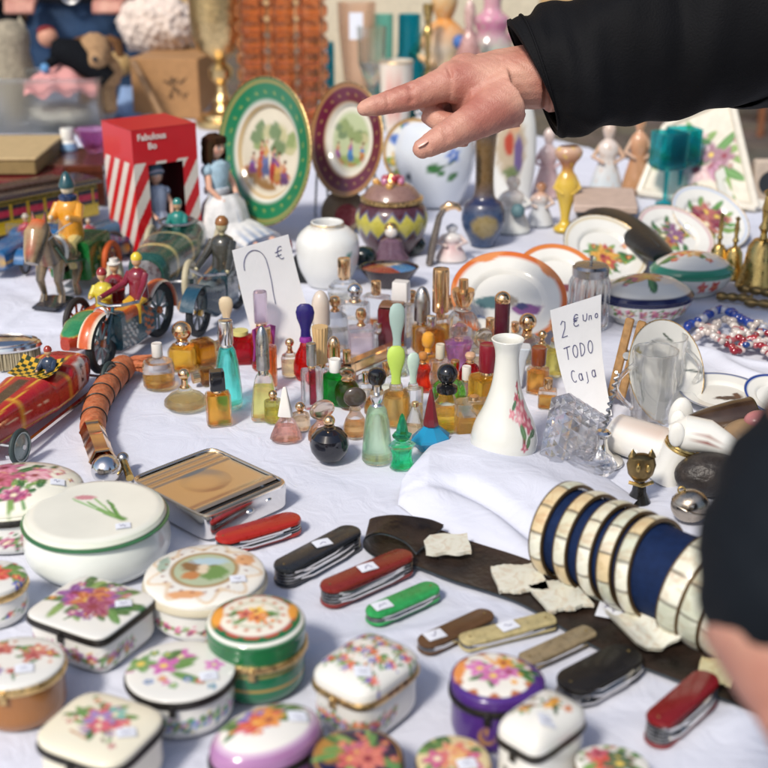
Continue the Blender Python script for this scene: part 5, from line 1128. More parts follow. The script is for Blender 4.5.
def limousine():
    p = B(140, 246); t = thing('toy_car', 'slate blue tin car with steering wheel, in front of the striped box', 'toy car', (p.x, p.y, TZ), .35)
    m = MB(); m.loft([(-.07, .022, .012, .040), (-.02, .026, .012, .050), (.03, .026, .012, .050), (.08, .020, .012, .042), (.085, .015, .014, .036)], 28, lin('#39526a'), p=5); m.build('car_body', TIN, t)
    for x in (-.045, .05):
        for y in (-1, 1): wheel(t, x, y*.030, .018, .008, (.03, .02, .02), lin('#5a4a40'), 0)
    m = MB(); m.ring(.019, .0035, 0, 30, 8, T=RT(.045, -.032, .048, rx=math.pi/2, ry=.3), col=(.03, .02, .02)); m.build('spare_wheel', MATTE, t)
limousine()

def horse_cart():
    c, rz, L = toy_frame((48, 308), (94, 276)); t = thing('toy_horse_cart', 'green tin cart drawn by a printed horse with a clown in yellow riding', 'toy cart', (c.x, c.y, TZ), rz)
    k = L/.13
    def pat(C, v):
        X, Y, Z = v[:, 0]/k, v[:, 1]/k, v[:, 2]/k; s_ = (Z-.036)
        a = np.arctan2(s_, X+.035); r = np.hypot(X+.035, s_); C = mixc(C, sm(r-.008*(1+.5*np.cos(5*a)), .002), lin('#d9c84a')); 
        return mixc(C, sm(np.abs(Z-.0165)-.0018, .001)*(np.sin(X*500) > 0), YEL)
    m = MB(); m.loft([(x*k, .026*k, .014*k, .060*k) for x in np.linspace(-.065, -.002, 40)], 60, tin_pattern(lin('#12682c'), pat), p=12); m.build('cart_box', TIN, t)
    for y in (-1, 1): wheel(t, -.045*k, y*.034*k, .026*k, .007*k, ORG, lin('#b8552c'), 8, GRN)
    def hp(C, v):
        X, Z = v[:, 0]/k, v[:, 2]/k; n = vn(X*60, Z*60+v[:, 1]*40/k, 1, 2); C = mixc(C, sm(np.abs(n)-.12, .1), lin('#3a3a36')); C = mixc(C, sm(np.abs(vn(X*110, Z*90, 1, 9))-.1, .1)*(X > .05), lin('#2a2c30')); C = mixc(C, sm(.35-vn(X*45+3, Z*50, 1, 5), .15), ORG); return C
    hc = tin_pattern(lin('#a08660'), hp)
    m = MB()
    m.tube([(.004*k, 0, .052*k), (.030*k, 0, .054*k), (.048*k, 0, .060*k), (.058*k, 0, .078*k), (.066*k, 0, .094*k)], [.014*k, .0175*k, .017*k, .012*k, .009*k], 20, hc)
    m.tube([(.062*k, 0, .096*k), (.074*k, 0, .088*k), (.087*k, 0, .068*k), (.092*k, 0, .060*k)], [.0115*k, .0140*k, .0105*k, .0075*k], 18, hc)
    for y in (-1, 1):
        m.tube([(.064*k, y*.006*k, .100*k), (.062*k, y*.008*k, .112*k)], [.004*k, .0008*k], 8, hc)
        m.tube([(.046*k, y*.010*k, .052*k), (.055*k, y*.011*k, .030*k), (.048*k, y*.011*k, .012*k), (.054*k, y*.011*k, .001*k)], [.008*k, .005*k, .0035*k, .005*k], 10, hc)
        m.tube([(.008*k, y*.010*k, .048*k), (.002*k, y*.011*k, .030*k), (.012*k, y*.011*k, .014*k), (.006*k, y*.011*k, .001*k)], [.009*k, .006*k, .0035*k, .005*k], 10, hc)
    m.build('horse', TIN, t)
    m = MB()
    for y in (-1, 1): m.tube([(-.002*k, y*.020*k, .040*k), (.045*k, y*.019*k, .050*k), (.060*k, y*.014*k, .072*k)], .0015*k, 6, lin('#2f5a40')); m.tube([(.082*k, y*.008*k, .078*k), (.04*k, y*.018*k, .090*k), (.0*k, y*.010*k, .085*k)], .0009*k, 6, (.7, .7, .66))
    m.ring(.0175*k, .0028*k, 0, 30, 6, lin('#d8d4c8'), RT(.040*k, 0, .060*k, ry=math.pi/2-.3)); m.ring(.010*k, .0014*k, 0, 20, 6, lin('#2f6a48'), RT(.080*k, 0, .079*k, ry=math.pi/2+.7)); m.build('harness', TIN, t)
    m = MB(); m.loft([(.030*k, .017*k, .0*k, .005*k), (.075*k, .015*k, 0, .005*k)], 12, lin('#2a2c34')); m.build('wheeled_base', TIN, t)
    m = MB(); m.rev([(0, 0), (1.0, 0), (1.1, .005*k), (.4, .009*k)], .010*k, T=RT(-.014*k, 0, .108*k), col=BLU, kind='lobed'); m.build('ruff', TIN, t)
    figure(t, 'clown', RT(-.014*k, 0, .060*k), .074*k, lin('#d9962a'), lin('#c9b878'), skin=lin('#d8c8a8'), hat=lin('#1f4a50'), hatkind='clown', arms=(.5, .05))
horse_cart()

def dark_bike():
    c, rz, L = toy_frame((200, 336), (238, 308)); t = thing('toy_motorcycle', 'dark blue tin motorcycle with goggled rider touching the 7 euro card', 'toy motorcycle', c, rz); k = L/.10; R = .026*k
    for x in (.05*k, -.05*k): wheel(t, x, 0, R, .008*k, lin('#23282c'), lin('#4a555a'), 8)
    def pat(C, v): n = vn(v[:, 0]*90/k, v[:, 2]*90/k, 1, 4); C = mixc(C, sm(.3-n, .1), lin('#8f9a98')); return mixc(C, sm(.75-n, .1), lin('#a83a2c'))
    m = MB(); m.loft([(-.04*k, .005*k, .020*k, .040*k), (-.03*k, .011*k, .012*k, .050*k), (.02*k, .012*k, .012*k, .056*k), (.04*k, .006*k, .026*k, .054*k)], 40, tin_pattern(lin('#16384a'), pat), p=4); m.build('tank_panel', TIN, t)
    for x in (.05*k, -.05*k):
        m = MB(); m.grid(lambda u, v: (x+R*1.15*math.cos(math.pi*(.1+.8*u)), (v*2-1)*.008*k, R+R*1.15*math.sin(math.pi*(.1+.8*u))), 16, 4, lin('#1a4458')); m.build('mudguard', TIN, t)
    m = MB(); m.tube([(.02*k, -.02*k, .062*k), (.034*k, 0, .062*k), (.02*k, .02*k, .062*k)], .0018*k, 8); m.build('handlebar', MSTEEL, t)
    figure(t, 'rider', RT(-.018*k, 0, .050*k), .064*k, lin('#3a3a34'), lin('#20404a'), skin=lin('#b0a884'), hat=lin('#8a5a2c'), hands=((.03*k, -.018*k, .012*k), (.03*k, .018*k, .012*k)))
dark_bike()
def wooden_prop():
    a, b = B(182, 312), B(232, 258); t = MB(); t.tube([a+Vector((0, 0, .007)), a.lerp(b, .5)+Vector((0, 0, .008)), b+Vector((0, 0, .012))], [.007, .009, .008], 12, lin('#a8815a')); o = t.build('wooden_spindle', P('turned_wood', None, .5, var=.25, vscale=90)); tag(o, 'slim pale wooden rod lying between the green racer and dark motorcycle', 'wooden rod')
wooden_prop()

# tin bus and boxes
def tin_bus():
    c, rz, L = toy_frame((12, 236), (100, 200)); a, b = B(-40, 252), B(100, 221); d = b-a; L = d.length; t = thing('toy_bus', 'long yellow tin tram with dark roof and red striped windows', 'toy bus', (a.x, a.y, TZ), math.atan2(d.y, d.x))
    h = .066
    def pat(C, v):
        X, Z = v[:, 0], v[:, 2]; u = (X/.032) % 1; C = mixc(C, ((u > .14) & (Z > h*.50) & (Z < h*.88)).astype(float), (.03, .03, .035)); C = mixc(C, ((u > .14) & (np.abs(Z-h*.68) < .005)).astype(float), lin('#c2304a')); C = mixc(C, (np.abs(Z-h*.93) < .002).astype(float), lin('#2f3a20')); return mixc(C, (Z < h*.16).astype(float), lin('#3a2a24'))
    m = MB(); n = 150
    for y in (0,): 
        m.grid(lambda u, v: (u*L, 0, .012+v*(h-.012)), n, 40, tin_pattern(lin('#c9a81c'), pat)); m.grid(lambda u, v: (u*L, .06, .012+v*(h-.012)), 20, 4, lin('#c9a81c')); m.box(0, .002, 0, .06, .012, h, lin('#c9a81c')); m.grid(lambda u, v: (L, u*.06, .012+v*(h-.012)), 30, 40, lambda v: pat(np.tile(np.asarray(lin('#c9a81c')), (len(v), 1)), v[:, [1, 0, 2]]))
    m.box(.004, L-.002, .002, .058, .010, .014, BLACK); m.build('coach_body', TIN, t)
    m = MB(); m.loft([(-.008, .036, h, h+.006), (0, .040, h, h+.011), (L, .040, h, h+.011), (L+.008, .036, h, h+.006)], 24, lin('#3a302c'), T=Matrix.Translation((0, .030, 0)), p=4); m.box(L*.15, L*.8, .018, .052, h+.010, h+.018, lin('#5a4438'), b=.002); m.build('roof', TIN, t)
    for x in (L*.2, L*.45, L*.85):
        for y in (.004, .066): wheel(t, x, y, .013, .006, (.03, .03, .03), lin('#8a3020'))
tin_bus()
def stackbox(name, label, cat, corners, z0, h, col, lid=None, lidname='lid', mat=None, over=.0, edge=None):
    q = [G(x, y, z0+h) for x, y in corners]; c = sum(q, Vector())/4; e1 = (q[3]-q[0]+q[2]-q[1])/2; e2 = (q[1]-q[0]+q[2]-q[3])/2
    a, b = e1.length/2, e2.length/2; t = thing(name, label, cat, (c.x, c.y, TZ+z0), math.atan2(e1.y, e1.x))
    m = MB(); m.box(-a, a, -b, b, 0, h*(.8 if lid else 1), lin(col), b=.002); m.build('box_body', mat or MATTE, t)
    if lid: m = MB(); m.box(-a-over, a+over, -b-over, b+over, h*.8+.0004, h, lin(lid), b=.002); m.build(lidname, mat or MATTE, t)
    if edge: m = MB(); m.box(-a-over-.001, a+over+.001, -b-over-.001, b+over+.001, h*.86, h*.92, lin(edge)); m.build('edge_band', TIN, t)
    return t
stackbox('wooden_box', 'dark reddish wooden chest carrying the purple glass bowl', 'wooden box', [(50, 166), (54, 146), (116, 148), (111, 164)], 0, .075, '#4a2418', '#5e3020', mat=P('varnished_wood', None, .25, var=.3, vscale=40, coat=.3))
stackbox('flat_tin', 'maroon and yellow tin box under the tan card box', 'tin box', [(-50, 184), (-40, 164), (64, 165), (60, 178)], .0, .070, '#6a1a20', '#6e1c22', edge='#d0a02c', mat=TIN)
stackbox('card_box', 'tan open ended card box on top of the maroon tin', 'card box', [(-60, 160), (-50, 134), (46, 137), (53, 155)], .072, .030, '#8a7448', '#bda478', mat=PAPER if False else MATTE, over=.002)

def striped_box():
    # red box with diagonal stripes and a window; its corner faces the camera
    zt = HH(B(135, 262), 134)
    q = B(141, 262); l_ = B(112, 246); r_ = B(203, 250)
    t = thing('toy_box', 'red and white candy striped carton with a doll behind its window', 'toy box', (q.x, q.y, TZ), 0)
    A = (l_-q); Bv = (r_-q); A.z = Bv.z = 0; far = A+Bv; H = HH(q, 131)
    LA, LB = A.length, Bv.length; a_, b_ = A.normalized(), Bv.normalized()
    z1 = H*.75
    red, wh = lin('#c4101c'), lin('#d8cfc4')
    def side(o, e, L, x0, x1, za, zb, dirn):
        n = (Vector((e.y, -e.x, 0)))*.0
        def col(v):
            C = np.tile(np.asarray(red), (len(v), 1)); s_ = v @ np.array(e); st = np.sin((s_*dirn*-1+v[:, 2]*.62)*2*math.pi/.036); C = mixc(C, ((st > 0)&(v[:, 2] < z1)).astype(float), wh); return C
        nx, nz = max(4, int((x1-x0)/.0016)), max(4, int((zb-za)/.0016))
        m = MB(); m.grid(lambda u, v: tuple(o+e*(x0+(x1-x0)*u)+Vector((0, 0, za+(zb-za)*v))), nx, nz, col); return m
    CARD = P('printed_card', None, .35, var=.04, coat=.2)
    m = side(Vector(), a_, LA, 0, LA, 0, H, -1); m.build('side_panel', CARD, t)
    wx0, wx1 = LB*.22, LB*.76; wz = H*.73
    m = side(Vector(), b_, LB, 0, wx0, 0, wz, 1)
    for q_ in (side(Vector(), b_, LB, wx1, LB, 0, wz, 1), side(Vector(), b_, LB, 0, LB, wz, H, 1), side(Vector(), b_, LB, wx0, wx1, 0, H*.04, 1)): m.add(q_.v[0], q_.f, lambda v, c=q_.c[0]: c)
    m.build('front_panel', CARD, t)
    m = MB(); c4 = [Vector(), Bv, far, A]; m.prism([(p.x, p.y) for p in c4][::1], H-.001, H+.0005, red); m.build('top_flap', CARD, t)
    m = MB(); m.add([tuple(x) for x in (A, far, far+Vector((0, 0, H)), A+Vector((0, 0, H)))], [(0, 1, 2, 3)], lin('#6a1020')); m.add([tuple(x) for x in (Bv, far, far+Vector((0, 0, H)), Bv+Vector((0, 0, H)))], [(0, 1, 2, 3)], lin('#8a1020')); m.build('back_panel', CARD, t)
    nrm = Vector((b_.y, -b_.x, 0)); 
    m = MB(); g0 = Vector()-nrm*.001; m.add([tuple(g0+b_*x+Vector((0, 0, z))) for x, z in ((wx0, H*.04), (wx1, H*.04), (wx1, wz), (wx0, wz))], [(0, 1, 2, 3)]); m.build('window_film', GL((.98, .98, .98), .02, 1.3, .85, 'clear_film'), t)
    # lettering
    for i, (tx, zz, sz) in enumerate((('Fabulous', H*.92, H*.062), ('Bo', H*.85, H*.062))):
        cu = bpy.data.curves.new('lettering', 'FONT'); cu.body = tx; cu.size = sz*1.1; cu.extrude = .0002; cu.offset = .0003; cu.align_x = 'CENTER'
        tmp = bpy.data.objects.new('tmp', cu); COL.objects.link(tmp); bpy.context.view_layer.update(); me = bpy.data.meshes.new_from_object(tmp.evaluated_get(bpy.context.evaluated_depsgraph_get())); bpy.data.objects.remove(tmp); me.materials.clear(); me.materials.append(P('white_print', lin('#e8dcd4'), .5))
        o = bpy.data.objects.new('lettering', me); COL.objects.link(o); o.parent = t;
        p = b_*(LB*.30)+nrm*.0008; o.location = (p.x, p.y, zz); o.rotation_euler = (math.pi/2, 0, math.atan2(b_.y, b_.x))
    # boxed doll
    cc = b_*((wx0+wx1)/2-.012)-nrm*.035
    cc = b_*((wx0+wx1)/2-.008)-nrm*.022; d = thing('boxed_doll', 'small doll with grey blue bonnet inside the striped carton', 'doll', (q.x+cc.x, q.y+cc.y, TZ+.004), math.atan2(-nrm.y*-1, -nrm.x*-1))
    doll(d, H*.72, lin('#a8b4cc'), lin('#b8c0d4'), lin('#5f7890'), 'bonnet')
def doll(t, H, dress, skirt, hair, kind='hair', sit=False):
    sk = lin('#d8a890'); s = H
    m = MB()
    def face(v):
        C = np.tile(np.asarray(sk), (len(v), 1)); X, Y, Z = v[:, 0]/s, v[:, 1]/s, v[:, 2]/s; f = (X > 0)
        for y in (.028, -.028): C = mixc(C, sm(np.hypot((Y-y)*1.0, (Z-.005)*1.4)-.012, .006)*f, lin('#e8e4e0')); C = mixc(C, sm(np.hypot(Y-y, Z-.005)-.007, .004)*f, lin('#2a3a5a')); C = mixc(C, sm(np.hypot(Y-y*1.5, Z+.03)-.014, .014)*f*.5, lin('#c86a60')); C = mixc(C, sm(np.hypot((Y-y)*.7, (Z-.026)*3)-.012, .006)*f, lin('#4a2f20'))
        return mixc(C, sm(np.hypot(Y*.8, (Z+.042)*2)-.010, .005)*f, lin('#a82a3a'))
    T = Matrix.Translation((0, 0, s*.84))
    m.rev([(math.sin(math.pi*i/24)*(1-.08*(i < 8)), -math.cos(math.pi*i/24)*s*.095) for i in range(25)], s*.082, s*.078, seg=48, col=face, T=T); m.ball((s*.082, 0, s*.83), s*.012, 10, sk)
    m.tube([(0, 0, s*.68), (0, 0, s*.78)], s*.03, 12, sk)
    for y in (-1, 1): m.tube([(0, y*s*.10, s*.66), (s*.05, y*s*.15, s*.52), (s*.14, y*s*.10, s*.42)], [s*.032, s*.027, s*.020], 12, sk); m.ball((s*.155, y*s*.095, s*.41), s*.024, 12, sk)
    if sit:
        for y in (-1, 1): m.tube([(s*.05, y*s*.07, s*.20), (s*.42, y*s*.10, s*.10), (s*.62, y*s*.12, s*.05)], [s*.05, s*.04, s*.03], 12, sk); m.ball((s*.66, y*s*.12, s*.06), s*.045, 12, lin('#7a1a2a'), sz=1.3)
    m.build('doll_body', P('bisque_skin', None, .35, var=.03, sss=.1), t)
    m = MB()
    if kind == 'bonnet': m.rev([(.95, -.02*s), (1.05, 0), (1.05, .05*s), (.8, .09*s), (0, .11*s)], s*.088, T=RT(-.008*s, 0, s*.86, ry=-.15), col=hair); m.ring(s*.088, s*.014, 0, 30, 8, lin('#c8c4d8'), RT(0, 0, s*.86, ry=-.5)); m.build('bonnet', CLOTHV, t)
    else:
        r = random.Random(4)
        m.rev([(1.0, -.03*s), (1.12, .0), (1.1, .05*s), (.8, .095*s), (0, .115*s)], s*.085, T=RT(-.016*s, 0, s*.85, ry=-.45), col=hair)
        for i in range(90):
            a = r.uniform(1.0, 5.28); x, y = -.01*s+s*.085*math.cos(a), s*.085*math.sin(a); m.tube([(x*.3, y*.3, s*.95), (x, y, s*.88), (x*1.15, y*1.15, s*.79), (x*1.1+r.uniform(-.01, .01)*s, y*1.2, s*r.uniform(.70, .76))], [s*.010, s*.014, s*.012, s*.005], 6, [c*r.uniform(.7, 1.4) for c in hair])
        for i in range(22):
            y = -.07*s+.14*s*i/21; m.tube([(0, y*.5, s*.945), (s*.07, y*.95, s*.92), (s*.084*math.cos(y/s*8), y, s*.876)], [s*.01, s*.010, s*.004], 6, [c*r.uniform(.7, 1.4) for c in hair])
        m.build('hair', CLOTHV, t)
    m = MB()
    def dots(v): C = np.tile(np.asarray(skirt), (len(v), 1)); n = np.sin(v[:, 0]*260/s*.25)*np.sin(v[:, 1]*250/s*.25)*np.sin(v[:, 2]*230/s*.25); return mixc(C, sm(.55-n, .1), lin('#7f96b8'))
    m.rev([(.5, s*.74), (.85, s*.71), (1, s*.64), (.86, s*.52), (.82, s*.46)], s*.105, s*.12, seg=30, col=dress)
    for y in (-1, 1): m.ball((0, y*s*.115, s*.66), s*.05, 14, dress)
    m.build('bodice', CLOTHV, t)
    m = MB()
    if sit: m.rev([(.5, s*.46), (.8, s*.38), (1.0, s*.2), (1.1, s*.02), (.9, s*.0)], s*.20, s*.24, 'lobed', 64, dots, RT(s*.07, 0, 0)); m.loft([(s*.05, s*.18, 0, s*.30), (s*.3, s*.22, 0, s*.22), (s*.5, s*.24, 0, s*.14)], 30, dots)
    else: m.rev([(.5, s*.48), (.8, s*.38), (1.0, s*.15), (1.1, 0), (.9, 0)], s*.16, kind='lobed', seg=64, col=dots)
    m.build('skirt', CLOTHV, t)
striped_box()
def sash_doll():
    p = B(222, 252); t = thing('porcelain_doll', 'brown haired doll in pale blue dress seated beside the striped carton', 'doll', (p.x-.01, p.y+.05, TZ), -.6); H = HH(p, 134)
    doll(t, H*1.0, lin('#a8c4d4'), lin('#dcdcdc'), lin('#3a2418'), 'hair', True)
    m = MB(); m.rev([(.9, H*.45), (1.02, H*.455), (1.02, H*.50), (.9, H*.505)], H*.10, H*.115, col=lin('#d8dce4')); m.build('sash', CLOTHV, t)
sash_doll()

# ------------------------------------------------------------------ plates
def plate(label, px, py, wpx, hc, lean, turn, rimc, items, name='plate', kind='round', stand=False, base=WHITE, cat='plate', band=.66, roll=0, hpx=None, gold=True):
    """a plate whose centre is seen at px, py, hc metres above the table, leaning back by lean and turned by turn"""
    c = G(px, py, hc); R = wpx/2/S(c)
    t = thing(name, label, cat, c, 0); t.rotation_euler = (math.pi/2-lean, roll, turn)
    its = ([('ring', band, 1.2, lin(rimc))] if rimc else []) + items
    m = MB(); prof = [(0, 0)] + [(.05*i, .0) for i in range(1, 12)] + [(.58, .001), (.62, .04), (.66, .07)] + [(.66+.034*i, .07+.006*i) for i in range(1, 11)] + [(1.0, .138), (.99, .12), (.66, .05), (.55, -.02), (.5, -.05), (.46, -.02), (0, -.02)]
    m.rev([(a, z*R) for a, z in prof], R, R, kind, 144, topcol(base, its, R, R)); m.build('dish', PORC, t)
    if gold: m = MB(); m.ring(R*.998, R*.010, R*.132, 96, 6, kind=kind); m.build('gilt_rim', MGOLD2, t)
    return t, c, R
def people_scene(seed, n, R, robes, sky, ground):
    """small painted group of robed figures before trees"""
    r = random.Random(seed); it = [('ring', 0, R, lin(sky))]
    for i in range(14): it.append(('bl', r.uniform(-R, R)*.7, r.uniform(.05, .5)*R, R*r.uniform(.12, .25), R*r.uniform(.1, .2), lin(r.choice(['#8a9a68', '#a8ad80', '#6f8460', '#b8b48c']))))
    for i in range(8): it.append(('bl', r.uniform(-R, R)*.6, -R*r.uniform(.45, .75), R*.3, R*.10, lin(r.choice(ground))))
    for i in range(n):
        x = R*(-.55+1.1*i/(n-1)) + r.uniform(-.03, .03); h = R*r.uniform(.55, .85)*(1 if 0 < i < n-1 else .7); y0 = -R*.55+r.uniform(-.05, .05); c = lin(robes[i % len(robes)]); c2 = lin(robes[(i+2) % len(robes)])
        it += [('bl', x, y0+h*.30, R*.11, h*.34, c), ('bl', x+.02, y0+h*.12, R*.15, h*.16, [q*.7 for q in c]), ('bl', x-.01, y0+h*.62, R*.075, h*.17, c2), ('st', x-.02, y0+h*.7, x+R*.13*r.choice([-1, 1]), y0+h*r.uniform(.5, .85), .018, lin('#c09478')), ('bl', x, y0+h*.88, R*.05, R*.06, lin('#c39a80')), ('bl', x, y0+h*.95, R*.055, R*.035, lin('#5a3a28'))]
    return it
scene1 = people_scene(3, 6, .62, ['#7a3f86', '#b0603c', '#5f6a9a', '#a83f3a', '#c49a58', '#6a4a78'], '#d3cbb8', ['#7a5a3a', '#8f6c44', '#a8603c']) + [('ring', .61, .635, lin('#b5924c')), ('ring', .635, .69, lin('#dcdad0')), ('ring', .93, .96, lin('#b5924c'))] + [('dots', .80, 26, .022, lin('#8a9a50'))]
PL = plate('large green bordered plate painted with robed figures, upright on a stand', 270, 152, 146, .140, .16, -.80, '#10704a', scene1, band=.68)
scene2 = people_scene(9, 3, .60, ['#9a5a98', '#4a80b8', '#b87a48'], '#b4bf98', ['#6a8a4a', '#a87848', '#8aa060']) + [('ring', .50, .66, lin('#dcd8cc')), ('ring', .66, .68, lin('#b58a4c')), ('ring', .93, .97, lin('#b58a4c')), ('dots', .80, 22, .022, lin('#b08a50'))]
plate('maroon bordered plate with a garden scene, upright behind the green one', 351, 140, 112, .150, .16, -.85, '#5e1230', scene2, band=.64)
def easel(px, py, pt, label):
    p = B(px, py); H = HH(p, pt); t = thing('plate_stand', label, 'plate stand', (p.x, p.y, TZ), .0)
    m = MB(); m.tube([(-.012, 0, 0), (-.010, .004, H*.2), (0, .012, H)], .0022, 8); m.tube([(-.012, 0, .002), (-.010, -.03, .004), (-.010, -.04, .02)], .0022, 8); m.ball((0, .012, H), .005, 12); m.build('stand_arm', MSTEEL, t)
    m = MB(); m.tube([(.012, 0, 0), (.010, .006, H*.2), (.0, .05, H*.6)], .0022, 8); m.build('stand_leg', MSTEEL, t)
easel(322, 214, 104, 'tall metal rod of the stand between the green and maroon plates')
easel(372, 218, 118, 'metal stand rod standing in front of the maroon plate')
plate('white plate with a blue and green flower rim, half hidden by the hand', 414, 152, 66, .10, .22, -.5, None, ft(201, ['#4f70b0', '#c8a040'], 5, .8)+[('ring', .9, 1.0, lin('#b08a50'))])
shell1 = [('ring', .90, 1.2, lin('#cf6a28')), ('scal', .84, 1.1, 5, lin('#d98a50')), ('bl', -.28, -.05, .30, .14, lin('#5a7a7c')), ('bl', .0, -.02, .16, .12, lin('#9a9080')), ('bl', .30, -.22, .26, .13, lin('#8a5a8c')), ('bl', .22, -.14, .1, .08, lin('#4a4a70')), ('bl', -.5, -.4, .08, .05, lin('#8a98b8'))]
plate('large white dish edged in bright orange with painted shells, propped up', 508, 300, 116, .045, 1.0, .05, None, shell1, name='dish', cat='dish', gold=False)
plate('smaller orange rimmed shell dish behind the large orange edged one', 556, 280, 84, .035, .95, .1, None, [('ring', .88, 1.1, lin('#cf7a38')), ('bl', .2, -.25, .3, .12, lin('#8a4a50')), ('bl', -.3, .3, .2, .15, lin('#d8a8a0'))], name='dish', cat='dish', gold=False)
plate('white plate with fruit painted in its centre, next to the black leather case', 604, 252, 88, .034, .95, .35, None, ft(211, ['#c89030', '#a84030', '#5a7a3a'], 5, .36, 0, -.1)+[('ring', .9, .95, lin('#c9b890'))])
plate('plate with brown and purple posy, leaning behind the black leather case', 674, 236, 80, .024, 1.05, .45, None, ft(221, ['#a86a30', '#7a4a70', '#5a6a3a'], 5, .36)+[('ring', .9, .96, lin('#c8a0a0'))])
plate('plate with red brown flowers, leaning back near the brass bells', 708, 220, 84, .034, .95, .45, None, ft(231, ['#7a2f3c', '#a85a50'], 5, .38)+[('ring', .9, .96, lin('#b8c4d8'))])
plate('white plate behind the clothes peg, painted with thin dark sprigs', 662, 372, 104, .045, .42, .62, None, [('st', -.7, .2, -.75, -.4, .02, lin('#3a4a3a')), ('st', .6, -.1, .9, -.2, .02, lin('#3a4a4a')), ('st', .2, .7, .4, .5, .02, lin('#3a4a3a')), ('fl', -.6, .5, .12, lin('#9a9060'), lin('#c8b070'))])
plate('flat white plate with thin blue edge and brown motif, right of the mugs', 722, 396, 88, .016, 1.5, 0, None, [('ring', .93, .99, lin('#1f3a78')), ('bl', .1, -.1, .3, .1, lin('#5a4a40')), ('bl', .35, .0, .1, .16, lin('#6a5040'))], gold=False)
plate('small white bowl with cobalt blue rim in front of the plates at the edge', 776, 398, 66, .022, 1.25, .25, None, [('ring', .90, 1.0, lin('#1a3a88'))], name='bowl', cat='bowl', gold=False)
plate('pale fluted dish beyond the teal glasses, under the tilted floral tray', 740, 190, 60, .03, .9, .5, None, ft(241, ['#b8a8a0'], 2, .3), name='dish', cat='dish', kind='lobed')

# ------------------------------------------------------------------ round casseroles, jars, ornaments of the middle
def tureen(label, px, py, wpx, h, items, sitems, rimc, dr=.8, seed=0):
    c = G(px, py, h*.6); r = wpx/2/S(c); t = thing('lidded_tureen', label, 'tureen', (c.x, c.y, TZ), .2)
    dn = lambda pr: [(a_[0]+(b_[0]-a_[0])*q/7, a_[1]+(b_[1]-a_[1])*q/7) for a_, b_ in zip(pr, pr[1:]) for q in range(7)]+[pr[-1]]
    m = MB(); m.rev([(0, 0)]+dn([(.62, 0), (.66, .004), (.86, h*.2), (.98, h*.42), (1, h*.56)])+[(.9, h*.56), (0, h*.56)], r, r*dr, 'round', 120, sidecol(WHITE, sitems, r, h*.35, h*.4)); m.build('bowl_body', PORC, t)
    m = MB(); m.rev(dn([(1.01, h*.565), (1.02, h*.60), (.97, h*.66), (.85, h*.76), (.6, h*.9), (.3, h*.98), (0.001, h)])+[(0, h)], r, r*dr, 'round', 120, topcol(WHITE, items, r, r*dr)); m.build('lid', PORC, t)
    # dense rings for the painted lid
    return t
def dl(label, px, py, wpx, h, items, sitems, band):
    t = tureen(label, px, py, wpx, h, items, sitems, band)
    m = MB(); c = G(px, py, h*.6); r = wpx/2/S(c); m.rev([(1.003, h*.50), (1.012, h*.51), (1.012, h*.555), (1.003, h*.56)], r, r*.8, seg=90, col=lin(band)); m.build('painted_band', PORC, t)
dl('oval lidded tureen with navy and gold band and purple lid flowers', 646, 293, 96, .060, [('ring', .93, 1.1, lin('#222850')), ('bl', -.1, .1, .5, .2, lin('#332a55')), ('bl', .3, .2, .3, .2, lin('#a86a48'))]+ft(251, ['#a84a70', '#c89050'], 4, .4), around(260, PAL_ROSE, 8, .3), '#222850')
dl('lidded tureen with green edge and orange flowers behind the navy banded one', 692, 268, 84, .058, [('ring', .88, 1.1, lin('#3a8a70')), ('bl', .0, .1, .4, .2, lin('#d8906a'))]+ft(252, ['#c85a40', '#d89a50'], 4, .4), [('fl', x, -.1, .45, lin('#c23c34'), lin('#d89060')) for x in (-2, -.2, .9)], '#4a9a80')
def shaker():
    loc, r = base_of(590, 332, 40); t = thing('shaker_jar', 'ribbed glass shaker with dull metal lid beside the navy banded tureen', 'glass jar', loc, 0); H = HH(loc, 262)
    m = MB(); m.rev([(0, 0), (.9, 0), (1, .05*H), (1, .7*H), (.85, .78*H), (.8, .8*H), (0, .8*H)], r, kind='gear', seg=84); m.build('glass_body', GL(), t)
    m = MB(); m.rev([(0, 0), (.9, 0), (.92, .12*H), (.8, .16*H), (.3, .19*H), (0, .2*H)], r, T=RT(z=.8*H)); m.build('screw_lid', MSTEEL, t)
    m = MB(); m.tube([(0, 0, H*.98), (0, 0, H*1.1)], .002, 8); m.build('knob', MSTEEL, t)
shaker()
turned('ginger_jar', 'plump white porcelain jar with gold rimmed open mouth', 'jar', 327, 292, 222, 64, smooth_prof([(.6, 0), (.66, .02), (.9, .25), (1, .52), (.96, .75), (.7, .90), (.50, .94), (.52, 1.0), (.45, 1.0), (.42, .9)]), lin('#dfe0dc'), [('bl', .75, .1, .12, .1, lin('#4a8a80')), ('st', .7, -.1, .85, .2, .03, lin('#5a8a70'))], trim=[(.50, .985, .03), (.5, .93, .02)])
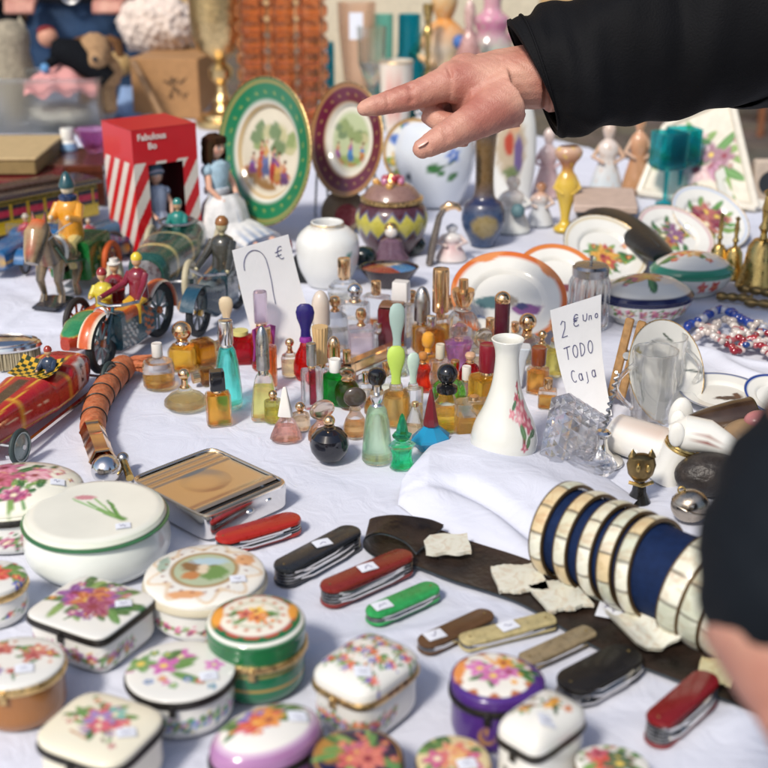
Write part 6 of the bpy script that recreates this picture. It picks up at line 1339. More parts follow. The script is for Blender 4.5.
def faberge():
    loc, r = base_of(392, 262, 74); H = HH(loc, 172); t = thing('jewelled_casket', 'maroon and gold lidded casket crowned with red stones', 'casket', loc, 0)
    def sc(v):
        C = np.tile(np.asarray(lin('#4a2430')), (len(v), 1)); th = np.arctan2(v[:, 0], -v[:, 1])*r; z = v[:, 2]
        q = th/(r*.42); zz = (z-H*.42)/(H*.17); s_ = np.abs(((q+.5) % 1)-.5)*2; C = mixc(C, sm(np.abs(zz)+s_*.6-1, .2), lin('#b8b04a')); C = mixc(C, sm(np.abs(np.abs(zz)+s_*.6-.95)-.08, .08), lin('#3a4a8a')); return C
    m = MB(); m.rev([(a, z*H) for a, z in smooth_prof([(.5, 0), (.6, .03), (.85, .2), (1, .42), (.94, .56), (.80, .64), (.78, .66)], 50)], r, seg=120, col=sc); m.build('casket_body', TIN, t)
    m = MB(); m.rev([(.78, .655*H), (.86, .66*H), (.86, .70*H), (.76, .715*H)], r); m.rev([(0, .995*H), (.10, .98*H), (.2, .9*H), (.42, .86*H), (.5, .84*H)], r); m.build('gilt_collar', MGOLD2, t)
    m = MB(); m.rev([(.78, .71*H), (.72, .76*H), (.6, .82*H), (.45, .86*H), (0, .87*H)], r, col=lin('#8a6a60')); m.build('lid', TIN, t)
    for i in range(11):
        a = i*.57; m = MB(); m.ball((r*(.15+.3*(i % 3)/2)*math.cos(a), r*(.15+.3*(i % 3)/2)*math.sin(a), H*(.93-.03*(i % 3))), r*.11, 10, lin(['#a01830', '#b06a8c', '#c89a50'][i % 3])); m.build('gemstone', P('jewel', None, .08, coat=1), t)
faberge()
def buddha():
    p = B(393, 262); t = thing('seated_figurine', 'small mauve seated idol with a white face before the maroon casket', 'figurine', (p.x-.003, p.y-.02, TZ+.002), 0)
    H = .062; m = MB(); m.rev([(0, 0), (1, 0), (1.05, H*.15), (.75, H*.35), (.62, H*.6), (.3, H*.68), (0, H*.69)], .026, .018, seg=40, col=lin('#6a5060'), kind='lobed'); m.ball((0, -.002, H*.82), .0095, 20, lin('#d8d0c8')); m.build('idol_body', TIN, t)
    m = MB(); m.ball((0, .002, H*.90), .0105, 20, sz=.8); m.build('gold_cap', MGOLD2, t)
buddha()
def bowl_wedges():
    c = G(389, 268, .026); r = 60/2/S(c); t = thing('trinket_dish', 'dark bowl filled with red, cream and blue enamel wedges', 'trinket dish', (c.x, c.y, TZ), 0)
    m = MB(); m.rev([(0, 0), (.5, 0), (.6, .004), (.95, .024), (1, .028), (.94, .028), (.9, .024)], r, r*.8, col=lin('#2a1a20'), seg=64); m.build('bowl_body', TIN, t)
    def cw(v):
        a = np.arctan2(v[:, 1], v[:, 0]); C = np.tile(np.asarray(lin('#8a3424')), (len(v), 1)); C = mixc(C, ((a > -.9) & (a < .9)).astype(float), lin('#2f7ab0')); C = mixc(C, ((a >= .9) & (a < 2.2)).astype(float), lin('#c9b088')); return C
    m = MB(); m.rev([(a_/8*.92, .024+.004*math.cos(a_/8*1.5)) for a_ in range(8, -1, -1)], r, r*.8, col=cw, seg=90); m.build('enamel_filling', TIN, t)
bowl_wedges()
def shades():
    for px, py, lab in ((364, 264, 'dark green polished egg on the left of the maroon casket'), (413, 252, 'dark green polished egg on the right of the maroon casket')):
        p = B(px, py); m = MB(); m.ball((0, 0, .016), .016, 24, lin('#0c201c'), sx=1.25); o = m.build('stone_egg', P('polished_stone', None, .08, coat=.6)); o.location = (p.x, p.y-.015, TZ); tag(o, lab, 'stone egg')
shades()
def compact(label, px, py, w, col, lean=.5):
    c = G(px, py, .03); r = w/2/S(c); t = thing('powder_compact', label, 'compact', c, 0); t.rotation_euler = (math.pi/2-lean, 0, -.3)
    m = MB(); m.rev([(0, 0), (.9, 0), (1, .003), (1, .006), (.9, .008), (0, .009)], r, seg=60, col=lin(col)); m.build('compact_case', P('glitter_metal', None, .35, .7, var=.5, vscale=600, bump=.5, bscale=500), t)
    m = MB(); m.rev([(0, .0095), (.5, .0098), (.52, .009)], r, T=RT(r*.2, -r*.2, 0), col=lin('#7a2030')); m.build('enamel_medallion', TIN, t)
compact('round glittering compact with maroon medallion behind the white jar', 344, 212, 46, '#8a7a68')
def rhinestone():
    a = B(432, 264); t = thing('rhinestone_heel', 'tall leaning crystal studded clip with a gold hooked top', 'ornament', (a.x, a.y, TZ), 0); H = HH(a, 205)
    m = MB(); w = .010
    m.tube([(-.004, 0, .0), (.002, 0, H*.4), (.010, 0, H*.8), (.018, -.004, H*.96)], [w, w*.95, w*.8, w*.6], 14, flat=.6, col=lin('#8a8078')); m.build('studded_band', P('rhinestones', None, .25, .6, var=.9, vscale=900, bump=1, bscale=700), t)
    m = MB(); m.tube([(.014, 0, H*.92), (.024, -.003, H*1.0), (.036, -.004, H*.99), (.042, -.004, H*.92)], [.006, .007, .005, .003], 12); m.build('gold_hook', MGOLD, t)
rhinestone()
def lathe_fig(name, label, cat, px, pyb, pyt, w, prof, cols, extra=None):
    loc, r = base_of(px, pyb, w); H = HH(loc, pyt); t = thing(name, label, cat, loc, 0)
    zs = [c[0] for c in cols]; cc = np.array([lin(c[1]) for c in cols])
    def f(v):
        z = v[:, 2]/H; C = np.stack([np.interp(z, zs, cc[:, i]) for i in range(3)], 1); n = vn(v[:, 0]*90, v[:, 2]*80, 1, px); return mixc(C, sm(.55-n, .2), cc[int(px) % len(cc)])
    rm = max(a for a, _ in prof); m = MB(); m.rev([(a/rm, z*H) for a, z in prof], r, r*.8, seg=56, col=f); m.build('painted_body', PORC, t)
    if extra: extra(t, r, H)
    return t
figp = smooth_prof([(.9, 0), (1, .04), (.85, .2), (.6, .38), (.5, .48), (.62, .58), (.58, .68), (.25, .76), (.24, .78), (.36, .86), (.34, .94), (.1, 1.0)], 40)
def arms(col):
    def f(t, r, H):
        for s_ in (-1, 1): m = MB(); m.tube([(s_*r*.45, 0, H*.66), (s_*r*.9, -r*.2, H*.52), (s_*r*.3, -r*.6, H*.45)], [r*.18, r*.15, r*.1], 10, lin(col)); m.build('arm', PORC, t)
    return f
lathe_fig('figurine', 'white porcelain figurine carrying a green and purple bunch', 'figurine', 513, 236, 176, 38, figp, [(0, '#d8dcd8'), (.5, '#d8d4d0'), (1, '#d8c8b8')], lambda t, r, H: (arms('#d8d8d4')(t, r, H), MB().ball((r*.2, -r*.9, H*.45), r*.38, 14, lin('#5a7a80')).build('flower_bunch', MATTE, t)))
lathe_fig('figurine', 'small porcelain child figurine with brown hair, between white and yellow ones', 'figurine', 541, 228, 182, 28, figp, [(0, '#d0d4d8'), (.5, '#c8ccd0'), (.8, '#c89878'), (1, '#8a5a38')], arms('#d8c0b0'))
lathe_fig('vase_figurine', 'yellow porcelain vase figurine with blue and white medallion', 'figurine', 566, 234, 146, 28, smooth_prof([(.8, 0), (.85, .04), (.35, .12), (.5, .3), (.9, .5), (.8, .62), (.45, .72), (.6, .8), (1.0, .88), (1.05, .95), (.7, 1.0)], 50), [(0, '#c9a830'), (.3, '#d0b040'), (.6, '#cfae48'), (.8, '#a86a40'), (1, '#c8a890')], arms('#d0b050'))
lathe_fig('figurine', 'pink and white draped figurine behind the small porcelain child', 'figurine', 548, 200, 128, 30, figp, [(0, '#c8a8a8'), (.5, '#d0b0b0'), (1, '#d8c8c0')], arms('#c8a8a8'))
lathe_fig('figurine', 'small white and pink seated figurine touching the crystal studded clip', 'figurine', 452, 264, 224, 32, figp, [(0, '#d8d0cc'), (.4, '#c8a8a8'), (.7, '#d8d4d0'), (1, '#b8bcc4')], arms('#d8c4bc'))
turned('cloisonne_vase', 'squat blue cloisonne vase with tall bronze neck', 'vase', 484, 250, 126, 44, smooth_prof([(.55, 0), (.6, .03), (.95, .16), (1, .26), (.85, .36), (.5, .42), (.42, .6), (.5, .9), (.6, .98), (.5, 1.0)]), lin('#33486a'),
       [('bl', x, -.62, .25, .2, lin(c)) for x, c in ((-1.6, '#7a8a58'), (-.8, '#4a78a0'), (0, '#8a7a50'), (.8, '#4a6a8a'), (1.6, '#6a5a80'))]+[('st', -5, .42, 5, .42, .58, lin('#6a5230')), ('bl', -.3, .3, .15, .3, lin('#3a2f20')), ('bl', .4, .6, .15, .3, lin('#8a6a40')), ('st', -5, -.22, 5, -.22, .06, lin('#2a3050'))], mat=TIN)
turned('portrait_vase', 'tall flat white vase with an oval painting of ladies', 'vase', 514, 212, 92, 44, smooth_prof([(.6, 0), (.8, .05), (1, .4), (.95, .7), (.7, .92), (.6, 1.0), (.5, .98)]), lin('#dfe0dc'), [('bl', -.1, .1, .42, .62, lin('#b8a890')), ('bl', -.2, .15, .14, .2, lin('#b04a3a')), ('bl', .1, -.05, .14, .35, lin('#6a5a8a')), ('bl', -.05, .45, .2, .12, lin('#c8a080')), ('bl', -.1, -.35, .25, .1, lin('#6a7a50'))], dr=.5)
turned('floral_vase', 'big white vase painted with green leaves and a blue flower, below the hand', 'vase', 435, 212, 112, 84, smooth_prof([(.55, 0), (.7, .05), (.95, .35), (1, .6), (.8, .85), (.45, .95), (.5, 1.0), (.4, .98)]), lin('#d4dae2'), [('lf', -.05, -.05, .16, .10, .3, lin('#2a6a2a')), ('lf', .08, -.12, .12, .07, -.5, lin('#2a6a2a')), ('lf', .38, -.25, .14, .09, .8, lin('#2f6a30')), ('fl', .40, .22, .18, lin('#3f68b8'), lin('#c8d0e0')), ('bl', -.65, -.28, .08, .1, lin('#28303a')), ('st', .0, -.1, .4, .1, .02, lin('#3a5a3a'))])
def black_case():
    f = curve_fn([G(586, 212, .045), G(610, 220, .047), G(636, 236, .045), (G(664, 258, .040))]); m = MB(); m.tube([f(i/24) for i in range(25)], [.033*math.sin(math.pi*(.12+.80*i/24))**.5 for i in range(25)], 18, lin('#14171a'), flat=.55, up=(0, 0, 1))
    t = m.build('leather_case', P('black_leather', None, .38, var=.2, bump=.4, bscale=200)); tag(t, 'long black leather case lying over the white plates', 'leather case')
    q = MB(); q.tube([f(i/24)+Vector((0, -.004, .016*math.sin(math.pi*(.12+.80*i/24))**.5)) for i in range(2, 23)], .0016, 6, lin('#2c3236')); q.build('seam', MATTE, t)
black_case()
# folded boxes, teal glasses, tray, brass bells
def carton_stack():
    for i in range(5):
        c = G(606, 214, 0); t = stackbox('flat_carton', ['lowest', 'second lowest', 'middle', 'second highest', 'topmost'][i]+' of the pink grey flat cartons behind the yellow figurine', 'carton', [(572, 205), (576, 186), (638, 188), (634, 207)], i*.013, .0125, ['#b8a09a', '#a88e88', '#b8a49c', '#a08a84', '#c0aa9c'][i], mat=PAPER if False else MATTE)
        t['group'] = 'flat cartons in a pile'
carton_stack()
def teal_glass(label, px, pyb, pyt, w):
    loc, r = base_of(px, pyb, w*.6); H = HH(loc, pyt); rr = w/2/S(loc); t = thing('stemmed_glass', label, 'stemmed glass', loc, .3, 'pair of teal square goblets')
    g = GL((.10, .68, .74), .02, 1.4, .4, 'teal_glass')
    m = MB(); m.rev([(0, 0), (.6, 0), (.6, .003), (.14, .007), (.13, .3*H), (.18, .46*H), (.18, .50*H), (0, .50*H)], rr, seg=40); m.build('stem', g, t)
    m = MB(); m.rev([(0, .50*H), (.85, .50*H), (1, .54*H), (1.0, 1.0*H), (.93, 1.0*H), (.92, .57*H), (0, .55*H)], rr, rr, 'sq', 60, p=8); m.build('square_bowl', g, t)
teal_glass('nearer teal blue square goblet with small price sticker', 666, 206, 132, 30)
teal_glass('farther teal blue square goblet, overlapped by its twin', 680, 202, 128, 28)
def tray():
    a, b = B(640, 196), B(757, 212); ax = b-a; L = ax.length; t = thing('floral_tray', 'large cream tray with faded pink flowers, propped up at a slant', 'tray', (a.x, a.y, TZ+.004), math.atan2(ax.y, ax.x)); t.rotation_euler[0] = 1.0
    pts = [(0, 0), (L, 0), (L*.53, .205), (L*.05, .135)]
    m = MB(); m.prism(pts, 0, .008, lin('#cfc6b4')); m.build('tray_board', MATTE, t)
    A_, B_, C_, D_ = [Vector((x, y, .0088)) for x, y in pts]; ctr = (A_+B_+C_+D_)/4
    def fc(v): C = np.tile(np.asarray(lin('#d6cfc0')), (len(v), 1)); return paint(C, v[:, 0]/.1, v[:, 1]/.1, ft(271, ['#a07088', '#c8a8a8'], 4, .5, L*4.2, .7)+ft(272, ['#8a6070'], 2, .3, L*6, .9))
    m = MB(); m.grid(lambda u, v: tuple(ctr+(A_.lerp(B_, u).lerp(D_.lerp(C_, u), v)-ctr)*.9), 80, 80, fc); m.build('painted_face', MATTE, t)
    m = MB(); e = [Vector((x, y, .008)) for x, y in pts]
    for i in range(4): m.tube([e[i], e[(i+1) % 4]], .007, 10)
    m.build('raised_edge', P('cream_gloss', lin('#d8d2c4'), .25), t)
tray()
def bell(label, px, pyb, pyt, w):
    loc, r = base_of(px, pyb, w); H = HH(loc, pyt); t = thing('hand_bell', label, 'brass bell', loc, 0, 'brass hand bells')
    m = MB(); m.rev([(.9, .0), (1.0, .0), (.94, .06*H), (.72, .22*H), (.62, .40*H), (.4, .48*H), (0, .49*H)], r, seg=40); m.build('bell_cup', MBRASS, t)
    m = MB(); m.rev([(0, .48*H), (.18, .49*H), (.14, .55*H), (.26, .60*H), (.14, .66*H), (.20, .8*H), (.12, .92*H), (.22, .96*H), (0, H)], r, seg=24); m.build('handle', MBRASS, t)
bell('slim brass hand bell farthest left of the bell group', 719, 278, 212, 24); bell('brass hand bell with dark handle in the middle of the bells', 735, 280, 216, 26); bell('large brass bell at the edge, tallest of the bells', 764, 292, 188, 46)
def brass_bits():
    for i, (a, b, w, lab) in enumerate([((716, 300), (752, 304), 8, 'long knobbly brass key lying below the bells'), ((738, 292), (776, 300), 10, 'dark brass buckle piece under the large bell'), ((744, 306), (790, 312), 10, 'thick cast brass fitting at the edge, nearest the beads')]):
        A, Q = B(*a)+Vector((0, 0, .006)), B(*b)+Vector((0, 0, .008)); m = MB(); m.tube([A.lerp(Q, k/10) for k in range(11)], [.007*(.6+.4*math.sin(k*2.1)**2) for k in range(11)], 10); o = m.build('brass_fitting', MDBRASS); tag(o, lab, 'brass fitting')
brass_bits()
def beads():
    r = random.Random(8)
    def strand(label, cols, pts, n, rad, jit=.004):
        f = curve_fn([G(*p) for p in pts]); t = thing('bead_necklace', label, 'necklace', (0, 0, 0))
        m = MB(); m.tube([f(i/40) for i in range(41)], .0006, 5, (.3, .3, .3)); m.build('thread', MATTE, t)
        for i in range(n):
            p = f(i/(n-1)); m = MB(); q = r.uniform(.8, 1.15); m.ball((p.x+r.uniform(-jit, jit)*.4, p.y, p.z+rad*.6), rad*q, 10, lin(r.choice(cols)), sx=r.choice([1, 1.3])); m.build('bead', P('glass_bead', None, .12, coat=.6), t)
    strand('string of large cobalt blue and white oval beads', ['#123a98', '#1a48a8', '#b8bcc8'], [(686, 330, .004), (704, 320, .004), (722, 312, .006), (742, 322, .006), (760, 330, .006), (790, 336, .006)], 24, .0062)
    for i, (y, pal, lab) in enumerate([(326, ['#c8bcb4', '#d0c8c0', '#a8a09c'], 'heap strand of small ivory beads inside the blue string'), (334, ['#d0c8c4', '#b8aca8', '#a85a60'], 'strand of ivory beads with a few pink ones'), (344, ['#8a1828', '#a02030', '#c8b8b4'], 'dark red bead strand nearest the rumpled cloth'), (338, ['#1f4080', '#8a1828', '#c8c0bc', '#30508a'], 'mixed blue, red and white strand at the edge of the table')]):
        x0 = [700, 694, 716, 738][i]; strand(lab, pal, [(x0+k*9, y+8*math.sin(k*1.7+i*2)+k*.8, .006+.008*math.sin(k*1.3+i)**2) for k in range(9)], 46, .0042, .012)
beads()

# ------------------------------------------------------------------ right middle: porcelain dog flask, horn, shell, pendant, cat
def right_mid():
    # lying white porcelain tube
    a, b = G(614, 432, .018), G(676, 452, .018); d = b-a; t = thing('porcelain_flask', 'white porcelain bottle lying on its side with a brownish stain', 'porcelain flask', a, math.atan2(d.y, d.x)); L = d.length
    T = Matrix.Rotation(math.pi/2, 4, 'Y'); m = MB(); m.rev([(0, 0), (.8, 0), (.98, .004), (1, .012), (1.02, L*.8), (.9, L), (0, L+.002)], .020, T=T, seg=60, col=tin_pattern(lin('#dcdad4'), lambda C, v: mixc(C, sm(np.hypot((v[:, 2]-L*.55)/.03, (v[:, 0]+.018)/.005)-1, .9)*.5, lin('#a87858')))); m.build('flask_body', PORC, t)
    # dog head box
    c = G(688, 452, .030); t = thing('porcelain_dog_head', 'white porcelain dog head trinket with brass hinge around its neck', 'porcelain ornament', (c.x, c.y, TZ), -.25)
    m = MB(); m.tube([(-.020, 0, .000), (-.014, 0, .018), (-.008, 0, .033)], [.017, .014, .0165], 28, WHITE); m.build('neck', PORC, t)
    m = MB(); m.rev([(.96, 0), (1.03, .0015), (1.0, .003), (1.04, .0045), (.96, .006)], .0165, T=RT(-.007, 0, .033, ry=.35)); m.build('brass_hinge', MBRASS, t)
    def hc(v): C = np.tile(np.asarray(WHITE), (len(v), 1)); return mixc(C, sm(np.abs(np.hypot((v[:, 0]-.012)/.008, (v[:, 2]-.052)/.004)-1)-.2, .15)*(v[:, 1] < 0), lin('#8a4a3a'))
    m = MB(); m.tube([(-.016, 0, .044), (-.002, 0, .049), (.016, 0, .048), (.032, 0, .042), (.044, 0, .036), (.047, 0, .034)], [.012, .0175, .016, .0115, .0085, .003], 32, hc)
    for y in (-1, 1): m.ball((-.012, y*.015, .053), .010, 20, WHITE, RT(0, 0, 0), sx=.75, sy=.35, sz=1.25)
    m.build('dog_head', PORC, t)
    # second, larger ear shaped white piece behind
    p = G(684, 425, .022); m = MB(); m.ball((0, 0, .024), .017, 24, WHITE, sx=.75, sy=.5, sz=1.3); o = m.build('porcelain_shell', PORC); o.location = (p.x, p.y+.015, TZ); tag(o, 'upright white porcelain petal behind the dog head', 'porcelain ornament')
    # horn cup
    a, b = G(692, 432, .020), G(745, 420, .026); d = b-a; L = d.length; t = thing('horn_cup', 'brown polished horn cup lying with its dark mouth open', 'horn cup', (a.x, a.y, TZ+.024), math.atan2(d.y, d.x)-.15)
    m = MB(); m.rev([(0, -.01), (.45, -.008), (.7, L*.2), (.95, L*.7), (1.04, L*1.0), (1.0, L*1.0), (.9, L*.7), (.6, L*.2), (0, L*.1)], .028, .024, T=T, seg=56, col=tin_pattern(lin('#3a2a20'), lambda C, v: mixc(C, np.clip(vn(v[:, 0]*50, v[:, 2]*20, 1, 3), 0, 1)*.6, lin('#7a644c')))); m.build('horn_body', P('polished_horn', None, .22, coat=.3, var=.3, vscale=60), t)
    m = MB(); m.ring(.0285, .0011, 0, 50, 6, RT(L, 0, 0, ry=math.pi/2) and (.5, .4, .3), RT(L, 0, 0, ry=math.pi/2), ry=.0245); m.build('rim', MDBRASS, t)
    # bone and pink headed piece
    p = B(744, 462); t = thing('carved_head', 'beige carved stone head with a pink top and curling lines', 'carving', (p.x, p.y, TZ), .4)
    m = MB(); m.ball((0, 0, .022), .024, 32, tin_pattern(lin('#9a7f60'), lambda C, v: mixc(C, sm(np.abs(np.hypot(v[:, 0]+.004, v[:, 2]-.004)-.010)-.001, .001)*(v[:, 1] < 0), lin('#4a3020'))), sx=1.2, sz=.95); m.build('stone_head', P('carved_stone', None, .4, var=.2), t)
    m = MB(); m.ball((.010, -.002, .044), .012, 20, lin('#b87878'), sx=1.3, sz=.8); m.build('pink_cap', P('pink_stone', None, .3), t)
    p = B(708, 492); m = MB(); m.ball((0, 0, .018), .022, 32, tin_pattern(lin('#2a2420'), lambda C, v: mixc(C, np.clip(vn(v[:, 0]*90, v[:, 2]*90, 1, 3), 0, 1)*.5, lin('#4a4038'))), sx=1.5, sz=.95); o = m.build('dark_shell', P('dark_shell_surface', None, .45, var=.4, bump=1, bscale=160)); o.location = (p.x, p.y, TZ); tag(o, 'rough dark brown carved lump behind the silver ball', 'carving')
    c = G(690, 506, .015); t = thing('ball_pendant', 'round silver ball pendant with a tiny loop', 'pendant', (c.x, c.y, TZ), 0)
    MS = MNICK; m = MB(); m.ball((0, 0, .0155), .0155, 40, sx=1.1, sz=.98); m.rev([(1.0, -.0006), (1.015, 0), (1.0, .0006)], .0170, T=RT(0, 0, .0155, ry=.3), seg=50); m.build('silver_ball', MNICK, t)
    m = MB(); m.ring(.003, .0008, 0, 16, 6, T=RT(-.009, 0, .031, rx=math.pi/2)); m.build('loop', MBRASS, t)
    # cat
    p = B(638, 502); t = thing('cat_figurine', 'little dark bronze cat head figurine with eyeglasses and bow', 'figurine', (p.x, p.y, TZ), 0); H = HH(p, 447)
    m = MB(); m.rev([(0, 0), (.9, 0), (1, .03*H), (.6, .2*H), (.5, .34*H), (.35, .4*H), (0, .42*H)], .011, col=lin('#14120f')); m.build('cat_body', TIN, t)
    m = MB(); m.rev([(0, -.26*H), (.45, -.24*H), (.85, -.12*H), (1, .05*H), (.85, .18*H), (.4, .23*H), (0, .24*H)], .0135, .009, T=RT(0, 0, .64*H), seg=32)
    for s_ in (-1, 1): m.rev([(1, 0), (.6, .07*H), (0, .15*H)], .0045, .003, T=RT(s_*.0085, 0, .82*H), seg=12)
    m.build('cat_head', MDBRASS, t)
    m = MB(); 
    for s_ in (-1, 1): m.ball((s_*.0045, -.0088, .69*H), .0022, 12, sz=1.8)
    m.tube([(-.011, -.004, .40*H), (0, -.008, .37*H), (.011, -.004, .40*H)], .0018, 8); m.build('eyes', MBRASS, t)
right_mid()
# ------------------------------------------------------------------ back row
def remesh(m, name, mat, parent, voxel, smooth=6, factor=.5, disp=None):
    o = m.build(name, mat, parent)
    r = o.modifiers.new('r', 'REMESH'); r.mode = 'VOXEL'; r.voxel_size = voxel; r.use_smooth_shade = True
    s = o.modifiers.new('s', 'SMOOTH'); s.iterations = smooth; s.factor = factor
    bpy.context.view_layer.update(); dg = bpy.context.evaluated_depsgraph_get()
    me = bpy.data.meshes.new_from_object(o.evaluated_get(dg)); o.modifiers.clear(); old = o.data; o.data = me; bpy.data.meshes.remove(old)
    n = len(me.vertices); co = np.empty(n*3); me.vertices.foreach_get('co', co); co = co.reshape(-1, 3)
    if disp:
        no = np.empty(n*3); me.vertices.foreach_get('normal', no); co = co + no.reshape(-1, 3)*disp(co)[:, None]; me.vertices.foreach_set('co', co.ravel()); me.update()
    me.polygons.foreach_set('use_smooth', [True]*len(me.polygons))
    if not me.materials: me.materials.append(mat)
    return o

gob = [(0, 0), (.95, 0), (1.0, .015), (.98, .05), (.80, .06), (.76, .09), (.34, .12), (.24, .16), (.34, .19), (.20, .24), (.16, .30), (.40, .36), (.42, .42), (.20, .47), (.30, .5), (.75, .56), (.95, .66), (1.0, .80), (1.02, 1.0), (.97, 1.0), (.9, .7), (0, .58)]
turned('brass_goblet', 'tall embossed brass chalice standing before the brown cardboard box', 'goblet', 220, 130, -12, 58, gob, mat=P('embossed_brass', (.74, .54, .26), .28, 1, bump=1, bscale=90, var=.3, vscale=150), partname='goblet_body')
AMB = GL((.98, .62, .42), .02, 1.5, .12, 'amber_glass')
for i, (px, lab) in enumerate(((254, 'hobnail amber glass column vase nearest the brass chalice'), (284, 'middle one of the three amber glass hobnail vases'), (313, 'amber glass hobnail vase beside the teal labelled bottle'))):
    pf = [(0, 0), (.8, 0)]
    for k in range(9): pf += [(.74, .01+k*.11), (.97, .035+k*.11), (1, .065+k*.11), (.97, .095+k*.11)]
    pf += [(.74, 1.0), (.66, 1.0), (.66, .05), (0, .05)]
    loc, r = base_of(px, 132, 31); H = HH(loc, -14); t = thing('glass_vase', lab, 'glass vase', loc, i*.4, 'amber hobnail vases')
    m = MB(); m.rev([(a, z*H) for a, z in pf], r, kind='lobed', seg=96); m.build('glass_body', AMB, t)
    m = MB(); m.ring(r*.86, r*.06, H, 40, 8); m.build('rim', AMB, t)
for (lab, px, pb, pt, w, colr, pf) in (
    ('short teal blue glass bottle with white sticker, right of the amber vases', 325, 122, 42, 20, (.12, .60, .75), [(0, 0), (.95, 0), (1, .05), (1, .9), (.95, 1), (.85, 1), (.85, .1), (0, .08)]),
    ('tall rosy clear glass vase with white sticker', 357, 128, 2, 38, (.98, .88, .84), [(0, 0), (.5, 0), (.55, .03), (.5, .1), (.75, .45), (.95, .8), (1, 1), (.94, 1), (.85, .8), (.6, .4), (.3, .1), (0, .08)]),
    ('pale aqua glass tumbler between the rosy vase and teal bottle', 384, 124, 14, 18, (.55, .85, .85), [(0, 0), (.8, 0), (.9, .1), (1, 1), (.9, 1), (.8, .1), (0, .08)]),
    ('big deep teal glass bottle with narrower neck', 409, 126, 14, 30, (.10, .62, .76), [(0, 0), (.95, 0), (1, .05), (1, .55), (.75, .66), (.72, 1), (.62, 1), (.64, .66), (.86, .55), (.86, .08), (0, .06)])):
    loc, r = base_of(px, pb, w); H = HH(loc, pt); t = thing('glass_vase' if w > 30 else 'glass_bottle', lab, 'glass vase' if w > 30 else 'glass bottle', loc, 0)
    m = MB(); m.rev([(a, z*H) for a, z in pf], r, seg=56); m.build('glass_body', GL(colr, .02, 1.42, .45), t)
    if 'sticker' in lab: m = MB(); m.box(-r*.35, r*.35, -r*1.02, -r*1.0, H*.72, H*.93, (.75, .75, .8)); m.build('price_sticker', STICK, t)
loc, r = base_of(378, 128, 34); H = HH(loc, 68); t = thing('glass_bell', 'clear glass dome bell in front of the rosy vase', 'glass bell', loc, 0); m = MB(); m.rev([(1, 0), (1.0, .02*H), (.9, .3*H), (.6, .65*H), (.2, .72*H), (.14, .8*H), (.2, .95*H), (0, H)], r); m.build('bell_cup', GL((.9, .9, .88)), t)
lathe_fig('figurine', 'cream and orange ceramic figurine on the back row above the pointing hand', 'figurine', 444, 128, -14, 70, figp, [(0, '#d8c8a0'), (.3, '#d0a068'), (.55, '#d8c8b0'), (.75, '#d89040'), (1, '#c8b890')], lambda t, r, H: (arms('#d8b080')(t, r, H), MB().ball((r*.3, -r*.7, H*.42), r*.2, 10, lin('#3a8a2a')).build('green_leaf', MATTE, t), MB().ball((r*.4, -r*.7, H*.62), r*.2, 10, lin('#3f68a8')).build('blue_flower', MATTE, t)))
lathe_fig('figurine', 'green and pink robed lady figurine with spreading skirt at the back', 'figurine', 492, 126, -16, 88, smooth_prof([(1, 0), (.98, .05), (.8, .3), (.5, .55), (.35, .65), (.4, .75), (.2, .82), (.22, .95), (.1, 1)], 50), [(0, '#7a9a80'), (.3, '#4a9a68'), (.5, '#a8b8a0'), (.7, '#c07a98'), (1, '#d8b0b0')], arms('#c89aa8'))
turned('brass_candlestick', 'slender brass candlestick between the teal bottle and the cream figurine', 'candlestick', 427, 130, 4, 20, smooth_prof([(1, 0), (.9, .03), (.3, .08), (.25, .3), (.45, .36), (.2, .42), (.25, .7), (.5, .78), (.3, .84), (.5, .95), (.55, 1)], 60), mat=MBRASS, partname='candlestick_body')
turned('cut_glass_goblet', 'clear stemmed goblet between the rosy vase and the aqua tumbler', 'goblet', 372, 132, 26, 30, [(0, 0), (.9, 0), (.9, .02), (.12, .07), (.10, .4), (.5, .48), (.9, .65), (1, 1), (.93, 1), (.82, .66), (0, .52)], mat=GL((.95, .95, .93), .0, 1.5, .3), kind='reg8', seg=48, sharp=20, partname='goblet_body')
turned('gilt_cup', 'gold rimmed pale cup standing above the fingertip', 'cup', 396, 134, 60, 34, [(0, 0), (.6, 0), (.65, .04), (.9, .4), (1, 1), (.94, 1), (.84, .4), (0, .1)], lin('#d8cfc0'), [('fl', 0, 0, .4, lin('#b05a4a'), lin('#d8b060'))], trim=[(1, .98, .04)])
lathe_fig('figurine', 'slim rose coloured figurine beside the cream and orange one', 'figurine', 468, 130, 0, 30, figp, [(0, '#8a5a58'), (.5, '#b0807a'), (1, '#c8a8a0')], arms('#a87a70'))
cc_ = B(430, 104); hw_ = 108/S(cc_); t = thing('display_carton', 'large cream display carton standing behind the glass vases and figurines', 'carton', (cc_.x, cc_.y+.10, TZ-.002), -.08)
m = MB(); m.box(-hw_, hw_, -.06, .06, 0, .36, lin('#d0c6ae'), b=.003); m.build('box_body', MATTE, t); m = MB(); m.box(-hw_-.002, hw_+.002, -.062, .062, .3605, .372, lin('#bfa880'), b=.003); m.build('lid', MATTE, t)

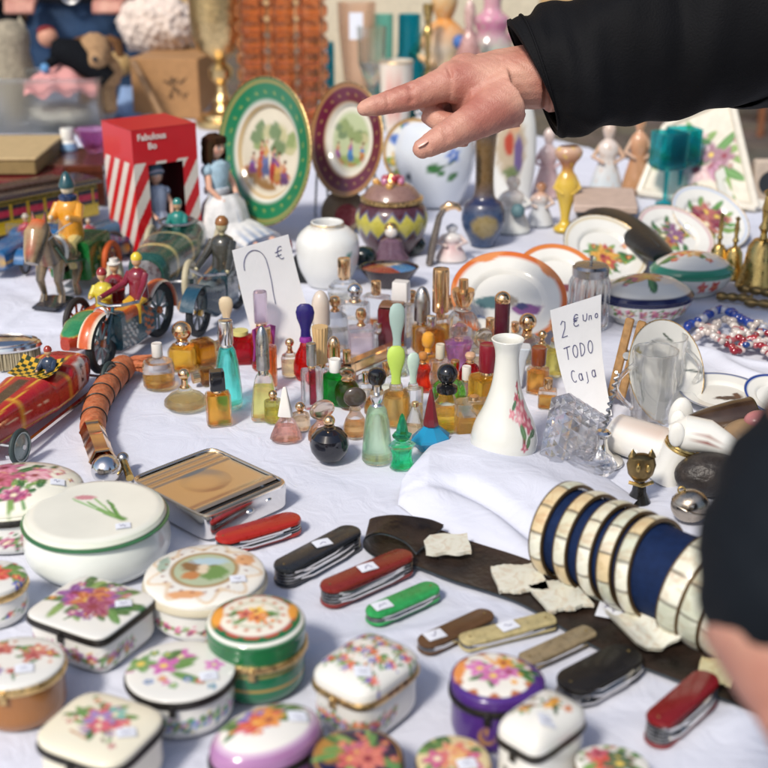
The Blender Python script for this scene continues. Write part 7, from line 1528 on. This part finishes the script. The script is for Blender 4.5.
def kraft():
    t = stackbox('cardboard_box', 'brown cardboard box with dark printed emblem and crumpled paper on it', 'cardboard box', [(143, 58), (150, 46), (212, 47), (212, 59)], 0, .15, '#a67c50')
    b = [o for o in t.children if o.name.startswith('box_body')][0]; ys = min(v.co.y for v in b.data.vertices); r = random.Random(2); m = MB()
    for i in range(16):
        x, z = r.uniform(-.005, .05), r.uniform(.05, .10); m.tube([(x, ys-.0008, z), (x+r.uniform(-.014, .014), ys-.0008, z+r.uniform(-.012, .012)), (x+r.uniform(-.014, .014), ys-.0008, z+r.uniform(-.012, .012))], .0018, 5, lin('#5a4430'))
    m.build('printed_emblem', MATTE, t)
    p = G(160, 48, .15); m = MB(); m.ball((0, 0, .06), .10, 40, (.8, .8, .8), sx=1.15, sy=.8, sz=.85)
    o = remesh(m, 'crumpled_paper', P('tissue_paper', lin('#d8c8bc'), .8, var=.06), None, .006, 1, .3, lambda v: .016*np.abs(vn(v[:, 0]*17, v[:, 2]*19+v[:, 1]*13, 1, 2))+.010*np.abs(vn(v[:, 0]*43, v[:, 2]*37, 1, 5))-.012)
    o.location = (p.x, p.y, p.z); tag(o, 'big ball of crumpled white wrapping paper atop the cardboard box', 'wrapping paper')
kraft()
def plastic_box():
    c = B(46, 132); t = thing('plastic_bin', 'translucent plastic bin full of toys', 'plastic bin', (c.x-.03, c.y+.07, TZ), .03); w, d, h = .165, .10, .125
    g = GL((.90, .92, .93), .45, 1.3, .15, 'milky_plastic')
    for nm, q in (('bin_wall', (-w, w, -d, -d+.003, .003, h)), ('bin_wall', (-w, w, d-.003, d, .003, h)), ('bin_wall', (-w, -w+.003, -d+.003, d-.003, .003, h)), ('bin_wall', (w-.003, w, -d+.003, d-.003, .003, h)), ('bin_base', (-w, w, -d, d, 0, .003))): m = MB(); m.box(*q); m.build(nm, g, t)
    m = MB(); m.ring(w+.004, .004, h, 80, 8, kind='sq', p=14, ry=d+.004); m.build('rim', g, t)
    c = t.location
    # contents
    m = MB(); m.ball((0, 0, 0), .05, 30, sx=1.5, sz=.5, sy=1.1); o = remesh(m, 'white_plush', P('cream_plush', lin('#d0c8b8'), .95, bump=1, bscale=300), None, .005, 2, .4, lambda v: .006*vn(v[:, 0]*40, v[:, 1]*40+v[:, 2]*30, 1, 1)); o.location = (c.x+.06, c.y-.02, TZ+.035); tag(o, 'cream plush animal lying at the bottom of the plastic bin', 'plush toy')
    m = MB(); m.grid(lambda u, v: ((u-.5)*.17, (v-.5)*.17, .06*math.exp(-((u-.55)/.3)**2-((v-.6)/.35)**2)+.008*math.sin(u*19+v*6)+.006*math.sin(v*23)-.05*max(0, .3-v)), 50, 40); o = m.build('pink_cloth', P('pink_cotton', lin('#c98f8c'), .9, bump=.5, bscale=300)); o.location = (c.x+.065, c.y-.01, TZ+.105); o.rotation_euler = (0, 0, .2); tag(o, 'dusty pink cloth hanging over the rim of the plastic bin', 'cloth')
    # owl
    p = G(14, 88, .05); t = thing('stone_owl', 'grey beige carved owl figure standing at the far left', 'figurine', (ray(12, 60).x/ray(12, 60).y*(c.y+.13), c.y+.13, TZ), .2)
    m = MB(); m.rev([(0, 0), (.8, 0), (1, .08), (.98, .12), (.8, .165), (.88, .19), (.86, .215), (.5, .24), (0, .245)], .056, .05, seg=50, col=tin_pattern(lin('#9a907c'), lambda C, v: mixc(C, sm(np.hypot(np.abs(v[:, 0])-.020, v[:, 2]-.205)-.008, .004)*(v[:, 1] < 0), lin('#3a3028')))); 
    for s_ in (-1, 1): m.rev([(1, 0), (0, .03)], .014, T=RT(s_*.030, 0, .225), col=lin('#9a907c'))
    m.build('owl_body', P('carved_sandstone', None, .8, var=.35, vscale=80, bump=1, bscale=90), t)
    # doll in dark coat
    p = G(82, 70, .14); t = thing('puppet', 'small puppet in dark coat and cap lying across the bin', 'puppet', (p.x, c.y-.02, TZ+.135), 0)
    m = MB(); m.tube([(-.065, 0, .055), (-.02, 0, .045), (.03, 0, .01), (.06, 0, -.02)], [.026, .036, .032, .026], 18, lin('#14161a')); m.tube([(-.03, 0, .05), (-.075, -.02, .02)], [.016, .012], 10, lin('#14161a')); m.build('coat', CLOTHV, t)
    m = MB(); m.ball((-.075, 0, .082), .024, 20, lin('#c08a70')); m.build('puppet_head', MATTE, t); m = MB(); m.ball((-.082, -.025, .012), .012, 10, lin('#5a90c0')); m.build('mitten', MATTE, t)
    m = MB(); m.ball((-.078, .004, .095), .022, 20, lin('#7a3030'), sz=.6); m.build('cap', CLOTHV, t)
    # plush cow
    p = G(110, 70, .12); t = thing('plush_animal', 'tan soft toy dog with hanging ears beside the puppet', 'plush toy', (p.x+.005, c.y+.02, TZ+.12), -.3)
    m = MB(); m.ball((0, 0, .01), .050, 24); m.ball((0, -.02, .065), .040, 24); m.ball((.02, -.05, .045), .024, 20); m.tube([(0, 0, 0), (.03, -.03, -.08)], [.03, .022], 12); m.tube([(-.03, -.03, 0), (-.02, -.05, -.06)], [.022, .016], 12)
    remesh(m, 'plush_body', P('tan_plush', lin('#a88560'), .95, bump=1, bscale=260, var=.2), t, .005, 3, .5, lambda v: .003*vn(v[:, 0]*90, v[:, 1]*90+v[:, 2]*70, 1, 1))
    for s_ in (-1, 1): m = MB(); m.tube([(s_*.03, 0, .095), (s_*.055, -.01, .085), (s_*.065, -.015, .05)], [.008, .015, .011], 12, lin('#6a4a30'), flat=.5); m.build('ear', CLOTHV, t)
    m = MB(); m.ball((.028, -.072, .05), .007, 10, BLACK); m.build('nose', MBLK, t)
plastic_box()
def small_left():
    c = G(119, 100, .0); t = MB(); t.ball((0, 0, .045), .035, 24, lin('#b89a68'), sx=1.2); o = t.build('wooden_ball', P('gold_wood', None, .3, coat=.3)); o.location = (c.x, c.y+.02, TZ+.05); tag(o, 'round honey coloured wooden ball below the soft toy dog', 'ornament')
    m = MB(); m.tube([G(134, 62, .14), G(165, 122, .01)], .009, 12, lin('#8a6a48')); o = m.build('wooden_stick', P('turned_wood', None, .5)); tag(o, 'long brown wooden stick leaning against the cardboard box', 'stick')
    # blue and white folded fabrics
    for i, (px, py, col, w, lab) in enumerate(((140, 116, '#7a93b8', 50, 'pale blue folded fabric under the wooden stick'), (178, 116, '#c8ccd8', 62, 'folded white paper sheets in front of the cardboard box'))):
        c = B(px, py); s_ = w/2/S(c); m = MB(); m.grid(lambda u, v: ((u*2-1)*s_, (v-.5)*.14, .003+.075*v*(1-.7*abs(u-.4))+.005*math.sin(u*14+v*8)), 40, 20); m.grid(lambda u, v: ((u*2-1)*s_, (v-.5)*.14, .001+.04*v*(1-.7*abs(u-.4))), 10, 8); o = m.build('folded_fabric' if i == 0 else 'paper_sheet', P('fabric_%d' % i, lin(col), .85, bump=.3)); o.location = (c.x, c.y+.03, TZ); tag(o, lab, 'fabric' if i == 0 else 'paper')
    # on the chest
    zc = .076
    c = G(69, 150, zc); t = thing('salt_pot', 'tiny white pot with blue base standing on the wooden chest', 'pot', (c.x, c.y, TZ+zc), 0); H = .042; r = 9/S(c)
    m = MB(); m.rev([(0, 0), (1.0, 0), (1.05, .1*H), (.9, .34*H)], r, col=lin('#8fb4d8')); m.rev([(.9, .34*H), (.72, .45*H), (.78, .9*H), (.7, H), (0, H)], r, seg=48, col=tin_pattern(WHITE, lambda C, v: mixc(C, sm(np.hypot(v[:, 0], v[:, 2]-H*.62)-.005, .004)*(v[:, 1] < 0), lin('#7a6aa8')))); m.build('pot_body', PORC, t)
    c = G(94, 153, zc); r = 19/S(c); t = thing('glass_bowl', 'pointed purple pink glass bowl on the wooden chest', 'glass bowl', (c.x, c.y+.01, TZ+zc), .2)
    m = MB(); m.rev([(0, 0), (.4, 0), (.5, .004), (.85, .030), (1.05, .044), (.97, .044), (.75, .030), (.3, .008), (0, .008)], r, kind='reg8', seg=48); m.build('glass_body', GL((.72, .40, .66), .02, 1.45, .35), t, sharp=20)
    for px, py, w, h, col, lab in ((307, 274, 22, .040, '#14181c', 'small black box partly hidden by the 7 euro card'),):
        c = B(px, py+6); s_ = w/S(c)/2; m = MB(); m.box(-s_, s_, -s_, s_, 0, h, lin(col), b=.002); o = m.build('jewel_box', MATTE); o.location = c; o.rotation_euler = (0, 0, -.15); tag(o, lab, 'jewel box')
    for px, py, w, col, lab in ((766, 206, 30, '#8a8f98', 'grey framed little clock standing at the far edge'),):
        c = B(px, py); m = MB(); m.box(-.03, .03, -.012, .012, 0, .085, lin('#b8a898'), b=.003); m.rev([(0, 0), (1, 0), (1, .002), (0, .002)], .022, T=RT(0, -.012, .045, rx=math.pi/2), col=lin('#20262c')); o = m.build('table_clock', MATTE); o.location = c; tag(o, lab, 'clock')
    c = B(612, 190); m = MB()
    for px, pyb, pyt, w, cols, lab in ((608, 196, 122, 34, [(0, '#b8ccd8'), (.5, '#d8d4d0'), (1, '#c8b0a0')], 'blue and white draped figurine behind the flat cartons'), (638, 196, 112, 30, [(0, '#a8805a'), (.5, '#b88a68'), (.8, '#c89a7a'), (1, '#b08058')], 'brown and tan figurine behind the teal goblets')):
        lathe_fig('figurine', lab, 'figurine', px, pyb, pyt, w, figp, cols, arms('#c8a890'))
small_left()

# ------------------------------------------------------------------ people
SKIN = None
def skinmat():
    m, t, p = newmat('skin'); n, l = t.nodes, t.links
    tc = n.new('ShaderNodeTexCoord'); nz = n.new('ShaderNodeTexNoise'); nz.inputs['Scale'].default_value = 22; nz.inputs['Detail'].default_value = 7; l.new(tc.outputs['Object'], nz.inputs['Vector'])
    cr = n.new('ShaderNodeValToRGB'); e = cr.color_ramp.elements; e[0].position = .35; e[0].color = (*lin('#a86a5c'), 1); e[1].position = .65; e[1].color = (*lin('#c79682'), 1)
    l.new(nz.outputs[0], cr.inputs[0]); l.new(cr.outputs[0], p.inputs['Base Color'])
    p.inputs['Roughness'].default_value = .5; p.inputs['Subsurface Weight'].default_value = .15; p.inputs['Subsurface Radius'].default_value = (.008, .003, .0015); p.inputs['Subsurface Scale'].default_value = .5
    vo = n.new('ShaderNodeTexVoronoi'); vo.inputs['Scale'].default_value = 700; l.new(tc.outputs['Object'], vo.inputs['Vector'])
    n2 = n.new('ShaderNodeTexNoise'); n2.inputs['Scale'].default_value = 160; n2.inputs['Detail'].default_value = 6; l.new(tc.outputs['Object'], n2.inputs['Vector'])
    ad = n.new('ShaderNodeMath'); l.new(vo.outputs['Distance'], ad.inputs[0]); l.new(n2.outputs[0], ad.inputs[1])
    b = n.new('ShaderNodeBump'); b.inputs['Strength'].default_value = .4; b.inputs['Distance'].default_value = .0007; l.new(ad.outputs[0], b.inputs['Height']); l.new(b.outputs[0], p.inputs['Normal'])
    return m
SKIN = skinmat()
JACKET = P('black_jacket_cloth', (.006, .0062, .0075), .7, var=.3, vscale=12, bump=.4, bscale=500, spec=.1)
DENIM = P('denim', lin('#26384f'), .85, var=.3, vscale=30, bump=.5, bscale=600)
def clothfold(a, s): return lambda v: a*vn(v[:, 0]*s, v[:, 1]*s+v[:, 2]*s*.7, 1, 2) + a*.6*vn(v[:, 2]*s*2, v[:, 0]*s*1.7, 1, 6)

def head_mesh(m, c, R, yaw, pitch=0):
    T = Matrix.Translation(c) @ Matrix.Rotation(yaw, 4, 'Z') @ Matrix.Rotation(pitch, 4, 'Y')      # face towards local +x
    m.ball((0, 0, 0), R, 24, T=T, sy=.80, sz=1.18, sx=.95); m.ball((R*.25, 0, -R*.55), R*.62, 20, T=T, sy=.9)
    m.tube([(R*.85, 0, R*.12), (R*1.18, 0, -R*.28), (R*.9, 0, -R*.34)], [R*.09, R*.15, R*.10], 10, T=T)
    m.tube([(R*.78, -R*.25, -R*.58), (R*.92, 0, -R*.56), (R*.78, R*.25, -R*.58)], R*.09, 8, T=T); m.ball((R*.72, 0, -R*.92), R*.22, 12, T=T)
    for s_ in (-1, 1): m.ball((-R*.02, s_*R*.80, -R*.05), R*.20, 12, T=T, sy=.35, sz=1.4); m.tube([(R*.80, s_*R*.15, R*.22), (R*.80, s_*R*.45, R*.22)], R*.08, 8, T=T)
    return T
def face_parts(T, R, par):
    for s_ in (-1, 1): m = MB(); m.ball((R*.80, s_*R*.30, R*.06), R*.13, 14, lin('#e0d8d0'), T=T); m.ball((R*.90, s_*R*.30, R*.06), R*.06, 10, lin('#2a1a10'), T=T); m.build('eye', P('eye_gloss', None, .1), par)

def pointing_person():
    d0 = 1.20
    J = lambda px, py, dd=0: D(px, py, d0+dd)
    q = lambda r: r/FPX*d0
    t = thing('person', 'person in black jacket pointing with an index finger over the table', 'person', (1.02, 1.15, 0), 0)
    off = Vector(t.location)
    def add(m, pts, rs, seg=20, **k): m.tube([p-off for p in pts], [q(r) for r in rs], seg, **k)
    m = MB()
    idx, mid, rin, pin = J(448, 83, 0), J(454, 80, .022), J(462, 82, .042), J(472, 88, .060)
    wr = J(540, 76, .022)
    # palm and back of the hand
    for a, r0, r1 in ((idx, 31, 20), (mid, 34, 20), (rin, 32, 18), (pin, 27, 16)):
        pp = a.lerp(wr, .5); add(m, [wr+(a-mid)*.45, pp+Vector((0, 0, -q(2))), a], [r0*.98, r0*.90, r1], 20)
    add(m, [J(512, 96, .004), J(484, 104, .006), J(470, 104, .03)], [32, 28, 23], 20)
    m.ball(tuple(J(452, 80, .004)-off), q(19), 20); m.ball(tuple(J(466, 76, .012)-off), q(23), 20)
    # index finger, out straight
    add(m, [idx, J(428, 90.5, -.002), J(409, 97, -.004), J(390, 102, -.006), J(372, 106.5, -.007), J(364.5, 108.5, -.007)], [18, 15.2, 14.0, 11.8, 10.0, 8.0], 22)
    m.ball(tuple(J(364, 108.6, -.007)-off), q(7.4), 18)
    # thumb
    add(m, [J(508, 100, -.004), J(480, 118, -.016), J(461, 128, -.022), J(444, 137, -.026), J(428, 146, -.028), J(423, 148.5, -.028)], [27, 20, 16.5, 14.2, 11.6, 9.8], 22)
    m.ball(tuple(J(422.5, 148.6, -.028)-off), q(10.0), 18)
    # curled middle, ring and little finger
    add(m, [mid, J(434, 100, .020), J(429, 112, .018)], [16, 13, 12.2], 20); add(m, [J(429, 112, .018), J(440, 121, .012), J(456, 124, .010)], [12.2, 11.2, 9.5], 20)
    add(m, [rin, J(443, 108, .040), J(440, 124, .036)], [15.5, 12.5, 11.6], 20); add(m, [J(440, 124, .036), J(452, 137, .026), J(468, 138.5, .020)], [11.4, 10.5, 9.0], 20)
    add(m, [pin, J(456, 112, .056), J(454, 124, .052)], [14, 11.2, 10.2], 20); add(m, [J(454, 124, .052), J(466, 133, .044), J(480, 132, .038)], [10, 9.2, 8], 20)
    # forearm up the sleeve
    el = D(800, -10, 1.24)
    add(m, [wr, J(575, 66, .024), J(640, 45, .02), el], [38, 42, 50, 62], 24)
    # rest of the body, out of frame to the right
    sh = Vector((1.02, 1.32, 1.43)); nk = Vector((1.02, 1.15, 1.50)); hd = Vector((.98, 1.14, 1.66))
    m.tube([el-off, sh-off], [q(52), .065], 16); m.tube([nk-off-Vector((0, 0, .06)), hd-off], [.062, .055], 16)
    m.tube([(0, 0, .95), (0, 0, 1.15), (0, 0, 1.40)], [.13, .12, .15], 20, flat=1); m.tube([sh-off, (0, -.17, 1.43), (0, -.2, 1.15), (-.02, -.22, .88)], [.06, .062, .045, .032], 14)
    T = head_mesh(m, (-.04, -.01, 1.66), .088, math.pi*.98, .25)
    for s_ in (-1, 1): m.tube([(0, s_*.09, .95), (0, s_*.10, .5), (.01, s_*.10, .09), (-.12, s_*.11, .045)], [.085, .06, .042, .036], 16)
    crease = [(J(a, b, c)-off, J(d, e, f_)-off) for a, b, c, d, e, f_ in ((409, 86, -.016, 411, 108, -.016), (412, 86, -.016, 414, 109, -.016), (387, 92, -.017, 389, 112, -.017), (443, 128, -.040, 450, 146, -.040), (446, 126, -.040, 454, 144, -.040), (425, 140, -.040, 431, 156, -.040), (500, 60, -.01, 512, 112, -.02), (505, 60, -.01, 517, 108, -.02), (452, 104, -.02, 468, 114, -.03))]
    veins = [[J(*q_)-off for q_ in v_] for v_ in (((460, 72, -.006), (485, 66, -.006), (515, 58, -.004)), ((470, 84, -.014), (492, 80, -.018), (520, 70, -.016)), ((485, 66, -.006), (498, 78, -.014), (505, 92, -.02)))]
    def hd_(co):
        h = np.zeros(len(co))
        def seg(a, b):
            a, b = np.array(a), np.array(b); ab = b-a; u = np.clip(((co-a)@ab)/(ab@ab), 0, 1); return np.linalg.norm(co-a-u[:, None]*ab, axis=1)
        for a, b in crease: h -= .0014*np.exp(-(seg(a, b)/.0022)**2)
        for v_ in veins:
            for a, b in zip(v_, v_[1:]): h += .0009*np.exp(-(seg(a, b)/.0040)**2)
        return h + .00035*vn(co[:, 0]*120, co[:, 2]*130+co[:, 1]*90, 1, 3)
    o = remesh(m, 'body', SKIN, t, .0016, 4, .5, hd_)
    face_parts(T, .088, t)
    # nails
    for (a, b, r, w_) in ((J(369, 101.5, -.010), J(379, 98.5, -.010), 4.2, .5), (J(417, 145.5, -.036), J(427, 139.5, -.037), 5.6, .5)):
        m = MB(); m.tube([a-off, a.lerp(b, .5)-off, b-off], [q(r*.8), q(r), q(r*.8)], 12, flat=.35, up=(0, -.3, 1)); m.build('fingernail', P('nail', lin('#c8998a'), .3), t)
    # jacket
    m = MB(); s = lambda px, py, r, dd=0: (J(px, py, dd+.02)-off, q(r))
    pts = [s(534, 76, 57), s(556, 72, 65), s(600, 58, 69), s(660, 40, 77), s(740, 14, 88), s(830, -14, 102, .03)]
    P_ = [p for p, _ in pts] + [sh-off]; R_ = [r for _, r in pts]+[.125]
    f = curve_fn(P_); n = 110; V = []; rf = curve_fn([(r, 0, 0) for r in R_])
    def rad(u, a): 
        w_ = .003*math.sin(a*2+u*17)+.0022*math.sin(a*3-u*23+1)+.0022*math.sin(u*33+a*1.0+2*math.sin(a+u*9))+.0010*math.sin(u*61+3*a)
        return rf(u).x + w_*min(1, u*9) + (.0016 if .0 < u < .012 else 0)
    def surf(u, v, k=0):
        a = v*2*math.pi; uu = u
        p = f(uu); d = (f(min(1, uu+.01))-f(max(0, uu-.01))).normalized(); up = Vector((0, 0, 1)); e1 = (up-d*up.dot(d)).normalized(); e2 = d.cross(e1)
        sl = -.020*math.cos(a)*max(0, 1-uu*6) + .030*math.sin(a*1+.3)*max(0, 1-uu*6)*0
        return p + (e1*math.cos(a)+e2*math.sin(a))*(rad(uu, a)-k+(.0035*math.exp(-(((a-1.9-uu*1.5)/.22)**2))*math.sin(min(1,uu*2)*3.1)+.003*math.exp(-(((a-1.2+uu*1.1)/.24)**2))*min(1,uu*3)+.0025*math.exp(-(((a-2.6-uu*.6)/.22)**2)))*(1 if k == 0 else 0)) + d*sl
    m.grid(lambda u, v: surf(u**1.25, v), n*2, 72); m.grid(lambda u, v: surf(.22*u**1.25, v, .004+.004*u), 40, 72)
    m.grid(lambda u, v: surf(0, v, .004*u), 1, 72)
    m.build('sleeve', JACKET, t, sharp=80)
    m = MB()     # cuff seam
    m.tube([surf(.055, k/60, -.0008) for k in range(60)], .0013, 6, closed=True)
    m.build('cuff_seam', JACKET, t)
    for vv in (.80,): m = MB(); m.tube([surf(.06+.8*k/60, vv+.02*math.sin(k*.1), -.0006) for k in range(61)], .0012, 6); m.build('sleeve_seam', JACKET, t)
    m = MB(); m.tube([(0, 0, .86), (0, 0, 1.0), (0, 0, 1.2), (0, 0, 1.38), (0, 0, 1.46)], [.19, .19, .19, .20, .11], 24, flat=1); m.tube([(0, .15, 1.40), (0, -.15, 1.40)], .11, 20); m.tube([(0, -.15, 1.42), (0, -.21, 1.15), (-.02, -.225, .93)], [.10, .075, .058], 20)
    remesh(m, 'jacket', JACKET, t, .008, 6, .5, clothfold(.004, 12))
    m = MB()
    for s_ in (-1, 1): m.tube([(0, s_*.09, .93), (0, s_*.10, .5), (.01, s_*.10, .09)], [.115, .085, .065], 18)
    remesh(m, 'trousers', P('dark_trousers', (.02, .022, .03), .8), t, .01, 5, .5, clothfold(.003, 14))
    m = MB(); m.ball((0, 0, .012), .094, 24, lin('#2a1c14'), T=T, sy=.86, sz=1.12, sx=.98); q_ = m.build('hair', CLOTHV, t); q_.location = (.018, 0, .022)
    for s_ in (-1, 1): m = MB(); m.loft([(-.19, .03, 0, .05), (-.12, .045, 0, .07), (.0, .04, 0, .09), (.06, .035, 0, .07)], 16, (.02, .02, .02), T=RT(0, s_*.105, .001)); m.build('shoe', MATTE, t)
pointing_person()

def near_person():
    """buyer close to the lens, right of the camera: dark sleeve and hand come into the frame"""
    d0 = .47; J = lambda px, py, dd=0: D(px, py, d0+dd); q = lambda r: r/FPX*d0
    t = thing('person', 'person close by in dark blue padded sleeve, hand dropping toward the knives', 'person', (.62, .12, 0), 0); off = Vector(t.location)
    m = MB()
    wr = J(795, 630, .0)
    m.tube([J(800, 590)-off, wr-off, J(815, 700, -.01)-off], [q(80), q(92), q(66)], 24)
    for i, (x, y, r) in enumerate(((790, 715, 34), (812, 740, 33), (838, 750, 32), (864, 748, 28))):
        a = J(800+i*14, 672, -.012+.012*i); m.tube([wr-off+(a-wr)*.4, a-off, J(x, y, -.014+.014*i)-off, J(x+22, y+52, -.008+.014*i)-off, J(x+50, y+60, .0+.014*i)-off], [q(50), q(42), q(r), q(r*.85), q(r*.7)], 20)
    m.tube([wr-off, J(792, 690, .03)-off, J(800, 752, .045)-off], [q(48), q(40), q(28)], 18)
    sh = Vector((.60, .20, 1.42)); m.tube([J(800, 590)-off, J(860, 420, .0)-off, sh-off], [q(80), .045, .055], 18)
    m.tube([(0, 0, .95), (0, 0, 1.15), (0, 0, 1.40)], [.13, .12, .14], 20); m.tube([(0, -.02, 1.42), (-.02, 0, 1.62)], [.06, .055], 16); m.tube([sh-off, (0, -.17, 1.42), (0, -.2, 1.12), (-.02, -.2, .86)], [.06, .06, .045, .03], 14)
    T = head_mesh(m, (.02, .02, 1.68), .088, math.pi*.6, .3)
    for s_ in (-1, 1): m.tube([(0, s_*.09, .95), (0, s_*.10, .5), (.01, s_*.10, .09), (-.02, s_*.11, .045)], [.085, .06, .042, .036], 16)
    remesh(m, 'body', SKIN, t, .003, 6, .5); face_parts(T, .088, t)
    NAVY = P('padded_navy', (.0035, .006, .010), .8, var=.25, vscale=10, bump=.2, bscale=400, spec=.2)
    m = MB(); m.tube([J(812, 636)-off, J(811, 600)-off, J(808, 540)-off, J(828, 480)-off, J(880, 400, .01)-off, sh-off], [q(100), q(112), q(110), q(98), q(96), .085], 30)
    remesh(m, 'sleeve', NAVY, t, .004, 8, .5, clothfold(.0018, 30))
    m = MB(); m.tube([(0, 0, .86), (0, 0, 1.1), (0, 0, 1.36), (0, 0, 1.46)], [.19, .19, .19, .10], 24); m.tube([(0, .12, 1.40), (0, -.15, 1.40)], .11, 20); m.tube([(0, -.15, 1.42), (0, -.21, 1.15), (-.02, -.205, .92)], [.10, .075, .058], 20)
    remesh(m, 'jacket', NAVY, t, .009, 6, .5, clothfold(.004, 12))
    m = MB()
    for s_ in (-1, 1): m.tube([(0, s_*.09, .93), (0, s_*.10, .5), (.01, s_*.10, .09)], [.115, .085, .065], 18)
    remesh(m, 'trousers', DENIM, t, .01, 5, .5, clothfold(.003, 14))
    m = MB(); m.ball((0, 0, .02), .098, 24, (.01, .012, .02), T=T, sy=.9, sz=1.05, sx=1); q_ = m.build('knitted_cap', CLOTHV, t); q_.location = (0, -.012, .03)
    for s_ in (-1, 1): m = MB(); m.loft([(-.10, .04, 0, .08), (0, .045, 0, .09), (.15, .03, 0, .05)], 16, (.02, .02, .02), T=RT(0, s_*.105, .001)); m.build('shoe', MATTE, t)
near_person()

def seller(label, px, y, jk, tr, scale=1, hair='#2a1c14', lean=0, belt=True):
    p = D(px, 60, 1); x = ray(px, 40).x/ray(px, 40).y*y
    t = thing('person', label, 'person', (x, y, 0), -math.pi/2); s_ = scale
    m = MB(); m.tube([(0, 0, .95*s_), (0, 0, 1.15*s_), (0, 0, 1.42*s_)], [.14, .13, .16], 20); m.tube([(0, 0, 1.42), (.02, 0, 1.62)], [.06, .055], 16)
    for k in (-1, 1):
        m.tube([(0, k*.09, .95), (0, k*.11, .5), (0, k*.12, .09), (.12, k*.13, .045)], [.09, .065, .045, .036], 16)
        m.tube([(0, k*.17, 1.42), (.0, k*.27, 1.15), (.16, k*.17, 1.02)], [.062, .048, .034], 14); m.ball((.22, k*.13, 1.02), .042, 14, sx=1.3, sz=.6)
        for f_ in range(5): m.tube([(.23, k*.13+(f_-2)*.017, 1.02), (.29, k*.12+(f_-2)*.018, 1.01), (.31, k*.12+(f_-2)*.017, .985)], [.012, .0095, .008], 8)
    T = head_mesh(m, (.03, 0, 1.70), .088, 0, .2); remesh(m, 'body', SKIN, t, .005, 4, .5); face_parts(T, .088, t)
    m = MB(); m.tube([(0, 0, 1.0), (0, 0, 1.2), (0, 0, 1.38), (0, 0, 1.48)], [.19, .185, .20, .10], 24); m.tube([(0, .14, 1.41), (0, -.14, 1.41)], .10, 20)
    for k in (-1, 1): m.tube([(0, k*.15, 1.42), (.0, k*.275, 1.15), (.11, k*.2, 1.05)], [.095, .075, .055], 20)
    remesh(m, 'sweater', P('wool_'+jk[1:], lin(jk), .9, bump=.6, bscale=250), t, .009, 6, .5, clothfold(.004, 12))
    m = MB(); m.tube([(0, 0, 1.04), (0, 0, .9)], [.165, .18], 24)
    for k in (-1, 1): m.tube([(0, k*.09, .93), (0, k*.11, .5), (0, k*.12, .09)], [.125, .10, .08], 18)
    remesh(m, 'jeans', P('denim_'+tr[1:], lin(tr), .85, var=.45, vscale=9, bump=.5, bscale=600), t, .008, 5, .5, clothfold(.006, 14))
    if belt:
        m = MB(); m.ring(.195, .014, 1.03, 50, 8, lin('#3a2c22'), ry=.19); m.build('belt', MATTE, t); m = MB(); m.ring(.025, .005, 0, 24, 8, T=RT(.205, .0, 1.03, ry=math.pi/2)); m.build('buckle', MSTEEL, t)
    m = MB(); m.ball((0, 0, .014), .095, 24, lin(hair), T=T, sy=.86, sz=1.12, sx=.98); q_ = m.build('hair', CLOTHV, t); q_.location = (-.018, 0, .022)
    for k in (-1, 1): m = MB(); m.loft([(-.08, .04, 0, .08), (0, .045, 0, .09), (.18, .03, 0, .05)], 16, (.02, .02, .02), T=RT(0, k*.12, .001)); m.build('shoe', MATTE, t)
seller('person in blue jeans and belt standing behind the table', 92, 3.72, '#1a1f28', '#1c3a5c')
seller('person in dark clothes half hidden at the far edge behind the owl figure', -28, 3.80, '#23262c', '#1a2430', belt=False)
# wooden chair on the pavement beyond
def chair():
    p = CAMP + ray(752, 128)*((0-CAMH)/ray(752, 128).z); t = thing('wooden_chair', 'brown wooden chair on the paving beyond the table', 'chair', (p.x+.05, p.y, 0), .5); wm = P('turned_wood', None, .5)
    for x, y, h in ((-.2, -.2, .45), (.2, -.2, .45), (-.2, .2, .92), (.2, .2, .92)): m = MB(); m.tube([(x*1.1, y*1.1, 0), (x, y, h)], .02, 10, lin('#7a4a2c')); m.build('leg', wm, t)
    m = MB(); m.box(-.22, .22, -.22, .22, .455, .485, lin('#7a4a2c'), b=.006); m.build('seat', wm, t)
    for z in (.62, .76, .88): m = MB(); m.box(-.19, .19, .19, .21, z-.03, z+.03, lin('#7a4a2c'), b=.004); m.build('backrest', wm, t)
chair()
